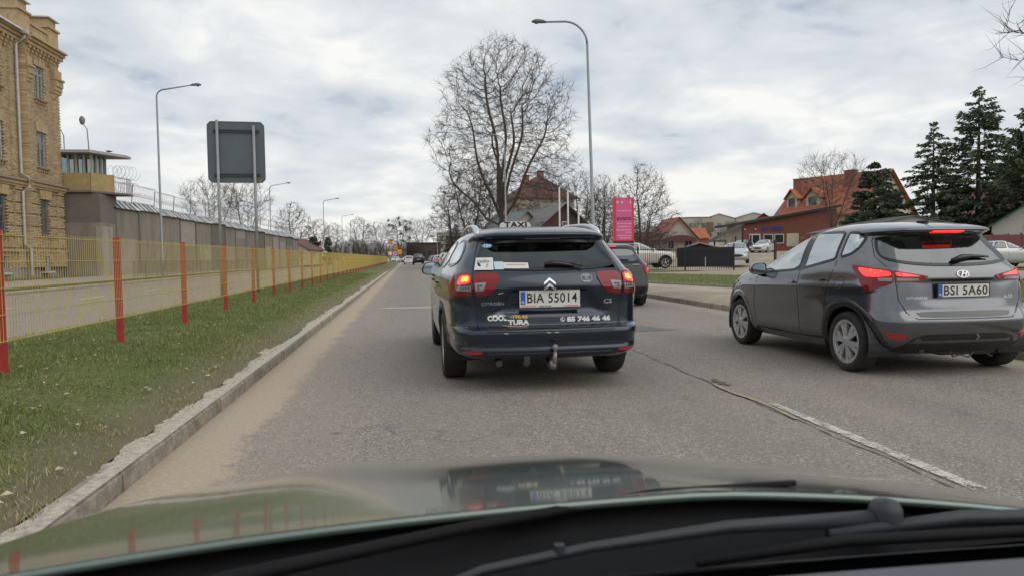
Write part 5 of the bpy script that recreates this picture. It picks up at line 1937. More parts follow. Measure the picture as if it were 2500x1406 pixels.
M_brick = brick_mat()
M_brick_plain = mat('ochre_trim', (0.45, 0.33, 0.185), 0.9, noise=0.22, nscale=6, bump=0.3, bscale=30, dirt=((0.22, 0.16, 0.10), 0.5, 0.8))
M_mortar = mat('mortar', (0.30, 0.23, 0.145), 0.95, noise=0.2, nscale=2)
M_zinc = mat('zinc_roof', (0.58, 0.59, 0.60), 0.5, 0.3, noise=0.15, nscale=2)
M_winwhite = mat('window_white', (0.55, 0.54, 0.50), 0.5, noise=0.1, nscale=6)
M_bar = mat('window_bar', (0.20, 0.19, 0.18), 0.6)
M_pipe = mat('downpipe', (0.46, 0.43, 0.39), 0.5, 0.2, noise=0.15, nscale=4)
M_render = mat('grey_render', (0.27, 0.255, 0.225), 0.9, noise=0.2, nscale=1.5, dirt=((0.15, 0.14, 0.12), 0.6, 0.7))
M_dark = mat('dark_opening', (0.02, 0.02, 0.022), 0.6)

FX = -20.4
prison = thing('brick_prison_building', 'tall ochre brick prison building with barred windows at the left edge', 'building', (FX, 44, 0.3))
PY = 44.0


def L(x, y, z):      # world to prison-local
    return (x - FX, y - PY, z - 0.3)


# core
mb = MB()
c0, c1 = L(-34, 33, 0.2), L(FX - 0.12, 47.2, 13.9)
mb.box2(c0[0], c1[0], c0[1], c1[1], c0[2], c1[2])
core = mb.build('wall', M_mortar, prison)
m_ = MB()
a, b = L(FX - 0.13, 43.27, 0.9), L(FX + 0.255, 47.14, 13.3)
m_.box2(a[0], b[0], a[1], a[1] + 0.45, a[2], b[2])
m_.box2(a[0], b[0], b[1] - 0.75, b[1], a[2], b[2])
m_.box2(a[0], a[0] + 0.26, a[1] + 0.452, b[1] - 0.752, a[2], b[2])
ris = m_.build('wall', M_mortar, prison)
wins = []          # (ya, yb, za, zb)
for yc in (40.92, 37.2, 44.9):
    for za, zb in ((2.74, 4.74), (6.53, 8.48), (10.32, 12.1)):
        wins.append((yc - 0.46, yc + 0.46, za, zb))
base_w = [(40.6, 41.1, 0.95, 1.5), (44.6, 45.1, 0.95, 1.5)]


def face_x(y, z):
    """depth of the brick face: risalit, pilasters and grooves"""
    x = FX
    if y > 43.25:
        x += 0.28
        if y < 43.75 or y > 46.35:
            x += 0.12
    elif 42.2 < y < 42.9 or 38.6 < y < 39.3:
        x += 0.10
    if z < 5.25 and z > 1.9:
        if ((z - 1.9) % 0.62) < 0.085:
            x -= 0.07
        x += 0.05
    if z < 1.9:
        x += 0.12
    return x


bv, bf, bt = [], [], []
row = 0
z = 0.45
CH, BL = 0.083, 0.262
while z < 13.35:
    y = 33.2 + (0.131 if row % 2 else 0.0)
    while y < 47.15:
        cell = [(y, y + BL)]
        for bd_ in (38.6, 39.3, 42.2, 42.9, 43.25, 43.75, 46.35):
            if y + 0.01 < bd_ < y + BL - 0.01:
                cell = [(y, bd_), (bd_, y + BL)]
        for (c0_, c1_) in cell:
            ya, yb, za, zb = c0_ + 0.004, c1_ - 0.005, z + 0.004, z + CH - 0.006
            ym, zm = (ya + yb) / 2, (za + zb) / 2
            if zm < 0.95 or yb > 47.2 or any(w0 - 0.10 < ym < w1 + 0.10 and q0 - 0.02 < zm < q1 + 0.02 for (w0, w1, q0, q1) in wins + base_w):
                continue
            xf = face_x(ym, zm)
            x = xf + random.uniform(-0.004, 0.005)
            xb = FX - 0.13
            o = len(bv)
            bv += [L(xb, ya, za), L(xb, yb, za), L(xb, yb, zb), L(xb, ya, zb), L(x, ya, za), L(x, yb, za), L(x, yb, zb), L(x, ya, zb)]
            bf += [(o + 4, o + 5, o + 6, o + 7), (o, o + 4, o + 7, o + 3), (o + 1, o + 2, o + 6, o + 5), (o + 3, o + 7, o + 6, o + 2), (o, o + 1, o + 5, o + 4)]
            bt += [min(1, max(0, random.gauss(0.5, 0.22)))] * 8
            # bed and head joints just behind the face
            o = len(bv)
            xm = xf - 0.010
            bv += [L(xm, c0_, z), L(xm, c1_, z), L(xm, c1_, z + CH), L(xm, c0_, z + CH)]
            bf += [(o, o + 1, o + 2, o + 3)]
            bt += [0.12] * 4
        y += BL
    z += CH
    row += 1
bo = np_mesh('brickwork', np.array(bv), np.array(bf), M_brick, core, cols=bt)
bo['kind'] = 'stuff'
# plinth render
MB().box2(0.0, 0.16, 33.2 - PY, 47.25 - PY, 0.0, 0.66).build('plinth', M_render, prison)


def band(ya, yb, za, zb, proud, material=None, name='cornice'):
    m_ = MB()
    a, b = L(FX - 0.1, ya, za), L(FX + proud, yb, zb)
    m_.box2(a[0], b[0], a[1], b[1], a[2], b[2])
    return m_.build(name, material or M_brick_plain, prison)


for (ya, yb, dx) in ((33.2, 43.24, 0.0), (43.25, 47.32, 0.30)):
    band(ya, yb, 5.27, 5.38, 0.16 + dx, name='string_course')
    band(ya, yb, 5.385, 5.56, 0.24 + dx, name='string_course')
    band(ya, yb, 5.565, 5.66, 0.36 + dx, mat('course_cap', (0.27, 0.23, 0.18), 0.8, noise=0.2), name='string_course')
    band(ya, yb, 1.80, 1.90, 0.26 + dx * 0.6, name='string_course')
    # corbel table
    k = 0
    for yc in np.arange(ya + 0.3, yb - 0.2, 0.42):
        for s_, (za, zb, pr) in enumerate(((12.45, 12.62, 0.10), (12.625, 12.80, 0.17), (12.805, 12.98, 0.25))):
            band(yc - 0.085, yc + 0.085, za, zb, pr + dx, name='corbel')
    band(ya, yb, 12.985, 13.18, 0.28 + dx)
    band(ya, yb, 13.185, 13.34, 0.40 + dx)
    band(ya, yb, 13.345, 13.45, 0.55 + dx)
# metal roof edge with snow guard over the left bay
mb = MB()
a0 = L(FX + 0.62, 33.2, 13.5)
mb.add([L(FX + 0.62, 33.2, 13.46), L(FX + 0.62, 42.6, 13.46), L(FX - 5.0, 42.6, 16.2), L(FX - 5.0, 33.2, 16.2)], [(0, 1, 2, 3)])
mb.box(L(FX + 0.62, 37.9, 13.47), (0.10, 9.4, 0.10))
mb.build('roof', M_zinc, prison)
mb = MB()
for y in np.arange(34, 42.4, 0.45):
    p = L(FX + 0.15, y, 13.66)
    mb.tube([p, (p[0] + 0.05, p[1], p[2] + 0.5)], 0.018, 5)
    mb.tube([(p[0], p[1], p[2] + 0.42), (p[0] + 0.12, p[1] + 0.22, p[2] + 0.62)], 0.014, 5)
mb.build('roof_spikes', M_bar, prison)
# parapet with two capped turrets
mb = MB()
a, b = L(FX - 1.0, 43.9, 13.455), L(FX + 0.26, 46.4, 14.45)
mb.box2(a[0], b[0], a[1], b[1], a[2], b[2])
mb.build('parapet', M_brick_plain, prison)
band(44.2, 46.2, 13.75, 13.82, 0.34, name='parapet_panel')
band(44.2, 46.2, 14.22, 14.29, 0.34, name='parapet_panel')
for (ya, yb) in ((42.75, 43.95), (46.1, 47.3)):
    m_ = MB()
    a, b = L(FX - 0.95, ya, 13.455), L(FX + 0.36, yb, 14.62)
    m_.box2(a[0], b[0], a[1], b[1], a[2], b[2])
    a, b = L(FX - 1.0, ya - 0.10, 14.625), L(FX + 0.46, yb + 0.10, 14.74)
    m_.box2(a[0], b[0], a[1], b[1], a[2], b[2])
    a, b = L(FX - 0.85, ya + 0.1, 14.745), L(FX + 0.28, yb - 0.1, 15.22)
    m_.box2(a[0], b[0], a[1], b[1], a[2], b[2])
    tur = m_.build('turret', M_brick_plain, prison)
    m_ = MB()
    a, b = L(FX - 1.0, ya - 0.08, 15.225), L(FX + 0.45, yb + 0.08, 15.28)
    m_.box2(a[0], b[0], a[1], b[1], a[2], b[2])
    cx_, cy_ = (a[0] + b[0]) / 2, (a[1] + b[1]) / 2
    m_.add([(a[0], a[1], b[2]), (b[0], a[1], b[2]), (b[0], b[1], b[2]), (a[0], b[1], b[2]), (cx_, cy_, b[2] + 0.25)], [(0, 1, 4), (1, 2, 4), (2, 3, 4), (3, 0, 4)])
    m_.build('cap', M_zinc, tur)
# stepped pilaster capitals
for (ya, yb) in ((43.27, 43.78), (46.33, 47.22)):
    for s_, (za, zb, pr) in enumerate(((11.0, 11.16, 0.46), (11.165, 11.40, 0.52), (11.405, 11.75, 0.58), (11.755, 11.86, 0.66), (11.865, 12.35, 0.50))):
        band(ya - 0.04 * (s_ == 3), yb + 0.04 * (s_ == 3), za, zb, pr, name='pilaster_capital')
# windows
for (ya, yb, za, zb) in wins:
    yc = (ya + yb) / 2
    dx = 0.28 if yc > 43.25 else 0.0
    xin = FX + dx - 0.12
    white = za > 5
    w_ = MB().box2(*[q for pair in zip(L(xin - 0.05, ya - 0.08, za), L(xin, yb + 0.08, zb)) for q in pair]).build('window', MATS['far_glass'], prison)
    m_ = MB()
    fr = 0.07
    for (y0_, y1_, z0_, z1_) in ((ya - 0.08, ya + fr, za, zb), (yb - fr, yb + 0.08, za, zb), (ya + fr, yb - fr, za, za + fr), (ya + fr, yb - fr, zb - fr, zb), (yc - 0.05, yc + 0.05, za + fr, za + 1.32), (ya + fr, yb - fr, za + 1.321, za + 1.40)):
        a, b = L(xin + 0.001, y0_, z0_), L(xin + 0.05, y1_, z1_)
        m_.box2(a[0], b[0], a[1], b[1], a[2], b[2])
    m_.build('window_frame', M_winwhite if white else mat('window_brown', (0.16, 0.13, 0.13), 0.6), w_)
    m_ = MB()
    for y in np.linspace(ya + 0.06, yb - 0.06, 7):
        m_.tube([L(FX + dx + 0.0, y, za), L(FX + dx + 0.0, y, zb)], 0.012, 4)
    for z in np.linspace(za + 0.15, zb - 0.15, 5):
        m_.tube([L(FX + dx + 0.0, ya - 0.05, z), L(FX + dx + 0.0, yb + 0.05, z)], 0.014, 4)
    m_.build('window_bars', M_bar, w_)
    # flat arch of fanned bricks, sill and dentils
    m_ = MB()
    for q in range(7):
        u0, u1 = q / 7, (q + 1) / 7
        b0, b1 = ya - 0.14 + (yb - ya + 0.28) * u0 + 0.006, ya - 0.14 + (yb - ya + 0.28) * u1 - 0.006
        t0, t1 = ya - 0.26 + (yb - ya + 0.52) * u0 + 0.006, ya - 0.26 + (yb - ya + 0.52) * u1 - 0.006
        h1 = zb + 0.50
        xo = FX + dx + (0.075 if q != 3 else 0.10) + (0.05 if za < 5 else 0)
        pts_ = [L(xx, yy, zz_) for xx in (FX + dx - 0.05, xo) for yy, zz_ in ((b0, zb), (b1, zb), (t1, h1), (t0, h1))]
        m_.add(pts_, [(0, 1, 2, 3), (4, 7, 6, 5), (0, 4, 5, 1), (1, 5, 6, 2), (2, 6, 7, 3), (3, 7, 4, 0)])
    m_.build('window_arch', M_brick_plain, w_)
    sil = band(ya - 0.16, yb + 0.16, za - 0.13, za - 0.03, 0.17 + dx, mat('sill_brown', (0.25, 0.16, 0.09), 0.8, noise=0.2), 'window_sill')
    sil.parent = w_
    for yd in np.linspace(ya - 0.05, yb + 0.05, 5):
        dn = band(yd - 0.055, yd + 0.055, za - 0.27, za - 0.135, 0.10 + dx, None, 'dentil')
        dn.parent = w_
for (ya, yb, za, zb) in base_w:
    dx = 0.28 if ya > 43.25 else 0.0
    w_ = MB().box2(*[q for pair in zip(L(FX - 0.1, ya - 0.1, za - 0.2), L(FX + 0.05 + dx, yb + 0.1, zb)) for q in pair]).build('basement_window', M_dark, prison)
    m_ = MB()
    a, b = L(FX + 0.05, ya - 0.1, za - 0.32), L(FX + 0.3 + dx, yb + 0.1, za - 0.22)
    m_.box2(a[0], b[0], a[1], b[1], a[2], b[2])
    for y in np.linspace(ya, yb, 4):
        m_.tube([L(FX + dx + 0.1, y, za - 0.2), L(FX + dx + 0.1, y, zb)], 0.02, 4)
    m_.build('window_sill', M_winwhite, w_)
# downpipe
mb = MB()
pth = [(0.62, 42.85, 13.42), (0.60, 42.85, 13.15), (0.22, 42.7, 12.75), (0.22, 42.7, 5.95), (0.45, 43.0, 5.75), (0.45, 43.0, 5.25), (0.25, 42.7, 5.0), (0.25, 42.7, 2.2), (0.42, 42.95, 1.95), (0.42, 42.95, 0.55)]
mb.tube([L(FX + a, b, c) for a, b, c in pth], 0.075, 10)
mb.box(L(FX + 0.62, 42.85, 13.45), (0.3, 0.3, 0.24))
mb.build('downpipe', M_pipe, prison, smooth=False)

# ================================================================== guard tower and prison wall
M_conc = mat('wall_concrete', (0.245, 0.215, 0.18), 0.9, noise=0.16, nscale=0.9, bump=0.25, bscale=12, dirt=((0.13, 0.115, 0.10), 0.7, 1.3), streak=True)
M_conc_l = mat('wall_concrete_light', (0.33, 0.30, 0.25), 0.9, noise=0.14, nscale=0.8, dirt=((0.19, 0.17, 0.145), 0.7, 1.5), streak=True)
M_conc_d = mat('wall_concrete_dark', (0.155, 0.135, 0.12), 0.9, noise=0.18, nscale=1.1)
M_ochre = mat('tower_ochre', (0.36, 0.27, 0.13), 0.85, noise=0.2, nscale=2.5, dirt=((0.22, 0.16, 0.08), 0.6, 1.2))
M_roofgrey = mat('tower_roof', (0.36, 0.355, 0.34), 0.7, noise=0.15, nscale=1.5)
tower = thing('guard_tower', 'concrete prison guard tower with flat canopy roof and ochre parapet', 'tower', (-19.3, 46.5, 0.3))


def T(x, y, z):
    return (x + 18.9, y - 46.5, z - 0.3)


def tbox(name, x0, x1, y0, y1, z0, z1, m_, parent=None):
    a, b = T(x0, y0, z0), T(x1, y1, z1)
    return MB().box2(a[0], b[0], a[1], b[1], a[2], b[2]).build(name, m_, parent or tower)


tbox('base', -20.1, -17.75, 47.4, 50.0, 0.2, 5.30, M_conc_d)
tbox('base_render', -20.05, -17.70, 47.37, 49.5, 0.2, 3.55, M_conc)
tbox('base_corner', -18.0, -17.66, 47.34, 49.0, 0.2, 3.35, M_conc_l)
# slab with splayed end
mb = MB()
mb.prism([(a - (-18.9), b - 46.5) for a, b in ((-20.2, 47.25), (-18.15, 47.25), (-16.95, 49.6), (-16.95, 50.6), (-20.2, 50.6))], 5.05, 5.17, 'XY')
mb.build('floor_slab', M_conc_d, tower)
# ochre parapet
for nm, a, b in (('parapet', (-20.0, 47.35), (-18.2, 47.35)), ('parapet', (-18.2, 47.35), (-17.45, 48.9))):
    dx_, dy_ = b[0] - a[0], b[1] - a[1]
    ln = math.hypot(dx_, dy_)
    mb = MB().box((0, 0, 0), (ln, 0.12, 1.05), rz=math.atan2(dy_, dx_))
    c = T((a[0] + b[0]) / 2, (a[1] + b[1]) / 2, 5.99)
    mb.build(nm, M_ochre, tower, loc=c)
# glazed cabin: mullions, panes
tbox('sill', -20.0, -18.15, 47.55, 49.4, 6.40, 6.50, M_conc)
for k, (x, y) in enumerate(((-19.95, 47.6), (-19.5, 47.6), (-19.05, 47.6), (-18.6, 47.6), (-18.2, 47.6), (-18.12, 48.1), (-18.05, 48.6), (-18.0, 49.1))):
    tbox('mullion', x - 0.06, x + 0.06, y - 0.06, y + 0.06, 6.50, 7.62, mat('mullion_grey', (0.36, 0.36, 0.34), 0.7))
M_cabin_glass = glass_mat('cabin_glass', (0.55, 0.62, 0.63), base=0.12)
for k in range(4):
    tbox('pane', -19.88 + 0.45 * k, -19.58 + 0.45 * k, 47.59, 47.61, 6.5, 7.62, M_cabin_glass)
for k in range(3):
    tbox('pane', -18.17 + 0.07 * k, -18.15 + 0.07 * k, 47.67 + 0.5 * k, 48.03 + 0.5 * k, 6.5, 7.62, M_cabin_glass)
for k in range(4):
    tbox('far_mullion', -19.9 + 0.5 * k, -19.62 + 0.5 * k, 49.3, 49.36, 6.5, 7.62, mat('mullion_far', (0.30, 0.30, 0.29), 0.7))
mb = MB()
mb.prism([(a + 18.9, b - 46.5) for a, b in ((-20.5, 46.9), (-18.0, 46.9), (-16.85, 49.4), (-16.85, 50.2), (-20.5, 50.2))], 7.37, 7.53, 'XY')
mb.build('roof', M_roofgrey, tower)
tbox('roof_upstand', -20.3, -19.9, 46.88, 47.2, 7.835, 8.0, M_conc_d)
# balcony railing and balcony coils
mb = MB()
for (xa, ya), (xb, yb) in (((-17.45, 48.9), (-17.0, 49.7)), ((-17.0, 49.7), (-17.0, 50.5))):
    for t_ in np.linspace(0, 1, 7):
        p = T(xa + (xb - xa) * t_, ya + (yb - ya) * t_, 5.47)
        mb.tube([p, (p[0], p[1], p[2] + 0.95)], 0.015, 4)
    mb.tube([T(xa, ya, 6.40), T(xb, yb, 6.40)], 0.02, 5)
mb.build('balcony_railing', mat('rail_pale', (0.42, 0.42, 0.41), 0.6), tower)
M_wire = mat('razor_wire', (0.44, 0.45, 0.46), 0.45, 0.6)


def coil(p0, p1, r, turns, tube=0.009, seg=14, squash=1.0):
    p0, p1 = Vector(p0), Vector(p1)
    d = (p1 - p0)
    ax = d.normalized()
    s = ax.cross(Vector((0, 0, 1))).normalized()
    u = s.cross(ax)
    n = int(turns * seg)
    return [p0 + d * (k / n) + s * (r * math.cos(2 * math.pi * k / seg)) + u * (r * squash * math.sin(2 * math.pi * k / seg)) for k in range(n + 1)]


mb = MB()
for (a, b, r, n_) in ((T(-17.3, 49.0, 6.75), T(-16.6, 50.2, 6.75), 0.42, 5), (T(-17.15, 49.3, 5.75), T(-16.6, 50.4, 5.75), 0.40, 6), (T(-17.6, 48.6, 6.85), T(-17.1, 49.3, 6.7), 0.30, 3)):
    mb.tube(coil(a, b, r, n_), 0.010, 4)
mb.build('razor_coil', M_wire, tower)
# roof lamps
mb = MB().tube([T(-18.65, 48.5, 7.82), T(-18.72, 48.5, 9.3), T(-18.9, 48.5, 9.55)], [0.035, 0.03, 0.03], 7)
ro = mb.build('roof_lamp', M_bar, tower)
MB().lathe([(0.001, -0.22), (0.11, -0.15), (0.17, 0.05), (0.15, 0.2), (0.05, 0.32), (0.001, 0.34)], 12, T(-18.98, 48.5, 9.75)).build('lamp_head', mat('lamp_head_grey', (0.20, 0.20, 0.20), 0.5), ro, smooth=True)
MB().tube([T(-20.1, 48.6, 7.82), T(-20.1, 48.6, 8.9), T(-20.25, 48.6, 9.25), T(-20.6, 48.6, 9.4)], 0.03, 6).build('roof_lamp', M_bar, tower)

# --- the long wall
W0, W1 = Vector((-17.85, 49.6)), Vector((-14.6, 106.0))
wd = (W1 - W0)
WL = wd.length
wrot = -math.atan2(wd.x, wd.y)
pwall = thing('prison_wall', 'long grey concrete prison wall topped with razor wire behind the far carriageway', 'wall', (W0.x - 0.35, W0.y, 0.3), wrot)
WH = 4.30
npan = 15
edges_ = np.linspace(0, WL, npan + 1)
for k in range(npan):
    ya, yb = edges_[k], edges_[k + 1]
    off = random.uniform(-0.05, 0.05) + (0.12 if k in (4, 5) else 0)
    hh = WH - 0.012 * ya + (0.10 if k % 4 == 1 else 0)
    pn_ = MB().box2(-0.45, off, ya + 0.02, yb - 0.02, -0.1, hh).build('wall_panel', (M_conc, M_conc_d, M_conc, M_conc_l)[k % 4] if k > 2 else M_conc, pwall)
    # lighter patched render on the lower part, own outline
    if k % 3 != 2:
        h2 = random.uniform(2.0, 3.1)
        MB().box2(off - 0.01, off + 0.025, ya + random.uniform(0.1, 0.6), yb - random.uniform(0.1, 0.5), -0.1, h2).build('render_patch', (M_conc_l, M_conc)[k % 2], pn_)
    MB().box2(-0.35, off + 0.05, yb - 0.09, yb + 0.09, -0.1, hh - 0.02).build('joint_post', M_conc_d, pwall)
    # sloping coping of separate sheets
    ns = 5
    for q in range(ns):
        y0_, y1_ = ya + (yb - ya) * q / ns, ya + (yb - ya) * (q + 0.62) / ns
        MB().add([(off + 0.20, y0_, hh + 0.03), (off + 0.20, y1_, hh + 0.03), (-0.5, y1_ + 0.3, hh + 0.62), (-0.5, y0_ + 0.3, hh + 0.62),
                  (off + 0.20, y0_, hh - 0.01), (off + 0.20, y1_, hh - 0.01), (-0.5, y1_ + 0.3, hh + 0.58), (-0.5, y0_ + 0.3, hh + 0.58)],
                 [(0, 1, 2, 3), (4, 7, 6, 5), (0, 4, 5, 1), (1, 5, 6, 2), (2, 6, 7, 3), (3, 7, 4, 0)]).build('coping_sheet', M_zinc if (q + k) % 3 else M_roofgrey, pn_)
    MB().add([(off + 0.17, ya, hh - 0.03), (off + 0.17, yb, hh - 0.03), (-0.5, yb, hh + 0.52), (-0.5, ya, hh + 0.52)], [(0, 1, 2, 3)]).build('coping_bed', M_conc_d, pwall)
    # wire fence on top
    mb = MB()
    mb.tube([(-0.45, ya, hh + 0.2), (-0.25, ya - 0.15, hh + 1.75)], 0.03, 5)
    for zz_ in (0.55, 1.15, 1.72):
        mb.tube([(-0.42 + 0.1 * zz_, ya, hh + zz_), (-0.42 + 0.1 * zz_, yb, hh + zz_)], 0.012, 4)
    mb.build('wire_post', M_bar, pwall)
    mb = MB()
    mb.tube(coil((-0.30, ya, hh + 1.38), (-0.30, yb, hh + 1.33), 0.36, 9 if k < 8 else 6, 0.01, 12), 0.010, 3)
    mb.tube(coil((-0.32, ya, hh + 0.72), (-0.32, yb, hh + 0.70), 0.28, 9 if k < 8 else 6, 0.01, 12), 0.009, 3)
    mb.build('razor_coil', M_wire, pwall, fix=False)
# small house behind the end of the wall
def gable_house(name, label, loc, rot, w_, ln, eave, ridge, wall_m, roof_m, over=0.4, chim=None, windows=(), door=None, hip=0.0, thick=0.12, roof_name='roof', cat='house'):
    """gable faces local -y; windows: (face, a, z, w, h) with face F (front gable), L, R"""
    h = thing(name, label, cat, loc, rot)
    m_ = MB()
    a = w_ / 2
    m_.prism([(-a, 0), (a, 0), (a, eave), (0, ridge if hip == 0 else eave), (-a, eave)] if hip == 0 else [(-a, 0), (a, 0), (a, eave), (-a, eave)], 0, ln, 'XZ')
    m_.build('wall', wall_m, h)
    m_ = MB()
    sl = (ridge - eave) / a
    ex, ez = a + over, eave - sl * over
    y0_, y1_ = -over, ln + over
    for sg in (-1, 1):
        r0 = (0, y0_ + hip, ridge + 0.02)
        r1 = (0, y1_ - hip, ridge + 0.02)
        e0, e1 = (sg * ex, y0_, ez + 0.02), (sg * ex, y1_, ez + 0.02)
        up_ = [r0, e0, e1, r1]
        m_.add(up_ + [(p[0], p[1], p[2] + thick) for p in up_], [(0, 1, 2, 3), (4, 7, 6, 5), (0, 4, 5, 1), (1, 5, 6, 2), (2, 6, 7, 3), (3, 7, 4, 0)])
    if hip:
        for (yy, ry) in ((y0_, y0_ + hip), (y1_, y1_ - hip)):
            m_.add([(-ex, yy, ez + 0.02 + thick), (ex, yy, ez + 0.02 + thick), (0, ry, ridge + 0.02 + thick)], [(0, 1, 2)])
    ro_ = m_.build(roof_name, roof_m, h)
    for c in (chim or []):
        cx_, cy_, cw, ct = c[:4]
        zb = ridge - abs(cx_) * sl - 0.4
        MB().box2(cx_ - cw / 2, cx_ + cw / 2, cy_ - cw / 2, cy_ + cw / 2, zb, ct).box2(cx_ - cw / 2 - 0.06, cx_ + cw / 2 + 0.06, cy_ - cw / 2 - 0.06, cy_ + cw / 2 + 0.06, ct + 0.002, ct + 0.12).build('chimney', M_redbrick, ro_)
    for (f_, p, z_, ww, hh_) in windows:
        d = 0.06
        if f_ == 'F':
            b_ = (p - ww / 2, p + ww / 2, -d, 0.1, z_, z_ + hh_)
            g_ = (p - ww / 2 + .08, p + ww / 2 - .08, -d - 0.01, 0.1, z_ + .08, z_ + hh_ - .08)
            mu = (p - .03, p + .03, -d - 0.02, 0.1, z_, z_ + hh_)
        else:
            sg = -1 if f_ == 'L' else 1
            b_ = (sg * (a + d), sg * (a - .1), p - ww / 2, p + ww / 2, z_, z_ + hh_)
            g_ = (sg * (a + d + .01), sg * (a - .1), p - ww / 2 + .08, p + ww / 2 - .08, z_ + .08, z_ + hh_ - .08)
            mu = (sg * (a + d + .02), sg * (a - .1), p - .03, p + .03, z_, z_ + hh_)
        wo = MB().box2(*b_).build('window', M_winwhite, h)
        MB().box2(*g_).build('pane', MATS['far_glass'], wo)
        MB().box2(*mu).build('mullion', M_winwhite, wo)
    if door:
        f_, p, ww, hh_, dm = door
        do = MB().box2(p - ww / 2, p + ww / 2, -0.05, 0.1, 0.0, hh_).build('door', dm, h)
        MB().box2(p + ww / 2 - 0.2, p + ww / 2 - 0.08, -0.10, -0.05, 1.0, 1.06).build('handle', M_chrome, do)
    return h


def tile_mat(name, col, sc=3.0, axis_rot=0.0, metal=0.0, rough=0.75):
    m = bpy.data.materials.new(name)
    m.use_nodes = True
    t = NT(m.node_tree)
    o = t.node('ShaderNodeOutputMaterial')
    b = t.node('ShaderNodeBsdfPrincipled')
    t.link(b.outputs[0], o.inputs[0])
    tcn = t.node('ShaderNodeTexCoord')
    sp = t.node('ShaderNodeSeparateXYZ')
    t.link(tcn.outputs['Object'], sp.inputs[0])
    zrow = t.math('FRACT', t.math('MULTIPLY', sp.outputs[2], sc))
    ycol = t.math('FRACT', t.math('MULTIPLY', sp.outputs[1], sc * 0.9))
    hgt = t.math('ADD', zrow, t.math('MULTIPLY', t.math('SINE', t.math('MULTIPLY', ycol, 6.283)), 0.35))
    nz = t.noise(tcn.outputs['Object'], 1.2, 6, 0.7)
    nf = t.noise(tcn.outputs['Object'], 9, 4, 0.7)
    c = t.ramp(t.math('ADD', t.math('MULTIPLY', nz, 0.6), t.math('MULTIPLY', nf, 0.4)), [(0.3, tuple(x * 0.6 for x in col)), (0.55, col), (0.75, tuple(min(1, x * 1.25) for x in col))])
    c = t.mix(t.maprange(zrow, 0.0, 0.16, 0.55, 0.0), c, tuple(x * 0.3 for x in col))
    t.link(c, b.inputs['Base Color'])
    b.inputs['Roughness'].default_value = rough
    b.inputs['Metallic'].default_value = metal
    bp = t.node('ShaderNodeBump')
    bp.inputs['Strength'].default_value = 0.7
    bp.inputs['Distance'].default_value = 0.05
    t.link(hgt, bp.inputs['Height'])
    t.link(bp.outputs[0], b.inputs['Normal'])
    MATS[name] = m
    return m


M_redbrick = mat('red_brick', (0.27, 0.105, 0.075), 0.85, noise=0.2, nscale=3, bump=0.3, bscale=20)
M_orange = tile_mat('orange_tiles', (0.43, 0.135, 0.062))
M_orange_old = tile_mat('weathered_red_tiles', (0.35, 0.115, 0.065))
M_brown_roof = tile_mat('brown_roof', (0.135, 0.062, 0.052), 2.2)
M_grey_roof = tile_mat('grey_sheet_roof', (0.20, 0.19, 0.18), 2.0, rough=0.6)
M_greengrey = tile_mat('green_grey_roof', (0.24, 0.28, 0.27), 2.0, rough=0.6)
M_green_roof = tile_mat('green_metal_roof', (0.035, 0.17, 0.115), 2.4, rough=0.4)
M_cream = mat('cream_render', (0.50, 0.45, 0.36), 0.9, noise=0.12, nscale=0.8, dirt=((0.30, 0.27, 0.22), 0.4, 0.5))
M_darkwood = mat('dark_boards', (0.055, 0.032, 0.028), 0.8, noise=0.3, nscale=3)
M_maroon = mat('maroon_render', (0.20, 0.068, 0.05), 0.85, noise=0.12, nscale=1.2)
M_flat = mat('apartment_render', (0.42, 0.40, 0.34), 0.9, noise=0.12, nscale=0.3)

gable_house('wall_end_house', 'low brown roofed house just past the end of the prison wall', (-16.8, 110, 0.3), R(-8), 5.5, 8, 2.3, 3.9, M_cream, M_brown_roof, windows=(('F', 1.2, 1.0, 1.2, 1.2), ('R', 3, 1.0, 1.2, 1.2)))

# right-hand buildings
# office with its name in letters
off = thing('office_building', 'maroon brick office with blue letters, white door and sloping roof', 'building', (38.2, 80.4, 1.15), R(-7))
mb = MB()
mb.prism([(0, 0), (11, 0), (11, 4.9), (0, 3.15)], 0, 5.5, 'XZ')
mb.build('wall', M_maroon, off)
MB().box2(-0.03, 0.2, 0.06, 5.4, 0.0, 3.1).build('side_wall', M_cream, off)
mb = MB()
pts_ = [(-1.4, -0.5, 2.98), (11.4, -0.5, 5.03), (11.4, 6, 5.03), (-1.4, 6, 2.98)]
mb.add(pts_ + [(a, b, c + 0.28) for a, b, c in pts_], [(0, 1, 2, 3), (4, 7, 6, 5), (0, 4, 5, 1), (1, 5, 6, 2), (2, 6, 7, 3), (3, 7, 4, 0)])
mb.build('roof', mat('office_roof', (0.045, 0.032, 0.03), 0.7), off)
do = MB().box2(0.85, 2.15, -0.06, 0.1, 0.05, 2.1).build('door', M_winwhite, off)
MB().box2(1.25, 2.0, -0.075, 0.1, 0.95, 1.95).build('pane', MATS['far_glass'], do)
MB().box2(0.92, 1.12, -0.075, 0.1, 0.2, 1.95).build('pane', MATS['far_glass'], do)
MB().box2(2.02, 2.08, -0.11, -0.075, 0.9, 1.1).build('handle', M_chrome, do)
for xw in (2.5, 3.75):
    wo = MB().box2(xw, xw + 1.12, -0.06, 0.1, 0.95, 2.05).build('window', M_winwhite, off)
    MB().box2(xw + .1, xw + 1.02, -0.075, 0.1, 1.06, 1.95).build('pane', MATS['far_glass'], wo)
MB().box2(5.2, 6.6, -0.02, 0.1, 0.6, 2.1).build('wall_panel', M_cream, off)
wo = MB().box2(-0.07, 0.1, 1.6, 2.3, 0.8, 2.0).build('window', M_winwhite, off)
MB().box2(-0.085, 0.1, 1.7, 2.2, 0.9, 1.9).build('pane', MATS['far_glass'], wo)
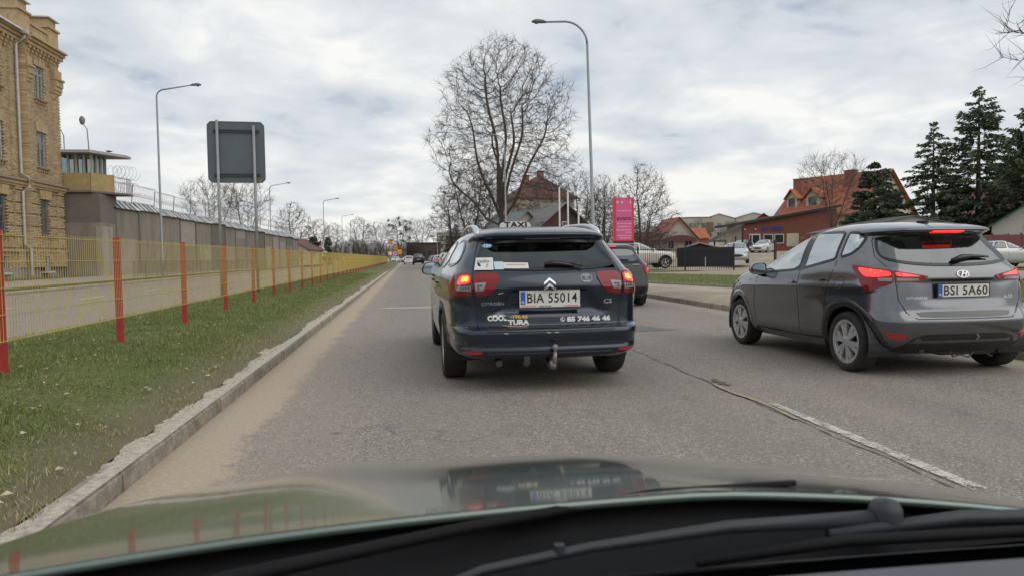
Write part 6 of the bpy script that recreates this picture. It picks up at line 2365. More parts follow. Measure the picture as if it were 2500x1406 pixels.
M_blueletter = mat('blue_letter', (0.03, 0.04, 0.24), 0.5)
for k, ch in enumerate('BIURO'):
    v, f = text_mesh(ch, 0.72, 0.03, xscale=1.1)
    MB().add([(2.45 + 0.52 * k + (0.06 if k < 1 else -0.02 if k == 1 else 0) + a, -0.05, 2.60 + b) for a, b in v], f).build('letter', M_blueletter, off)
for xs_ in (0.35, 1.55):
    MB().lathe([(0.001, 0.0), (0.09, 0.02), (0.10, 0.1), (0.05, 0.16)], 10, (xs_, -0.08, 2.55)).build('wall_lamp', M_whiteink, off)
# lean-to of slats at the right end of the office
lt = thing('slatted_lean_to', 'sloping lean-to of grey wooden slats beside the maroon office', 'shed', (45.0, 79.5, 1.15))
for k in range(14):
    x = 0.22 * k
    MB().add([(x, 0, 1.5), (x + 0.16, 0, 1.5), (x + 0.55 + 0.16, 1.6, 4.1), (x + 0.55, 1.6, 4.1), (x, 0.05, 1.46), (x + 0.16, 0.05, 1.46), (x + 0.55 + 0.16, 1.65, 4.06), (x + 0.55, 1.65, 4.06)],
             [(0, 1, 2, 3), (4, 7, 6, 5), (0, 4, 5, 1), (1, 5, 6, 2), (2, 6, 7, 3), (3, 7, 4, 0)]).build('slat', mat('grey_slat', (0.33, 0.30, 0.25), 0.85, noise=0.25, nscale=3), lt)
MB().box2(0, 3.4, 0.1, 1.6, 0, 1.5).build('wall', M_darkwood, lt)
# big orange-roofed house
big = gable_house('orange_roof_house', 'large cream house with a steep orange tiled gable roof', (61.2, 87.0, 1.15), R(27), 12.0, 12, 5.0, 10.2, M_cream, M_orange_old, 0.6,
                  chim=((-1.8, 4.0, 1.2, 10.4), (-3.2, 10.5, 1.3, 9.8)), windows=(('F', 1.6, 5.6, 1.0, 1.3), ('F', -1.6, 5.6, 1.0, 1.3), ('F', 3.0, 1.5, 1.2, 1.4)))
for k, (yy, sz) in enumerate(((7.5, 2.2), (10.6, 1.8))):
    hw = sz / 2
    MB().box2(-5.0, -2.6, yy - hw * .85, yy + hw * .85, 5.2, 7.25).prism([(yy - hw * .85, 7.25), (yy + hw * .85, 7.25), (yy, 8.15)], -5.0, -4.7, 'YZ').build('dormer_wall', M_cream, big)
    MB().box2(-5.06, -4.98, yy - hw * .5, yy + hw * .5, 6.1, 7.2).build('dormer_window', MATS['far_glass'], big)
    m_ = MB()
    for sg in (-1, 1):
        q = [(-5.4, yy, 8.35), (-5.4, yy + sg * hw * 1.15, 7.05), (-3.0, yy + sg * hw * 1.15, 7.05), (-1.7, yy, 8.35)]
        m_.add(q + [(c0_, c1_, c2_ + 0.12) for c0_, c1_, c2_ in q], [(0, 1, 2, 3), (4, 7, 6, 5), (0, 4, 5, 1), (1, 5, 6, 2), (2, 6, 7, 3), (3, 7, 4, 0)])
    m_.build('dormer', M_orange, big)
MB().add([(6.0, 6, 6.6), (9.5, 6, 5.2), (9.5, 10, 5.2), (6.0, 10, 6.6), (7.8, 6, 7.4)], [(0, 1, 2, 3), (0, 1, 4)]).build('side_roof', M_orange, big)
gable_house('terrace_house', 'orange roofed terrace house with a glazed dormer behind the office', (56.4, 100, 1.6), R(-25), 6.4, 7, 3.6, 6.4, M_redbrick, M_orange, 0.4, chim=((0, 2, 0.9, 7.6), (1, 6, 0.7, 7.4)), windows=(('F', 0, 3.6, 1.8, 1.3),))
gable_house('terrace_house', 'smaller orange roofed terrace house left of the glazed dormer', (54.4, 107, 1.8), R(-25), 5.4, 6, 3.2, 5.2, M_redbrick, M_orange, 0.4, windows=(('F', 0, 2.6, 1.6, 1.2), ('F', -2, 0.8, 1.0, 1.2)))
# small A-frame house
sm = gable_house('small_gable_house', 'small cream house with steep orange gable and maroon porch roof', (36.6, 96, 1.25), R(-6), 7.4, 9, 0.6, 4.7, M_cream, M_orange_old, 0.5, windows=(('F', -1.1, 0.5, 0.9, 1.5), ('F', 1.3, 0.5, 1.1, 1.5), ('F', -0.5, 2.6, 0.4, 0.3), ('F', 0.5, 2.6, 0.4, 0.3)))
mb = MB()
arc = [(2.4 * math.cos(a), 1.25 + 1.1 * math.sin(a)) for a in np.linspace(0.25, math.pi - 0.25, 12)]
mb.prism([(a, b) for a, b in arc], -0.9, 0.0, 'XZ')
mb.build('porch_roof', mat('porch_maroon', (0.115, 0.035, 0.035), 0.6), sm)
for x0, x1, z0, z1 in ((-5.6, -2.6, 1.3, 2.9), (2.4, 4.6, 1.9, 3.4)):
    MB().add([(x0, 1.0, z0), (x1, 1.0, z0), (x1, 3.5, z1), (x0, 3.5, z1)], [(0, 1, 2, 3)]).box2(x0 + .1, x1 - .1, 1.3, 5, -0.5, z0 - 0.02).build('wing_roof', M_orange, sm)
# dark hut behind the fence
gable_house('dark_hut', 'dark low hut with a shallow grey roof behind the black fence', (27.2, 66, 0.75), R(-20), 4.2, 4, 0.7, 1.3, M_darkwood, mat('hut_roof', (0.30, 0.29, 0.27), 0.7), 0.4)
# black awning between hut and office
aw = thing('dark_awning', 'dark awning on posts left of the maroon office', 'awning', (33.5, 71, 0.9))
MB().add([(-3, 0, 1.3), (0.6, 0, 3.1), (0.6, 2, 3.1), (-3, 2, 1.3)], [(0, 1, 2, 3)]).build('canopy', M_darkwood, aw)
for x in (-2.6, 0.4):
    MB().box2(x - .07, x + .07, 0.1, 0.24, -0.4, 1.45 if x < 0 else 2.95).build('post', M_darkwood, aw)
# apartments far off
for k, (x, y, w_, hh_) in enumerate(((88.5, 222, 12, 7.2), (97.5, 221, 9.5, 8.2), (108.5, 220, 11, 8.4))):
    ap = gable_house('apartment_block', ('pale grey flat-topped apartment block left of the two gabled ones', 'grey apartment block with a low gable in the middle of three', 'grey apartment block with a low gable nearest the office roof')[k],
                     (x, y, 5.0), R(-20), w_, 12, hh_ - 1.4 * (k > 0), hh_ + 0.1, M_flat, M_brown_roof if k == 0 else mat('apartment_roof', (0.33, 0.31, 0.28), 0.8), 0.3, cat='building',
                     windows=tuple(('F', p, z_, 1.3, 1.4) for p in np.linspace(-w_ * .32, w_ * .32, 3) for z_ in (1.2, 4.2)))
    ap['group'] = 'apartment blocks on the hill'
    for p in (-w_ * .5, w_ * .5):
        MB().box2(p - 0.9, p + 0.9, -1.2, 0.2, 2.6, 5.6).build('balcony', mat('balcony_brown', (0.18, 0.11, 0.09), 0.8), ap)
# pale garage behind the grey hatchback
gable_house('pale_garage', 'pale garage with a shallow white gable behind the grey hatchback', (41.0, 55.2, 0.75), R(-6), 11.6, 6, 1.95, 3.1, mat('garage_white', (0.52, 0.52, 0.50), 0.8, noise=0.08), mat('garage_roof', (0.10, 0.105, 0.105), 0.6), 0.3, thick=0.1, cat='garage')
# green-roofed house and maroon fence at the right edge
gable_house('green_roof_house', 'white house with a green metal roof at the right edge', (48.2, 49.5, 0.6), R(-40), 7.5, 9, 2.3, 4.9, M_winwhite, M_green_roof, 0.5)
mf = thing('maroon_fence', 'maroon sheet fence behind the silver saloon', 'fence', (36.0, 43.6, 0.2), R(-5))
for k in range(7):
    MB().box2(k * 2.0 + .01, k * 2.0 + 1.99, -0.02, 0.02, 0.05, 1.85).build('fence_panel', mat('fence_maroon', (0.13, 0.03, 0.028), 0.5, noise=0.1), mf)
    MB().box2(k * 2.0 - .05, k * 2.0 + .05, 0.02, 0.12, 0, 1.95).build('post', M_darkwood, mf)
gable_house('dark_roof_house', 'dark roofed house with a brick chimney behind the green roof', (66, 66, 0.9), R(35), 9, 10, 3.8, 6.8, M_darkwood, M_brown_roof, 0.4, chim=((-2.6, 1.0, 0.9, 7.9),))
# houses behind the taxi
gable_house('dark_barn', 'dark boarded gable barn with grey sheet roof behind the flagpoles', (17.0, 78.5, 0.1), R(18), 8.6, 11, 3.2, 6.6, M_darkwood, M_grey_roof, 0.5, cat='barn', windows=(('F', 0.1, 3.2, 0.9, 1.5),))
gable_house('green_shed', 'grey-green roofed shed left of the dark barn', (13.4, 82, 0.1), R(18), 5.4, 8, 3.4, 6.0, M_cream, M_greengrey, 0.4, cat='shed')
gable_house('brown_hip_house', 'tall cream house with a brown hipped roof behind the big bare tree', (21.6, 113, 0.5), R(8), 9.2, 9, 9.9, 13.2, M_cream, M_brown_roof, 0.7, hip=3.6, chim=((0.3, 3.6, 0.9, 14.0), (-1.8, 4.5, 0.8, 13.4)),
            windows=(('F', -2.2, 6.4, 1.1, 1.7), ('F', 0.3, 6.4, 1.1, 1.7), ('F', 2.6, 6.4, 1.1, 1.7)))
# brown flat building and pale tower at the end of the road
fb = thing('brown_block', 'long low brown block at the far end of the road', 'building', (7, 232, 0))
MB().box2(-7, 3.6, 0, 10, 0, 5.5).build('wall', mat('block_brown', (0.085, 0.058, 0.05), 0.85, noise=0.2, nscale=0.6), fb)
MB().box2(-7.2, 3.8, -0.2, 10.2, 5.502, 5.75).build('roof', M_dark, fb)
for k in range(5):
    MB().box2(-6.2 + 2 * k, -5.2 + 2 * k, -0.06, 0.1, 1.5, 3.0).build('window', MATS['far_glass'], fb)
fb2 = thing('pale_block', 'pale high block far down the road right of the brown one', 'building', (15, 260, 0))
MB().box2(-4, 5, 0, 9, 0, 9.8).build('wall', M_flat, fb2)
for k in range(4):
    for j in range(3):
        MB().box2(-3.2 + 2 * k, -2.2 + 2 * k, -0.06, 0.1, 1.4 + 2.8 * j, 2.9 + 2.8 * j).build('window', MATS['far_glass'], fb2)

# ================================================================== street furniture
M_pole = mat('pole_grey', (0.27, 0.285, 0.29), 0.55, 0.3, noise=0.1, nscale=2)
M_head = mat('luminaire', (0.14, 0.145, 0.15), 0.5)


def street_lamp(label, x, y, h, reach, z0=0.1, rise=0.25, rad=1.0, group='street lamps'):
    s = thing('street_lamp', label, 'street lamp', (x, y, z0), 0, group)
    sg = 1 if reach > 0 else -1
    MB().tube([(0, 0, -0.1), (0, 0, 1.4), (0, 0, 1.45), (0, 0, h - rad)], [0.115, 0.11, 0.085, 0.055], 12).build('pole', M_pole, s, smooth=True)
    MB().lathe([(0.2, 0.0), (0.2, 0.04), (0.13, 0.05), (0.12, 0.25)], 12).build('base', M_pole, s)
    pts_ = [(sg * rad * (1 - math.cos(a)), 0, h - rad + rad * math.sin(a)) for a in np.linspace(0, math.pi / 2 - 0.05, 9)]
    ex = abs(reach) - 0.45
    pts_.append((sg * ex, 0, h + rise))
    MB().tube(pts_, [0.05] * 9 + [0.04], 8).build('arm', M_pole, s, smooth=True)
    m_ = MB()
    o = chaikin([(-0.06, -0.05), (0.12, -0.13), (0.55, -0.14), (0.68, 0.0), (0.55, 0.14), (0.12, 0.13), (-0.06, 0.05)], 2)
    n = len(o)
    lay = [(0.0, 1.0), (0.07, 0.95), (0.13, 0.6)]
    m_.add([(sg * (ex + a * s_ + 0.28 * (1 - s_)), b * s_, h + rise - 0.03 + d + a * 0.06) for d, s_ in lay for a, b in o],
           [(i * n + k, i * n + (k + 1) % n, (i + 1) * n + (k + 1) % n, (i + 1) * n + k) for i in range(2) for k in range(n)] + [tuple(range(n)), tuple(2 * n + k for k in range(n))])
    hd = m_.build('lamp_head', M_head, s, smooth=True)
    MB().lathe([(0.001, -0.06), (0.08, -0.03), (0.10, 0.0)], 10, (sg * (ex + 0.42), 0, h + rise - 0.03)).build('lens', M_lens_clear, hd)
    return s


near = street_lamp('tall grey street lamp rising right of the taxi, the nearest on the right', 8.75, 33.8, 11.9, -2.35, 0.1, 0.0, 1.05)
near.rotation_euler = (0, R(-1.3), R(-6))
rl = ['street lamp whose pole crosses the trunk of the big bare tree', 'third street lamp on the right, its arm before the twigs left of the big tree', 'fourth street lamp on the right along the road',
      'fifth street lamp on the right along the road', 'sixth street lamp on the right along the road', 'seventh street lamp on the right along the road', 'farthest street lamp on the right along the road']
for k, y in enumerate((66, 96, 127, 157, 187, 217, 247)):
    street_lamp(rl[k], 8.9, y, 11.9, -2.4, 0.1, 0.1, 0.9)
ll = ['nearest street lamp on the left, in front of the prison wall', 'second street lamp on the left, right of the sign board', 'third street lamp on the left beyond the wall end', 'fourth street lamp on the left far beyond the wall', 'farthest street lamp on the left']
for k, (x, y, h) in enumerate(((-15.82, 51.0, 12.0), (-18.2, 104, 11.0), (-14.6, 136, 11.4), (-15.4, 184, 11.3), (-15.0, 205, 11.2))):
    street_lamp(ll[k], x, y, h, 2.6, 0.3 if k == 0 else 0.2, 0.30, 0.5)
street_lamp('lower street lamp leaning left behind the prison wall', -24.5, 128, 10.2, -2.6, 0.3, 0.5, 0.8)

# back of the big road sign on two posts
sb = thing('road_sign_board', 'back of a large grey road sign on two posts behind the fence', 'road sign', (-4.95, 23.1, 0.1), R(4))
ob_ = chaikin([(-0.83, 3.38), (0.80, 3.38), (0.80, 5.20), (-0.83, 5.20)], 2, 0.06)
MB().prism(ob_, -0.012, 0.012, 'XZ').build('board', mat('sign_back', (0.095, 0.118, 0.132), 0.5, 0.2, noise=0.1, nscale=2), sb)
mb = MB()
n = len(ob_)
oi = inset(ob_, 0.03)
mb.add([(a, -0.02, b) for a, b in ob_] + [(a, -0.02, b) for a, b in oi], [(i, (i + 1) % n, n + (i + 1) % n, n + i) for i in range(n)])
mb.build('board_rim', mat('sign_rim', (0.10, 0.115, 0.125), 0.5, 0.2), sb, fix=False)
for x in (-0.53, 0.50):
    MB().tube([(x, -0.09, 0), (x, -0.09, 5.22 if x < 0 else 5.08)], 0.042, 12).build('post', M_pole, sb, smooth=True)
for zz_ in (4.88, 4.94, 3.58, 3.64):
    MB().box((0, -0.04, zz_), (1.30, 0.035, 0.028)).build('rail', mat('sign_rail', (0.05, 0.058, 0.065), 0.5, 0.3), sb)
MB().box((0.63, -0.016, 3.47), (0.10, 0.006, 0.10)).build('sticker', mat('sticker_olive', (0.18, 0.15, 0.04), 0.6), sb)

# pink advertising totem
tt = thing('advertising_totem', 'pink and red advertising totem with the word avant on a dark base', 'sign', (12.25, 40.8, 0.1), R(-3))
MB().box2(-0.56, 0.56, -0.14, 0.14, 0, 1.62).build('base', mat('totem_dark', (0.012, 0.012, 0.03), 0.35), tt)
MB().box2(-0.58, 0.58, -0.15, 0.15, 1.622, 1.70).build('trim', mat('totem_trim', (0.30, 0.25, 0.27), 0.4), tt)
MB().box2(-0.58, 0.58, -0.15, 0.15, 1.702, 1.80).build('trim', MATS['totem_dark'], tt)
MB().box2(-0.585, 0.585, -0.16, 0.16, 1.802, 4.27).build('frame', mat('totem_red', (0.62, 0.04, 0.06), 0.4), tt)
pnl = MB().box2(-0.46, 0.46, -0.175, 0.1, 1.86, 4.22).build('panel', mat('totem_pink', (0.66, 0.11, 0.26), 0.4), tt)
v, f = text_mesh('avant', 0.36, 0.006)
k_ = 0.86 / text_width(v)
MB().add([(a * k_, -0.18, 3.10 + b) for a, b in v], f).build('lettering', mat('totem_ink', (0.06, 0.012, 0.12), 0.5), pnl)
M_pinkprint = mat('totem_print', (0.66, 0.42, 0.50), 0.5)
for zz_, x0, x1 in ((3.52, -0.40, 0.42), (2.80, -0.38, 0.44), (2.62, -0.34, 0.36), (2.44, -0.44, 0.42), (2.30, 0.10, 0.42), (2.12, -0.36, 0.42), (1.98, -0.22, 0.40)):
    x = x0
    while x < x1:
        ww = random.uniform(0.05, 0.16)
        MB().box2(x, min(x + ww, x1), -0.178, -0.1, zz_ - 0.028, zz_ + 0.028).build('print_line', M_pinkprint, pnl)
        x += ww + 0.035
for xx in (-0.36, -0.10):
    MB().add([(xx + 0.075 * math.cos(a), -0.18, 4.0 + 0.075 * math.sin(a)) for a in np.linspace(0, 6.283, 14)], [tuple(range(14))]).build('print_mark', M_pinkprint, pnl)
MB().box2(0.34, 0.42, -0.178, -0.1, 3.92, 4.08).build('print_mark', M_pinkprint, pnl)
v, f = text_mesh('avant', 0.28, 0.0)
MB().add([(a * 0.9, -0.145, 1.1 + b) for a, b in v], f).build('base_lettering', mat('totem_navy', (0.02, 0.025, 0.12), 0.4), tt)

# black bar fence with a solid gate
bfz = thing('black_bar_fence', 'black bar fence with sheeted gate in front of the parked off-road car', 'fence', (8.9, 46.2, 0.13), math.atan2(-4.4, 10.4))
BLN = 11.35
for k in range(4):
    x0, x1 = k * BLN / 4, (k + 1) * BLN / 4
    mb = MB()
    for x in np.arange(x0 + 0.06, x1, 0.13):
        mb.box((x, 0, 0.72), (0.022, 0.022, 1.42))
    for zz_ in (0.22, 1.28):
        mb.box(((x0 + x1) / 2, 0, zz_), (x1 - x0, 0.03, 0.04))
    mb.build('bar_panel', M_dark, bfz)
    MB().box((x0, 0, 0.75), (0.07, 0.07, 1.55)).build('post', M_dark, bfz)
MB().box((BLN, 0, 0.78), (0.08, 0.08, 1.6)).build('post', M_dark, bfz)
for k in range(2):
    MB().box((8.85 + 1.70 * k, 0.35, 0.80), (1.66, 0.03, 1.15)).build('gate_sheet', mat('gate_black', (0.014, 0.015, 0.018), 0.5), bfz)
gp_ = thing('gate_post', 'single dark gate post right of the black fence', 'post', (24.2, 46.0, 0.25))
MB().box((0, 0, 0.85), (0.14, 0.14, 1.7)).build('post', M_darkwood, gp_)

# flagpoles
for k, (x, y, h) in enumerate(((11.35, 54.1, 6.05), (11.98, 54.05, 5.8), (12.75, 53.9, 4.3))):
    fp = thing('flagpole', ('tallest white flagpole in front of the dark barn', 'second white flagpole, right of the tallest', 'shortest white flagpole, nearest the street lamp')[k], 'flagpole', (x, y, 0.1), 0, 'white flagpoles')
    MB().tube([(0, 0, 0), (0, 0, h)], [0.075, 0.06], 8).build('pole', mat('pole_white', (0.60, 0.56, 0.55), 0.5), fp, smooth=True)
    MB().lathe([(0.001, 0.10), (0.05, 0.07), (0.07, 0.0)], 8, (0, 0, h)).build('finial', MATS['pole_white'], fp)
up = thing('utility_pole', 'thin wooden utility pole beside the spruces at the right', 'utility pole', (54.2, 60.5, 0.9))
MB().tube([(0, 0, 0), (0, 0, 8.2)], [0.14, 0.10], 8).build('pole', M_darkwood, up)
MB().box((0, 0, 7.6), (1.6, 0.1, 0.1)).build('crossarm', M_darkwood, up)

# temporary road-works signs at the end of the verge
M_warn = mat('warning_yellow', (0.72, 0.36, 0.02), 0.5)
M_signwhite = mat('sign_face_white', (0.66, 0.66, 0.64), 0.5)
M_signred = mat('sign_face_red', (0.50, 0.03, 0.03), 0.5)


def tri_sign(parent, z, s=0.9):
    o = MB().prism(chaikin([(-s * .5, z), (s * .5, z), (0, z + s * .87)], 1, 0.06), -0.03, -0.01, 'XZ').build('warning_triangle', M_signred, parent)
    MB().prism([(-s * .36, z + s * .09), (s * .36, z + s * .09), (0, z + s * .70)], -0.04, -0.03, 'XZ').build('sign_field', M_warn, o)
    MB().box((0, -0.045, z + s * .30), (0.10, 0.01, 0.26)).build('sign_symbol', M_ink, o)


def disc_sign(parent, z, r=0.42, num=''):
    o = MB().prism(circle_poly(0, z, r, 20), -0.03, -0.01, 'XZ').build('round_sign', M_signred, parent)
    MB().prism(circle_poly(0, z, r * .76, 20), -0.04, -0.03, 'XZ').build('sign_field', M_signwhite, o)
    if num:
        v, f = text_mesh(num, 0.55, 0.01)
        MB().add([(a, -0.045, z + b) for a, b in v], f).build('sign_number', M_ink, o)


for k, (x, y, d1) in enumerate(((-2.75, 126, 0), (-1.85, 122, 1))):
    sg_ = thing('roadworks_sign', ('taller road-works sign stack at the end of the verge', 'nearer road-works sign with a round speed limit at the end of the verge')[k], 'road sign', (x, y, 0.15), 0, 'road-works signs')
    MB().tube([(0, 0.03, 0), (0, 0.03, 4.2 - 0.9 * k)], 0.035, 8).build('post', M_pole, sg_)
    tri_sign(sg_, 3.3 - 1.0 * k, 1.05)
    disc_sign(sg_, 1.75 - 0.05 * k, 0.45, '30' if k else '')
    if k:
        MB().prism([(0.30, 1.55), (1.05, 1.55), (1.05, 2.35), (0.30, 2.35)], -0.02, 0.0, 'XZ').build('yellow_board', M_warn, sg_)
rs_ = thing('road_sign', 'grey back of a round road sign left of the road-works signs', 'road sign', (-5.4, 120, 0.1))
MB().tube([(0, 0, 0), (0, 0, 3.4)], 0.035, 8).build('post', M_pole, rs_)
MB().prism(circle_poly(0, 3.0, 0.55, 20), -0.05, -0.03, 'XZ').build('disc', mat('sign_back_light', (0.22, 0.23, 0.23), 0.5), rs_)
yb_ = thing('yellow_direction_board', 'yellow direction board left of the taxi roof far down the road', 'road sign', (7.35, 100, 0.1))
MB().box((0, 0, 2.35), (1.3, 0.05, 1.7)).build('board', M_warn, yb_)
MB().box((0.1, -0.03, 2.3), (0.35, 0.01, 0.9)).build('arrow', M_ink, yb_)
for x in (-0.5, 0.5):
    MB().tube([(x, 0.05, 0), (x, 0.05, 3.2)], 0.04, 8).build('post', M_pole, yb_)
cs = thing('round_sign', 'small white round sign beyond the queueing cars', 'road sign', (6.9, 118, 0.1))
MB().tube([(0, 0.03, 0), (0, 0.03, 2.4)], 0.035, 8).build('post', M_pole, cs)
disc_sign(cs, 2.15, 0.38)

# pedestrian railing on the far pavement
rlg = thing('pavement_railing', 'grey pedestrian railing along the far pavement below the prison wall', 'railing', (-15.55, 45, 0.2))
for k in range(14):
    mb = MB()
    for y in np.arange(0.1, 2.0, 0.16):
        mb.box((0, 2 * k + y, 0.52), (0.015, 0.015, 0.78))
    for zz_ in (0.14, 0.92):
        mb.box((0, 2 * k + 1.0, zz_), (0.03, 2.0, 0.035))
    mb.build('railing_panel', M_bar, rlg)
    MB().box((0, 2 * k, 0.5), (0.05, 0.05, 1.05)).build('post', M_bar, rlg)

# bird on the tower roof
bd = MB()
bd.lathe([(0.001, -0.16), (0.03, -0.13), (0.06, -0.02), (0.055, 0.06), (0.03, 0.12), (0.035, 0.15), (0.02, 0.19), (0.001, 0.23)], 10, (0, 0, 0.10), 'Y')
bd.tube([(0.015, 0, 0.0), (0.015, 0, 0.07)], 0.006, 5)
bd.tube([(-0.015, 0, 0.0), (-0.015, 0, 0.07)], 0.006, 5)
bo_ = bd.build('bird', mat('bird_black', (0.02, 0.02, 0.022), 0.6), None, smooth=True)
bo_.location = (-17.9, 48.4, 7.835)
bo_.rotation_euler = (0, 0, R(-60))
tag(bo_, 'small dark bird perched on the guard tower roof', 'bird')


# ------------------------------------------------------------------ pedestrian on the far pavement
def person(loc, rot):
    p = thing('person', 'person in an olive coat and dark trousers walking below the prison wall', 'person', loc, rot)
    J = {'pel': (0, 0, .93), 'waist': (0, .01, 1.08), 'chest': (0, .02, 1.30), 'neck': (0, .02, 1.47), 'chin': (0, .035, 1.55), 'head': (0, .03, 1.64), 'crown': (0, .02, 1.73),
         'hl': (-.10, 0, .89), 'kl': (-.11, .16, .50), 'al': (-.11, .20, .09), 'tl': (-.12, .35, .03),
         'hr': (.10, 0, .89), 'kr': (.11, -.02, .48), 'ar': (.11, -.24, .14), 'tr': (.12, -.12, .03),
         'sl': (-.19, .02, 1.40), 'el': (-.24, -.10, 1.13), 'wl': (-.22, -.04, .90), 'fl': (-.215, 0, .80),
         'sr': (.19, .02, 1.40), 'er': (.24, .08, 1.13), 'wr': (.22, .24, .95), 'fr': (.215, .29, .88)}
    rad = {'pel': .15, 'waist': .145, 'chest': .165, 'neck': .06, 'chin': .075, 'head': .10, 'crown': .06, 'hl': .10, 'kl': .07, 'al': .05, 'tl': .04, 'hr': .10, 'kr': .07, 'ar': .05, 'tr': .04,
           'sl': .08, 'el': .06, 'wl': .045, 'fl': .035, 'sr': .08, 'er': .06, 'wr': .045, 'fr': .035}
    E_ = [('pel', 'waist'), ('waist', 'chest'), ('chest', 'neck'), ('neck', 'chin'), ('chin', 'head'), ('head', 'crown'), ('pel', 'hl'), ('hl', 'kl'), ('kl', 'al'), ('al', 'tl'), ('pel', 'hr'), ('hr', 'kr'), ('kr', 'ar'), ('ar', 'tr'),
          ('chest', 'sl'), ('sl', 'el'), ('el', 'wl'), ('wl', 'fl'), ('chest', 'sr'), ('sr', 'er'), ('er', 'wr'), ('wr', 'fr')]
    ks = list(J)
    me = bpy.data.meshes.new('body')
    me.from_pydata([J[k] for k in ks], [(ks.index(a), ks.index(b)) for a, b in E_], [])
    o = link('body', me, None, p)
    md = o.modifiers.new('skin', 'SKIN')
    for k, sv in zip(ks, me.skin_vertices[0].data):
        sv.radius = (rad[k], rad[k])
        sv.use_root = (k == 'pel')
    ss = o.modifiers.new('sub', 'SUBSURF')
    ss.levels = ss.render_levels = 2
    m = bpy.data.materials.new('walker')
    m.use_nodes = True
    t = NT(m.node_tree)
    ou = t.node('ShaderNodeOutputMaterial')
    b = t.node('ShaderNodeBsdfPrincipled')
    t.link(b.outputs[0], ou.inputs[0])
    tcn = t.node('ShaderNodeTexCoord')
    sp = t.node('ShaderNodeSeparateXYZ')
    t.link(tcn.outputs['Object'], sp.inputs[0])
    c = t.ramp(t.math('DIVIDE', sp.outputs[2], 1.8), [(0.0, (0.02, 0.018, 0.016)), (0.05, (0.03, 0.03, 0.035)), (0.47, (0.085, 0.072, 0.035)), (0.82, (0.36, 0.22, 0.16)), (0.93, (0.05, 0.035, 0.025))], 'CONSTANT')
    t.link(c, b.inputs['Base Color'])
    b.inputs['Roughness'].default_value = 0.85
    me.materials.append(m)
    hm = MB()
    hm.lathe([(0.001, 0.125), (0.06, 0.11), (0.10, 0.06), (0.115, 0.0), (0.11, -0.04)], 14, (0, 0.015, 1.655))
    hm.build('hair', mat('hair_dark', (0.03, 0.022, 0.016), 0.8), p, smooth=True)
    cm = MB()
    cm.lathe([(0.20, 1.36), (0.20, 1.25), (0.185, 1.08), (0.20, 0.92), (0.225, 0.74)], 16)
    cm.build('coat', mat('coat_olive', (0.085, 0.072, 0.035), 0.9, noise=0.2, nscale=8), p, smooth=True)
    return p


person((-16.9, 70.5, 0.30), R(170))
# ================================================================== trees
M_bark = mat('bark', (0.075, 0.062, 0.052), 0.9, noise=0.35, nscale=3, bump=0.6, bscale=14)
M_twig = mat('twig', (0.085, 0.068, 0.056), 0.9, noise=0.2, nscale=2)


def colonize(seed, stems, env, n_attr, D, di, dk, iters, up=0.12):
    """space colonisation: stems = list of polylines sharing their first point; env(n) -> points"""
    rg = np.random.default_rng(seed)
    A = env(rg, n_attr)
    pts = [Vector(stems[0][0])]
    par = [-1]
    for st in stems:
        prev = 0
        for p in st[1:]:
            p = Vector(p)
            seg = p - pts[prev]
            k = max(1, int(seg.length / D))
            b = pts[prev].copy()
            for i in range(1, k + 1):
                q = b + seg * (i / k)
                # reuse shared stem points
                hit = next((j for j in range(len(pts)) if (pts[j] - q).length < D * 0.2), None)
                if hit is None:
                    pts.append(q)
                    par.append(prev)
                    prev = len(pts) - 1
                else:
                    prev = hit
    alive = np.ones(len(A), bool)
    last = None
    for it in range(iters):
        kd = kdtree.KDTree(len(pts))
        for i, p in enumerate(pts):
            kd.insert(p, i)
        kd.balance()
        acc = {}
        for ai in np.nonzero(alive)[0]:
            a = Vector(A[ai])
            co, idx, dist = kd.find(a)
            if dist < dk:
                alive[ai] = False
            elif dist < di:
                acc.setdefault(idx, []).append((a - co).normalized())
        if not acc:
            break
        new = 0
        for idx, ds in acc.items():
            d = sum(ds, Vector())
            d = d / len(ds) + Vector((rg.normal(0, .16), rg.normal(0, .16), up + rg.normal(0, .10)))
            if d.length < 1e-6:
                continue
            q = pts[idx] + d.normalized() * D
            pts.append(q)
            par.append(idx)
            new += 1
        if new == 0 or len(pts) > 15000:
            break
    return pts, par


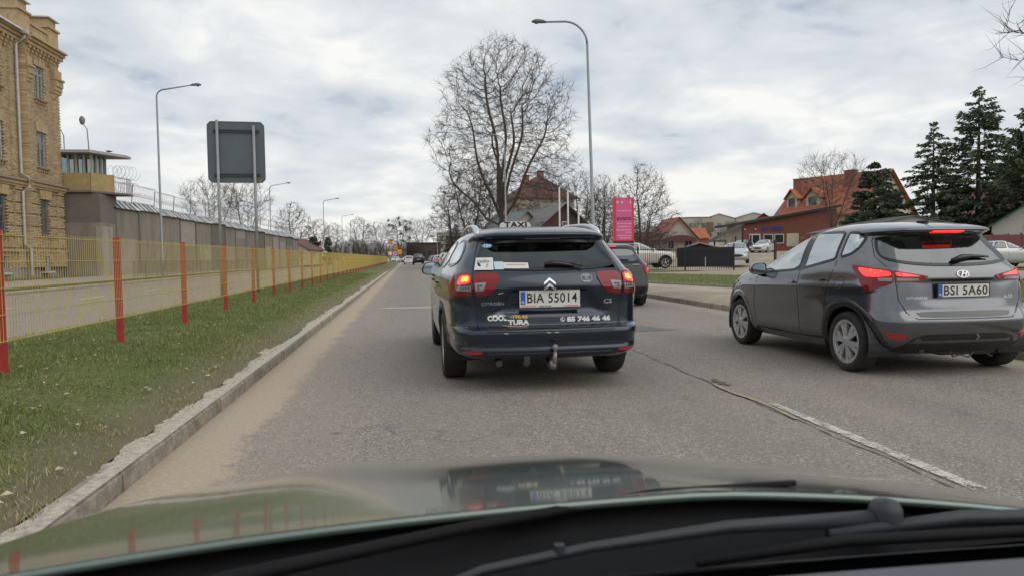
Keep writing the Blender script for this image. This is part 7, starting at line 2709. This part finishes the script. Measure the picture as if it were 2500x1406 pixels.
def tree_mesh(seed, pts, par, r_tip, expo, twig_n, twig_len, twig_r, twig_up=0.35, rmax=None, thick=None):
    """returns (trunk V,F), (crown V,F)"""
    rg = np.random.default_rng(seed + 100)
    n = len(pts)
    kids = [[] for _ in range(n)]
    for i, p in enumerate(par):
        if p >= 0:
            kids[p].append(i)
    rad = np.zeros(n)
    for i in range(n - 1, -1, -1):
        if not kids[i]:
            rad[i] = r_tip
        else:
            rad[i] = sum(rad[k] ** expo for k in kids[i]) ** (1 / expo)
    if rmax:
        rad *= min(1.0, rmax / rad.max()) if rad.max() > rmax else 1.0
        rad = np.maximum(rad, r_tip)
    out = {True: ([], []), False: ([], [])}
    P = np.array([tuple(p) for p in pts])
    thr = rad.max() * 0.42 if thick is None else thick

    def ring(V, p, d, r, ns):
        d = Vector(d).normalized()
        r = float(r)
        a = d.orthogonal().normalized()
        b = d.cross(a)
        o = len(V)
        for k in range(ns):
            an = 2 * math.pi * k / ns
            q = Vector(p) + r * (math.cos(an) * a + math.sin(an) * b)
            V.append((q.x, q.y, q.z))
        return o
    for i in range(n):
        p = par[i]
        if p < 0:
            continue
        big = rad[i] > thr
        V, F = out[big]
        ns = 9 if rad[i] > thr else (5 if rad[i] > r_tip * 3 else 3)
        d = P[i] - P[p]
        gp = par[p]
        dp = (P[p] - P[gp]) if gp >= 0 else d
        fork = max(kids[p], key=lambda q: rad[q]) != i
        r0 = rad[i] * 1.15 if fork else rad[p]
        r0 = min(r0, rad[p])
        base = P[p]
        dd = dp / (np.linalg.norm(dp) + 1e-9) + d / (np.linalg.norm(d) + 1e-9)
        kd_ = max(kids[i], key=lambda q: rad[q]) if kids[i] else None
        de = d if kd_ is None else d / np.linalg.norm(d) + (P[kd_] - P[i]) / np.linalg.norm(P[kd_] - P[i])
        a = ring(V, base, d if fork else dd, r0, ns)
        b = ring(V, P[i], de, rad[i], ns)
        # align rings roughly: choose rotation minimising the twist
        va = np.array(V[a:a + ns])
        vb = np.array(V[b:b + ns])
        best = min(range(ns), key=lambda s: ((va - np.roll(vb, -s, 0)) ** 2).sum())
        F += [(a + k, a + (k + 1) % ns, b + (k + 1 + best) % ns, b + (k + best) % ns) for k in range(ns)]
    # twigs
    V, F = out[False]
    for i in range(n):
        if rad[i] > r_tip * 4 or par[i] < 0:
            continue
        d0 = P[i] - P[par[i]]
        d0 = d0 / (np.linalg.norm(d0) + 1e-9)
        m = twig_n + (1 if not kids[i] else 0)
        for _ in range(rg.poisson(m)):
            d = d0 * 0.8 + rg.normal(0, 0.55, 3) + np.array([0, 0, twig_up * rg.uniform(0.2, 1)])
            d /= np.linalg.norm(d)
            ln = twig_len * rg.uniform(0.4, 1.2)
            p0 = P[i] - d0 * rg.uniform(0, 0.3)
            d2 = d + rg.normal(0, 0.25, 3) + np.array([0, 0, 0.15])
            d2 /= np.linalg.norm(d2)
            p1 = p0 + d * ln * 0.5
            p2 = p1 + d2 * ln * 0.5
            s = np.cross(d, rg.normal(0, 1, 3))
            s = s / (np.linalg.norm(s) + 1e-9) * twig_r
            s2 = np.cross(d, s)
            o = len(V)
            V += [tuple(p0 + s), tuple(p0 - s * .5 + s2 * .87), tuple(p0 - s * .5 - s2 * .87), tuple(p1 + s * .6), tuple(p1 - s * .3 + s2 * .5), tuple(p1 - s * .3 - s2 * .5), tuple(p2)]
            F += [(o, o + 1, o + 4, o + 3), (o + 1, o + 2, o + 5, o + 4), (o + 2, o, o + 3, o + 5), (o + 3, o + 4, o + 6, o + 6), (o + 4, o + 5, o + 6, o + 6), (o + 5, o + 3, o + 6, o + 6)]
    return out[True], out[False]


def py_mesh(name, V, F, material, parent, smooth=True):
    me = bpy.data.meshes.new(name)
    me.from_pydata(V, [], [tuple(dict.fromkeys(f)) for f in F])
    if smooth:
        me.polygons.foreach_set('use_smooth', [True] * len(me.polygons))
    return link(name, me, material, parent)


def bare_tree(name, label, loc, seed, stems, env, n_attr, D, di, dk, iters, r_tip, expo, tw, rmax=None, up=0.12, group=None, rot=0.0):
    t = thing(name, label, 'tree', loc, rot, group)
    pts, par = colonize(seed, stems, env, n_attr, D, di, dk, iters, up)
    big, small = tree_mesh(seed, pts, par, r_tip, expo, *tw, rmax=rmax)
    py_mesh('trunk', *big, M_bark, t)
    py_mesh('crown', *small, M_twig, t, smooth=False)
    return t


def shell_env(prof, cx=0.0, cy=0.0, lump=0.12, sq=1.0, skew=0.0):
    zs, rs = zip(*prof)

    def f(rg, n):
        out = []
        while len(out) < n:
            z = rg.uniform(zs[0], zs[-1])
            R_ = np.interp(z, zs, rs)
            a = rg.uniform(0, 2 * np.pi)
            R_ *= 1 + lump * math.sin(3 * a + z * 0.9) + lump * 0.8 * math.sin(5 * a - z * 1.7 + 1)
            q = rg.uniform(0, 1) ** 0.42
            if rg.uniform(0, 1) > R_ / max(rs):
                continue
            out.append((cx + R_ * q * math.cos(a) + skew * (z - zs[0]), cy + sq * R_ * q * math.sin(a), z))
        return np.array(out)
    return f


# the big bare tree behind the taxi
stems = []
rs_t = random.Random(21)
for k, (zf, x2, y2, z2, pw) in enumerate(((4.4, -3.3, 0.8, 15.0, 0.85), (4.9, -1.2, -1.4, 17.5, 0.9), (5.6, 0.6, 1.2, 17.8, 0.9), (5.2, 2.6, 0.9, 16.0, 0.85), (4.6, 4.3, -0.6, 13.6, 0.75), (4.0, -5.0, -1.0, 9.2, 0.62), (6.3, -0.2, 3.2, 14.0, 0.8), (6.0, 1.0, -2.8, 14.5, 0.8))):
    st = [(0, 0, -0.2), (0.03, 0, 1.0), (-0.04, 0.02, 2.2), (0.02, 0, 3.2), (0.0, 0.0, 4.0)]
    if zf > 4.1:
        st.append((0.03 * zf - 0.12, 0.0, zf))
    x0, ph = st[-1][0], rs_t.uniform(0, 6)
    for q in np.linspace(0.14, 1, 9):
        wob = 0.28 * math.sin(ph + q * 7.5) * (0.3 + q)
        st.append((x0 + (x2 - x0) * q ** pw + wob, y2 * q ** pw + 0.22 * math.sin(ph * 2 + q * 6), zf + (z2 - zf) * q + 0.12 * math.sin(ph + 9 * q)))
    stems.append(st)
bare_tree('bare_tree', 'very tall bare spreading tree rising behind the taxi roof', (9.3, 72, 0.1), 11, stems,
          shell_env([(5.2, 4.0), (7.5, 6.2), (10, 7.0), (13, 7.0), (16, 6.6), (19, 5.3), (21, 3.6), (22.4, 1.2)], 0.3, 0, 0.10),
          7600, 0.42, 3.8, 0.60, 90, 0.0125, 2.08, (2.7, 1.2, 0.012, 0.22), rmax=0.62)

# three smaller patterns, ten metres tall, reused
def mid_env(kind):
    if kind == 0:
        return shell_env([(2.2, 1.2), (4, 2.6), (6.5, 3.3), (8.5, 2.5), (10, 0.6)], lump=0.14)
    if kind == 1:
        return shell_env([(1.6, 1.6), (3.5, 2.6), (6, 2.7), (8.5, 1.9), (10, 0.5)], lump=0.16)
    return shell_env([(2.4, 0.8), (4.5, 2.5), (7, 4.2), (9, 4.0), (10, 2.6)], lump=0.08)


mid_stems = [
    [[(0, 0, -0.3), (0, 0, 2.2), (-0.8, 0.3, 4.6), (-1.3, 0.4, 7)], [(0, 0, -0.3), (0, 0, 2.2), (0.6, -0.4, 5.0), (0.9, -0.5, 7.5)], [(0, 0, -0.3), (0, 0, 2.2), (0.2, 0.8, 4.6)]],
    [[(0, 0, -0.3), (-0.3, 0, 1.0), (-1.0, 0.2, 4.2)], [(0, 0, -0.3), (0.2, 0.2, 1.0), (0.9, 0.5, 4.5)], [(0, 0, -0.3), (0.1, -0.3, 1.0), (0.2, -1.0, 4.6)], [(0, 0, -0.3), (0.0, 0.1, 1.2), (-0.1, 0.4, 6)]],
    [[(0, 0, -0.3), (0, 0, 2.0), (-1.4, 0, 4.6), (-2.6, 0.2, 7.2)], [(0, 0, -0.3), (0, 0, 2.0), (1.3, 0.4, 4.6), (2.5, 0.6, 7.2)], [(0, 0, -0.3), (0, 0, 2.0), (0.2, -1.1, 4.8), (0.3, -2.0, 7.4)], [(0, 0, -0.3), (0, 0, 2.0), (-0.2, 0.8, 5.2), (-0.3, 1.2, 8)]],
]
PROTO = {}


def mid_tree(kind, label, loc, h, rot=0.0, group=None, wx=1.0):
    if kind not in PROTO:
        t = bare_tree('bare_tree', label, loc, 40 + kind, mid_stems[kind], mid_env(kind), (1300, 1700, 1000)[kind], 0.27, 2.6, (0.38, 0.34, 0.44)[kind], 60, 0.010, 2.3,
                      (2.4, 0.85, 0.010, 0.30) if kind != 2 else (1.7, 1.2, 0.010, 0.6), rmax=0.24, up=0.12 if kind != 2 else 0.35)
        PROTO[kind] = t
    else:
        t = dup(PROTO[kind], loc, rot, label)
    t.rotation_euler = (0, 0, rot)
    t.scale = (h / 10 * wx, h / 10 * wx, h / 10)
    if group:
        t['group'] = group
    elif 'group' in t:
        del t['group']
    return t


G = 'bare trees behind the taxi'
mid_tree(0, 'dark bare tree just left of the big tree trunk', (7.2, 83, 0.1), 11.6, 0.4, G, 1.0)
mid_tree(1, 'twiggy bare tree at the left foot of the big tree', (5.6, 88, 0.1), 9.6, 1.3, G, 1.25)
mid_tree(1, 'bare tree right behind the big tree trunk', (10.2, 90, 0.1), 11.5, 2.6, G, 1.0)
mid_tree(0, 'slender bare tree behind the tallest flagpole', (19.6, 97, 0.4), 12.3, 2.2, G, 0.8)
mid_tree(0, 'slender bare tree just left of the nearest right street lamp', (23.4, 97, 0.6), 12.0, 4.1, G, 0.8)
mid_tree(1, 'bare tree just right of the nearest right street lamp', (25.0, 92, 0.6), 10.8, 5.2, G, 0.95)
mid_tree(1, 'round dense bare tree behind the pink totem', (19.8, 60.5, 0.4), 8.4, 0.2, G, 1.25)
mid_tree(1, 'lower bare tree left of the pink totem', (16.9, 63, 0.3), 6.6, 3.3, G, 1.3)
mid_tree(2, 'broom-shaped bare tree in front of the orange roofed house', (45.9, 74.6, 1.0), 10.6, 0.8, G, 0.86)
t_ = mid_tree(2, 'bare tree at the right edge with only twig tips in the frame', (23.5, 20.0, 0.1), 10.4, 2.5)
G = 'bare trees behind the prison wall'
mid_tree(2, 'left bare tree framed under the sign board', (-31.8, 128, 0.2), 14.4, 0.3, G, 0.85)
mid_tree(2, 'right bare tree framed under the sign board', (-26.2, 127, 0.2), 13.8, 2.0, G, 0.8)
mid_tree(1, 'round bare tree above the far end of the prison wall', (-20.4, 139, 0.2), 11.4, 1.1, G, 1.25)
mid_tree(0, 'small bare tree left of the third left street lamp', (-17.2, 150, 0.2), 9.0, 4.0, G, 1.1)
G = 'bare trees at the end of the road'
for k, (x, y, h, kd_, lb) in enumerate(((-18.5, 196, 10.5, 0, 'leftmost tree of the far row, above the yellow fence'), (-12.6, 206, 12.5, 0, 'second tree of the far row, above the yellow fence'), (-7.4, 212, 11.0, 2, 'third tree of the far row, left of the road-works signs'),
                                       (-2.0, 216, 13.0, 0, 'tree above the road-works signs at the road end'), (4.2, 226, 12.4, 2, 'broad tree straight above the dark far car'), (9.2, 150, 6.0, 1, 'low bare tree between the far lamps on the right'),
                                       (12.0, 175, 8.0, 0, 'thin bare tree beside the pale far block'))):
    mid_tree(kd_, 'bare ' + lb, (x, y, 0.1), h, 0.9 * k, G, 1.0)
def into_hedge(parent, t):
    for key in ('label', 'category', 'group'):
        if key in t:
            del t[key]
    t.name = 'shrub'
    t.parent = parent


hedge = thing('bare_hedge', 'dark bare hedge closing the far end of the road', 'hedge', (0, 0, 0))
for x in np.arange(-21, 5.0, 2.4):
    for dy in (0, 5):
        into_hedge(hedge, mid_tree(1, 'shrub', (x + random.uniform(-.8, .8), 222 + dy + random.uniform(-2, 2), 0), random.uniform(5.2, 7.4), random.uniform(0, 6), None, 1.5))
hedge = thing('bare_thicket', 'low bare thicket behind the pink totem', 'thicket', (0, 0, 0))
for (x, y, h) in ((14.6, 66, 4.0), (17.6, 67.5, 3.6), (21.2, 66, 4.4), (23.4, 70, 4.2), (12.8, 69, 4.2), (26.0, 74, 3.6)):
    into_hedge(hedge, mid_tree(1, 'shrub', (x, y, 0.2), h, random.uniform(0, 6), None, 1.6))
hedge = thing('bare_bushes', 'grey bare bushes between the small gable house and the office', 'bushes', (0, 0, 0))
for (x, y, h) in ((47, 122, 5.2), (51, 124, 5.6), (55, 121, 5.0), (44, 126, 5.0)):
    into_hedge(hedge, mid_tree(1, 'shrub', (x, y, 1.6), h, random.uniform(0, 6), None, 1.5))
# mistletoe clumps in the tree above the road-works signs
rgm = np.random.default_rng(5)


# ---- conifers
M_needle = leaf_mat('needles', (0.038, 0.052, 0.033), (0.078, 0.102, 0.062), (0.13, 0.155, 0.092))
M_needle_b = leaf_mat('needles_brown', (0.026, 0.028, 0.018), (0.056, 0.060, 0.036), (0.095, 0.085, 0.055))


def conifer(label, loc, h, rbase, seed, base=0.06, droop=0.35, dens=1.0, material=None, gap=0.0, name='spruce_tree', group=None, top_pow=0.9, quad=(0.40, 0.085)):
    rg = np.random.default_rng(seed)
    t = thing(name, label, 'tree', loc, 0, group)
    MB().tube([(0, 0, -0.3), (0, 0, h * 0.5), (0, 0, h * 0.97)], [h * 0.016 + 0.04, h * 0.010 + 0.02, 0.01], 8).build('trunk', M_bark, t, smooth=True)
    # branches spread along the stem, each a drooping arc hung with small needle sprays
    nb = int(h * 15)
    f = np.sort(rg.uniform(0, 1, nb) ** 1.15)
    f = f / f.max()
    z = h * (base + (0.985 - base) * f)
    lump = 1 + 0.22 * np.sin(f * 23 + seed) + rg.normal(0, 0.14, nb)
    ln = (rbase * (1 - f) ** top_pow) * np.clip(lump, 0.45, 1.35) + 0.12
    ln *= np.where(rg.uniform(0, 1, nb) < gap, 0.45, 1.0)
    a = np.arange(nb) * 2.39996 + rg.normal(0, 0.35, nb)
    rise = rg.uniform(0.0, 0.30, nb) * (0.35 + f)
    dr = droop * rg.uniform(0.6, 1.5, nb)
    D_ = np.stack([np.cos(a), np.sin(a), np.zeros(nb)], -1)
    S_ = np.stack([-np.sin(a), np.cos(a), np.zeros(nb)], -1)

    def arc(i, q):
        zz_ = z[i] + ln[i] * (rise[i] * q - dr[i] * q * q + 0.16 * np.maximum(0, q - 0.65))
        return D_[i] * (ln[i] * q)[:, None] + np.stack([np.zeros_like(zz_), np.zeros_like(zz_), zz_], -1)
    BV, BF = [], []
    for i in range(nb):
        if ln[i] > 0.7:
            qs = np.linspace(0, 1, 5)
            pth = arc(np.full(5, i), qs)
            mbq = MB().tube([tuple(p) for p in pth], [0.022, 0.018, 0.014, 0.010, 0.005], 3, caps=False)
            o = len(BV)
            BV += mbq.v
            BF += [tuple(j + o for j in fc) for fc in mbq.f]
    m = np.maximum(9, (ln * 30 * dens)).astype(int)
    I = np.repeat(np.arange(nb), m)
    n = len(I)
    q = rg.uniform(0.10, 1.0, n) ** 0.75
    p = arc(I, q)
    side = rg.choice([-1.0, 1.0], n)
    out_ = D_[I] * rg.uniform(0.25, 1.0, n)[:, None] + S_[I] * (side * rg.uniform(0.15, 0.95, n))[:, None]
    out_[:, 2] += rg.uniform(-0.85, 0.12, n)
    out_ /= np.linalg.norm(out_, axis=1)[:, None]
    l_ = quad[0] * rg.uniform(0.45, 1.25, n) * (0.5 + 0.5 * np.minimum(1, ln[I] / 1.5))
    wv_ = np.cross(out_, rg.normal(0, 1, (n, 3)))
    wv_ = wv_ / (np.linalg.norm(wv_, axis=1)[:, None] + 1e-9) * (quad[1] * rg.uniform(0.45, 1.1, n))[:, None]
    p = p + rg.normal(0, 0.05, (n, 3))
    Q = np.stack([p - wv_ * .4, p + out_ * (l_ * .5)[:, None] - wv_, p + out_ * l_[:, None], p + out_ * (l_ * .45)[:, None] + wv_ * .9], 1).reshape(-1, 3)
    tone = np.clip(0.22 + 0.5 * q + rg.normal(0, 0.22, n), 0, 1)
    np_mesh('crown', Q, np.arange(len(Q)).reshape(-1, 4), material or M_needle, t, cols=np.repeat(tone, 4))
    if BV:
        py_mesh('branches', BV, BF, M_bark, t)
    return t


GC = 'dark spruces on the right'
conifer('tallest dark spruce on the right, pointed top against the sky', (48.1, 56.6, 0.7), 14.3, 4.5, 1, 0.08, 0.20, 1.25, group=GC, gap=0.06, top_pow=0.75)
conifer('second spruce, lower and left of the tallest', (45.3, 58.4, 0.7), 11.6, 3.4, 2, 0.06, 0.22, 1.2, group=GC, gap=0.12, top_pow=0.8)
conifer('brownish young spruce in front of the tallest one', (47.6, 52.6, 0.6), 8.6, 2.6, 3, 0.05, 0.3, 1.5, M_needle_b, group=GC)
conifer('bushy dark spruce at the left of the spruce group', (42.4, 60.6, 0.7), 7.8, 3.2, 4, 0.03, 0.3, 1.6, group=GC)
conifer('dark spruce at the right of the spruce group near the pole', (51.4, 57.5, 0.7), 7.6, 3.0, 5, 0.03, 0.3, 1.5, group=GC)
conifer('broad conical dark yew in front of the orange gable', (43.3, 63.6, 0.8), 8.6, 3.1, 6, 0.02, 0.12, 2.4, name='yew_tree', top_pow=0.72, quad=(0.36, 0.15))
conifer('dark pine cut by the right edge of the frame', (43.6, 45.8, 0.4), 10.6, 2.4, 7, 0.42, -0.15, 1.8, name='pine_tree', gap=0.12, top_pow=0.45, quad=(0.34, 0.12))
conifer('small spruce left of the taxi roof far down the road', (7.4, 111, 0.1), 6.6, 1.9, 8, 0.05, 0.25, 1.2, name='spruce_tree')
GT = 'clipped thujas past the prison wall'
conifer('wider dark thuja just past the prison wall end', (-14.3, 118, 0.2), 4.4, 1.15, 9, 0.0, 0.0, 4.0, name='thuja', group=GT, top_pow=0.35, quad=(0.32, 0.14))
conifer('narrow dark thuja right of the wider one', (-12.4, 121, 0.2), 4.4, 0.6, 10, 0.0, 0.0, 5.0, name='thuja', group=GT, top_pow=0.4, quad=(0.3, 0.12))
# mistletoe
mt = thing('mistletoe', 'dark mistletoe clumps in the bare tree above the road-works signs', 'mistletoe', (-2.0, 216, 0))
for k in range(16):
    c = np.array([rgm.uniform(-3.2, 3.2), rgm.uniform(-1.5, 1.5), rgm.uniform(5.5, 12.5)])
    n_ = 70
    r_ = rgm.uniform(0.35, 0.75)
    d = rgm.normal(0, 1, (n_, 3))
    d /= np.linalg.norm(d, axis=1)[:, None]
    p = c + d * r_ * rgm.uniform(0.3, 1, (n_, 1))
    t1 = rgm.normal(0, 0.16, (n_, 3))
    t2 = rgm.normal(0, 0.16, (n_, 3))
    V = np.stack([p, p + t1, p + t2], 1).reshape(-1, 3)
    np_mesh('clump', V, np.arange(3 * n_).reshape(-1, 3), M_needle_b, mt, cols=np.repeat(rgm.uniform(0.2, 1, n_), 3))
# ================================================================== the car the picture is taken from
M_own = mat('paint_greengrey', (0.125, 0.168, 0.145), 0.24, 0.4, coat=1.0, noise=0.04, nscale=2, dirt=((0.20, 0.19, 0.16), 0.12, 4))
own = thing('own_car_front', 'grey-green bonnet, wipers and dashboard of the car the picture is taken from', 'car', (0.35, 1.2, 0))


def bonnet_z(x, y):
    """x, y in car coordinates (world minus root)"""
    Y = y + 1.2
    z = 0.930 - 0.175 * (Y - 0.75) - 0.0575 * (Y - 0.75) ** 2
    z -= np.where(Y > 1.75, 0.55 * np.maximum(Y - 1.75, 0) ** 2, 0)
    ax = np.abs(x)
    z -= 0.10 * np.maximum(x + 0.05, 0) ** 1.15 + 0.06 * np.maximum(x, 0) ** 2
    z -= 0.034 * (ax / 0.78) ** 2.6
    z += 0.012 * np.exp(-((ax - 0.50) / 0.12) ** 2) * np.clip((Y - 0.8) / 0.6, 0, 1)      # raised ribs
    z -= np.where(ax > 0.80, 1.8 * np.maximum(ax - 0.80, 0) ** 1.6, 0)
    return z


xs = np.concatenate([np.linspace(-0.90, -0.70, 14), np.linspace(-0.68, 0.68, 60), np.linspace(0.70, 0.90, 14)])
ys = np.linspace(0.78, 2.32, 70) - 1.2
X, Y = np.meshgrid(xs, ys, indexing='ij')
back = 0.628 + 0.085 * (1 - (X / 0.9) ** 2) - 1.2        # curved rear edge
Yc = back + (Y - ys[0]) / (ys[-1] - ys[0]) * (2.32 - 0.10 * (X / 0.9) ** 2 - 1.2 - back)
Z = bonnet_z(X, Yc)
V = np.stack([X, Yc, Z], -1).reshape(-1, 3)
nx, ny = len(xs), len(ys)
i_, j_ = np.meshgrid(np.arange(nx - 1), np.arange(ny - 1), indexing='ij')
a_ = (i_ * ny + j_).ravel()
F_ = np.stack([a_, a_ + ny, a_ + ny + 1, a_ + 1], -1)
np_mesh('bonnet', V, F_, M_own, own, smooth=True)
# rear lip of the bonnet
mb = MB()
mb.tube([(float(x), float(0.628 + 0.085 * (1 - (x / 0.9) ** 2) - 1.2), float(bonnet_z(np.array(x), np.array(0.628 + 0.085 * (1 - (x / 0.9) ** 2) - 1.2))) - 0.005) for x in np.linspace(-0.86, 0.86, 40)], 0.005, 6)
mb.build('bonnet_lip', M_own, own, smooth=True)
# wings, front end, wheels
for sg in (-1, 1):
    mb = MB()
    v, f = [], []
    yy = np.linspace(0.2, 2.3, 24) - 1.2
    for k, y in enumerate(yy):
        ztop = float(bonnet_z(np.array(0.885), np.array(y)))
        w_ = 0.90 - 0.10 * max(0, (y - 0.6)) ** 2
        for q, (dx, z_) in enumerate(((-0.015, ztop), (0.0, ztop - 0.03), (0.005, ztop - 0.15), (0.0, 0.45), (-0.03, 0.25))):
            v.append((sg * (w_ + dx), float(y), max(z_, 0.25)))
        if k:
            o = 5 * k
            f += [(o - 5 + q, o - 4 + q, o + 1 + q, o + q) for q in range(4)]
    mb.add(v, f)
    mb.build('wing', M_own, own, smooth=True)
    wheel(own, sg * 0.74, 0.60, 0.28, 0.19, sg, 'five')
mb = MB()
mb.prism([(1.06, 0.25), (1.12, 0.36), (1.08, 0.44), (0.9, 0.44), (0.9, 0.25)], -0.8, 0.8, 'YZ')
mb.build('bumper', M_own, own)
# black cowl and scuttle
mb = MB()
v, f = [], []
xx = np.linspace(-0.95, 0.92, 40)
for k, x in enumerate(xx):
    yb = 0.628 + 0.085 * (1 - (x / 0.9) ** 2) - 1.2
    zb = float(bonnet_z(np.array(x), np.array(yb)))
    crv = 0.05 * (1 - (x / 0.9) ** 2)
    v += [(x, yb + 0.03, zb - 0.013), (x, yb - 0.012, zb - 0.034), (x, 0.600 + crv - 1.2, zb - 0.052), (x, 0.585 + crv * 1.2 - 1.2, 0.868 - 0.02 * (x / 0.9) ** 2)]
    if k:
        o = 4 * k
        f += [(o - 4 + q, o - 3 + q, o + 1 + q, o + q) for q in range(3)]
mb.add(v, f)
mb.box((0, 0.70 - 1.2, 0.66), (1.86, 0.42, 0.26))
mb.build('cowl', mat('cowl_black', (0.006, 0.006, 0.007), 0.7, spec=0.25, noise=0.2, nscale=20), own)
# painted black edge of the windscreen, dotted line, dashboard
M_frit = mat('frit_black', (0.0015, 0.0015, 0.002), 0.9, spec=0.0)


def cross(ya, za, yb, zb, curve, material, name, n=40, thick=0.006):
    mb = MB()
    v, f = [], []
    for k, x in enumerate(np.linspace(-0.98, 0.95, n)):
        c = curve * (1 - (x / 0.9) ** 2)
        v += [(x, ya + c - 1.2, za), (x, yb + c - 1.2, zb), (x, ya + c - 1.2, za - thick), (x, yb + c - 1.2, zb - thick)]
        if k:
            o = 4 * k
            f += [(o - 4, o - 3, o + 1, o), (o - 2, o + 2, o + 3, o - 1), (o - 4, o, o + 2, o - 2), (o - 3, o - 1, o + 3, o + 1)]
    mb.add(v, f)
    return mb.build(name, material, own, smooth=False)


cross(0.700, 0.852, 0.40, 0.940, 0.05, M_frit, 'windscreen_band')
cross(0.6045, 0.8830, 0.600, 0.8845, 0.05, mat('frit_dots', (0.11, 0.105, 0.10), 0.7), 'dotted_edge', thick=0.001)
M_dash = mat('dash_grey', (0.105, 0.105, 0.12), 0.75, noise=0.1, nscale=5, bump=0.25, bscale=260)
mb = MB()
v, f = [], []
prof = [(0.50, 0.905), (0.505, 0.962), (0.49, 0.972), (0.44, 0.985), (0.36, 0.998), (0.25, 1.0), (0.15, 0.985), (0.13, 0.85), (0.13, 0.55)]
for k, x in enumerate(np.linspace(-0.78, 0.80, 30)):
    c = 0.035 * (1 - (x / 0.9) ** 2)
    for (yy_, zz_) in prof:
        v.append((x, yy_ + c - 1.2 - 0.03, zz_ - 0.028 - 0.006 * x))
    if k:
        m = len(prof)
        o = m * k
        f += [(o - m + q, o - m + q + 1, o + q + 1, o + q) for q in range(m - 1)]
mb.add(v, f)
mb.build('dashboard', M_dash, own, smooth=True)
# wipers
M_wiper = mat('wiper_black', (0.006, 0.006, 0.007), 0.7, spec=0.2)
M_arm = mat('wiper_arm', (0.028, 0.030, 0.036), 0.5, spec=0.4)


def W(x, y, z):
    return (x - 0.35, y - 1.2, z - 0.050 - 0.03 * max(0, x - 0.3))


mb = MB()
mb.tube([W(-0.36, 0.53, 0.955), W(-0.15, 0.62, 0.970), W(0.05, 0.68, 0.977), W(0.25, 0.735, 0.980), W(0.42, 0.755, 0.978)], [0.008, 0.0075, 0.006, 0.0045, 0.0035], 8)
mb.build('wiper_blade', M_wiper, own, smooth=True)
mb = MB()
mb.tube([W(-0.02, 0.600, 0.945), W(0.06, 0.628, 0.958), W(0.16, 0.645, 0.964), W(0.30, 0.66, 0.968), W(0.46, 0.67, 0.967)], [0.003, 0.0045, 0.005, 0.0065, 0.009], 8)
ar_ = mb.build('wiper_arm', M_arm, own, smooth=True)
MB().lathe([(0.001, 0.016), (0.012, 0.014), (0.016, 0.006), (0.017, -0.015)], 14, W(0.47, 0.67, 0.970)).build('spindle_cap', M_arm, ar_, smooth=True)
mb = MB()
mb.tube([W(0.40, 0.655, 0.958), W(0.55, 0.665, 0.966), W(0.75, 0.65, 0.968), W(0.95, 0.60, 0.964), W(1.05, 0.56, 0.955)], [0.006, 0.008, 0.0075, 0.0065, 0.005], 8)
mb.build('wiper_linkage', M_arm, own, smooth=True)
mb = MB()
mb.tube([W(0.25, 0.615, 0.955), W(0.40, 0.63, 0.962), W(0.60, 0.63, 0.964), W(0.78, 0.61, 0.96)], [0.004, 0.006, 0.006, 0.005], 8)
mb.build('wiper_blade', M_wiper, own, smooth=True)
for x in (0.13, 0.62):
    MB().lathe([(0.001, 0.004), (0.005, 0.003), (0.006, -0.004)], 10, W(x, 0.64, 0.968)).build('washer_jet', M_arm, own)
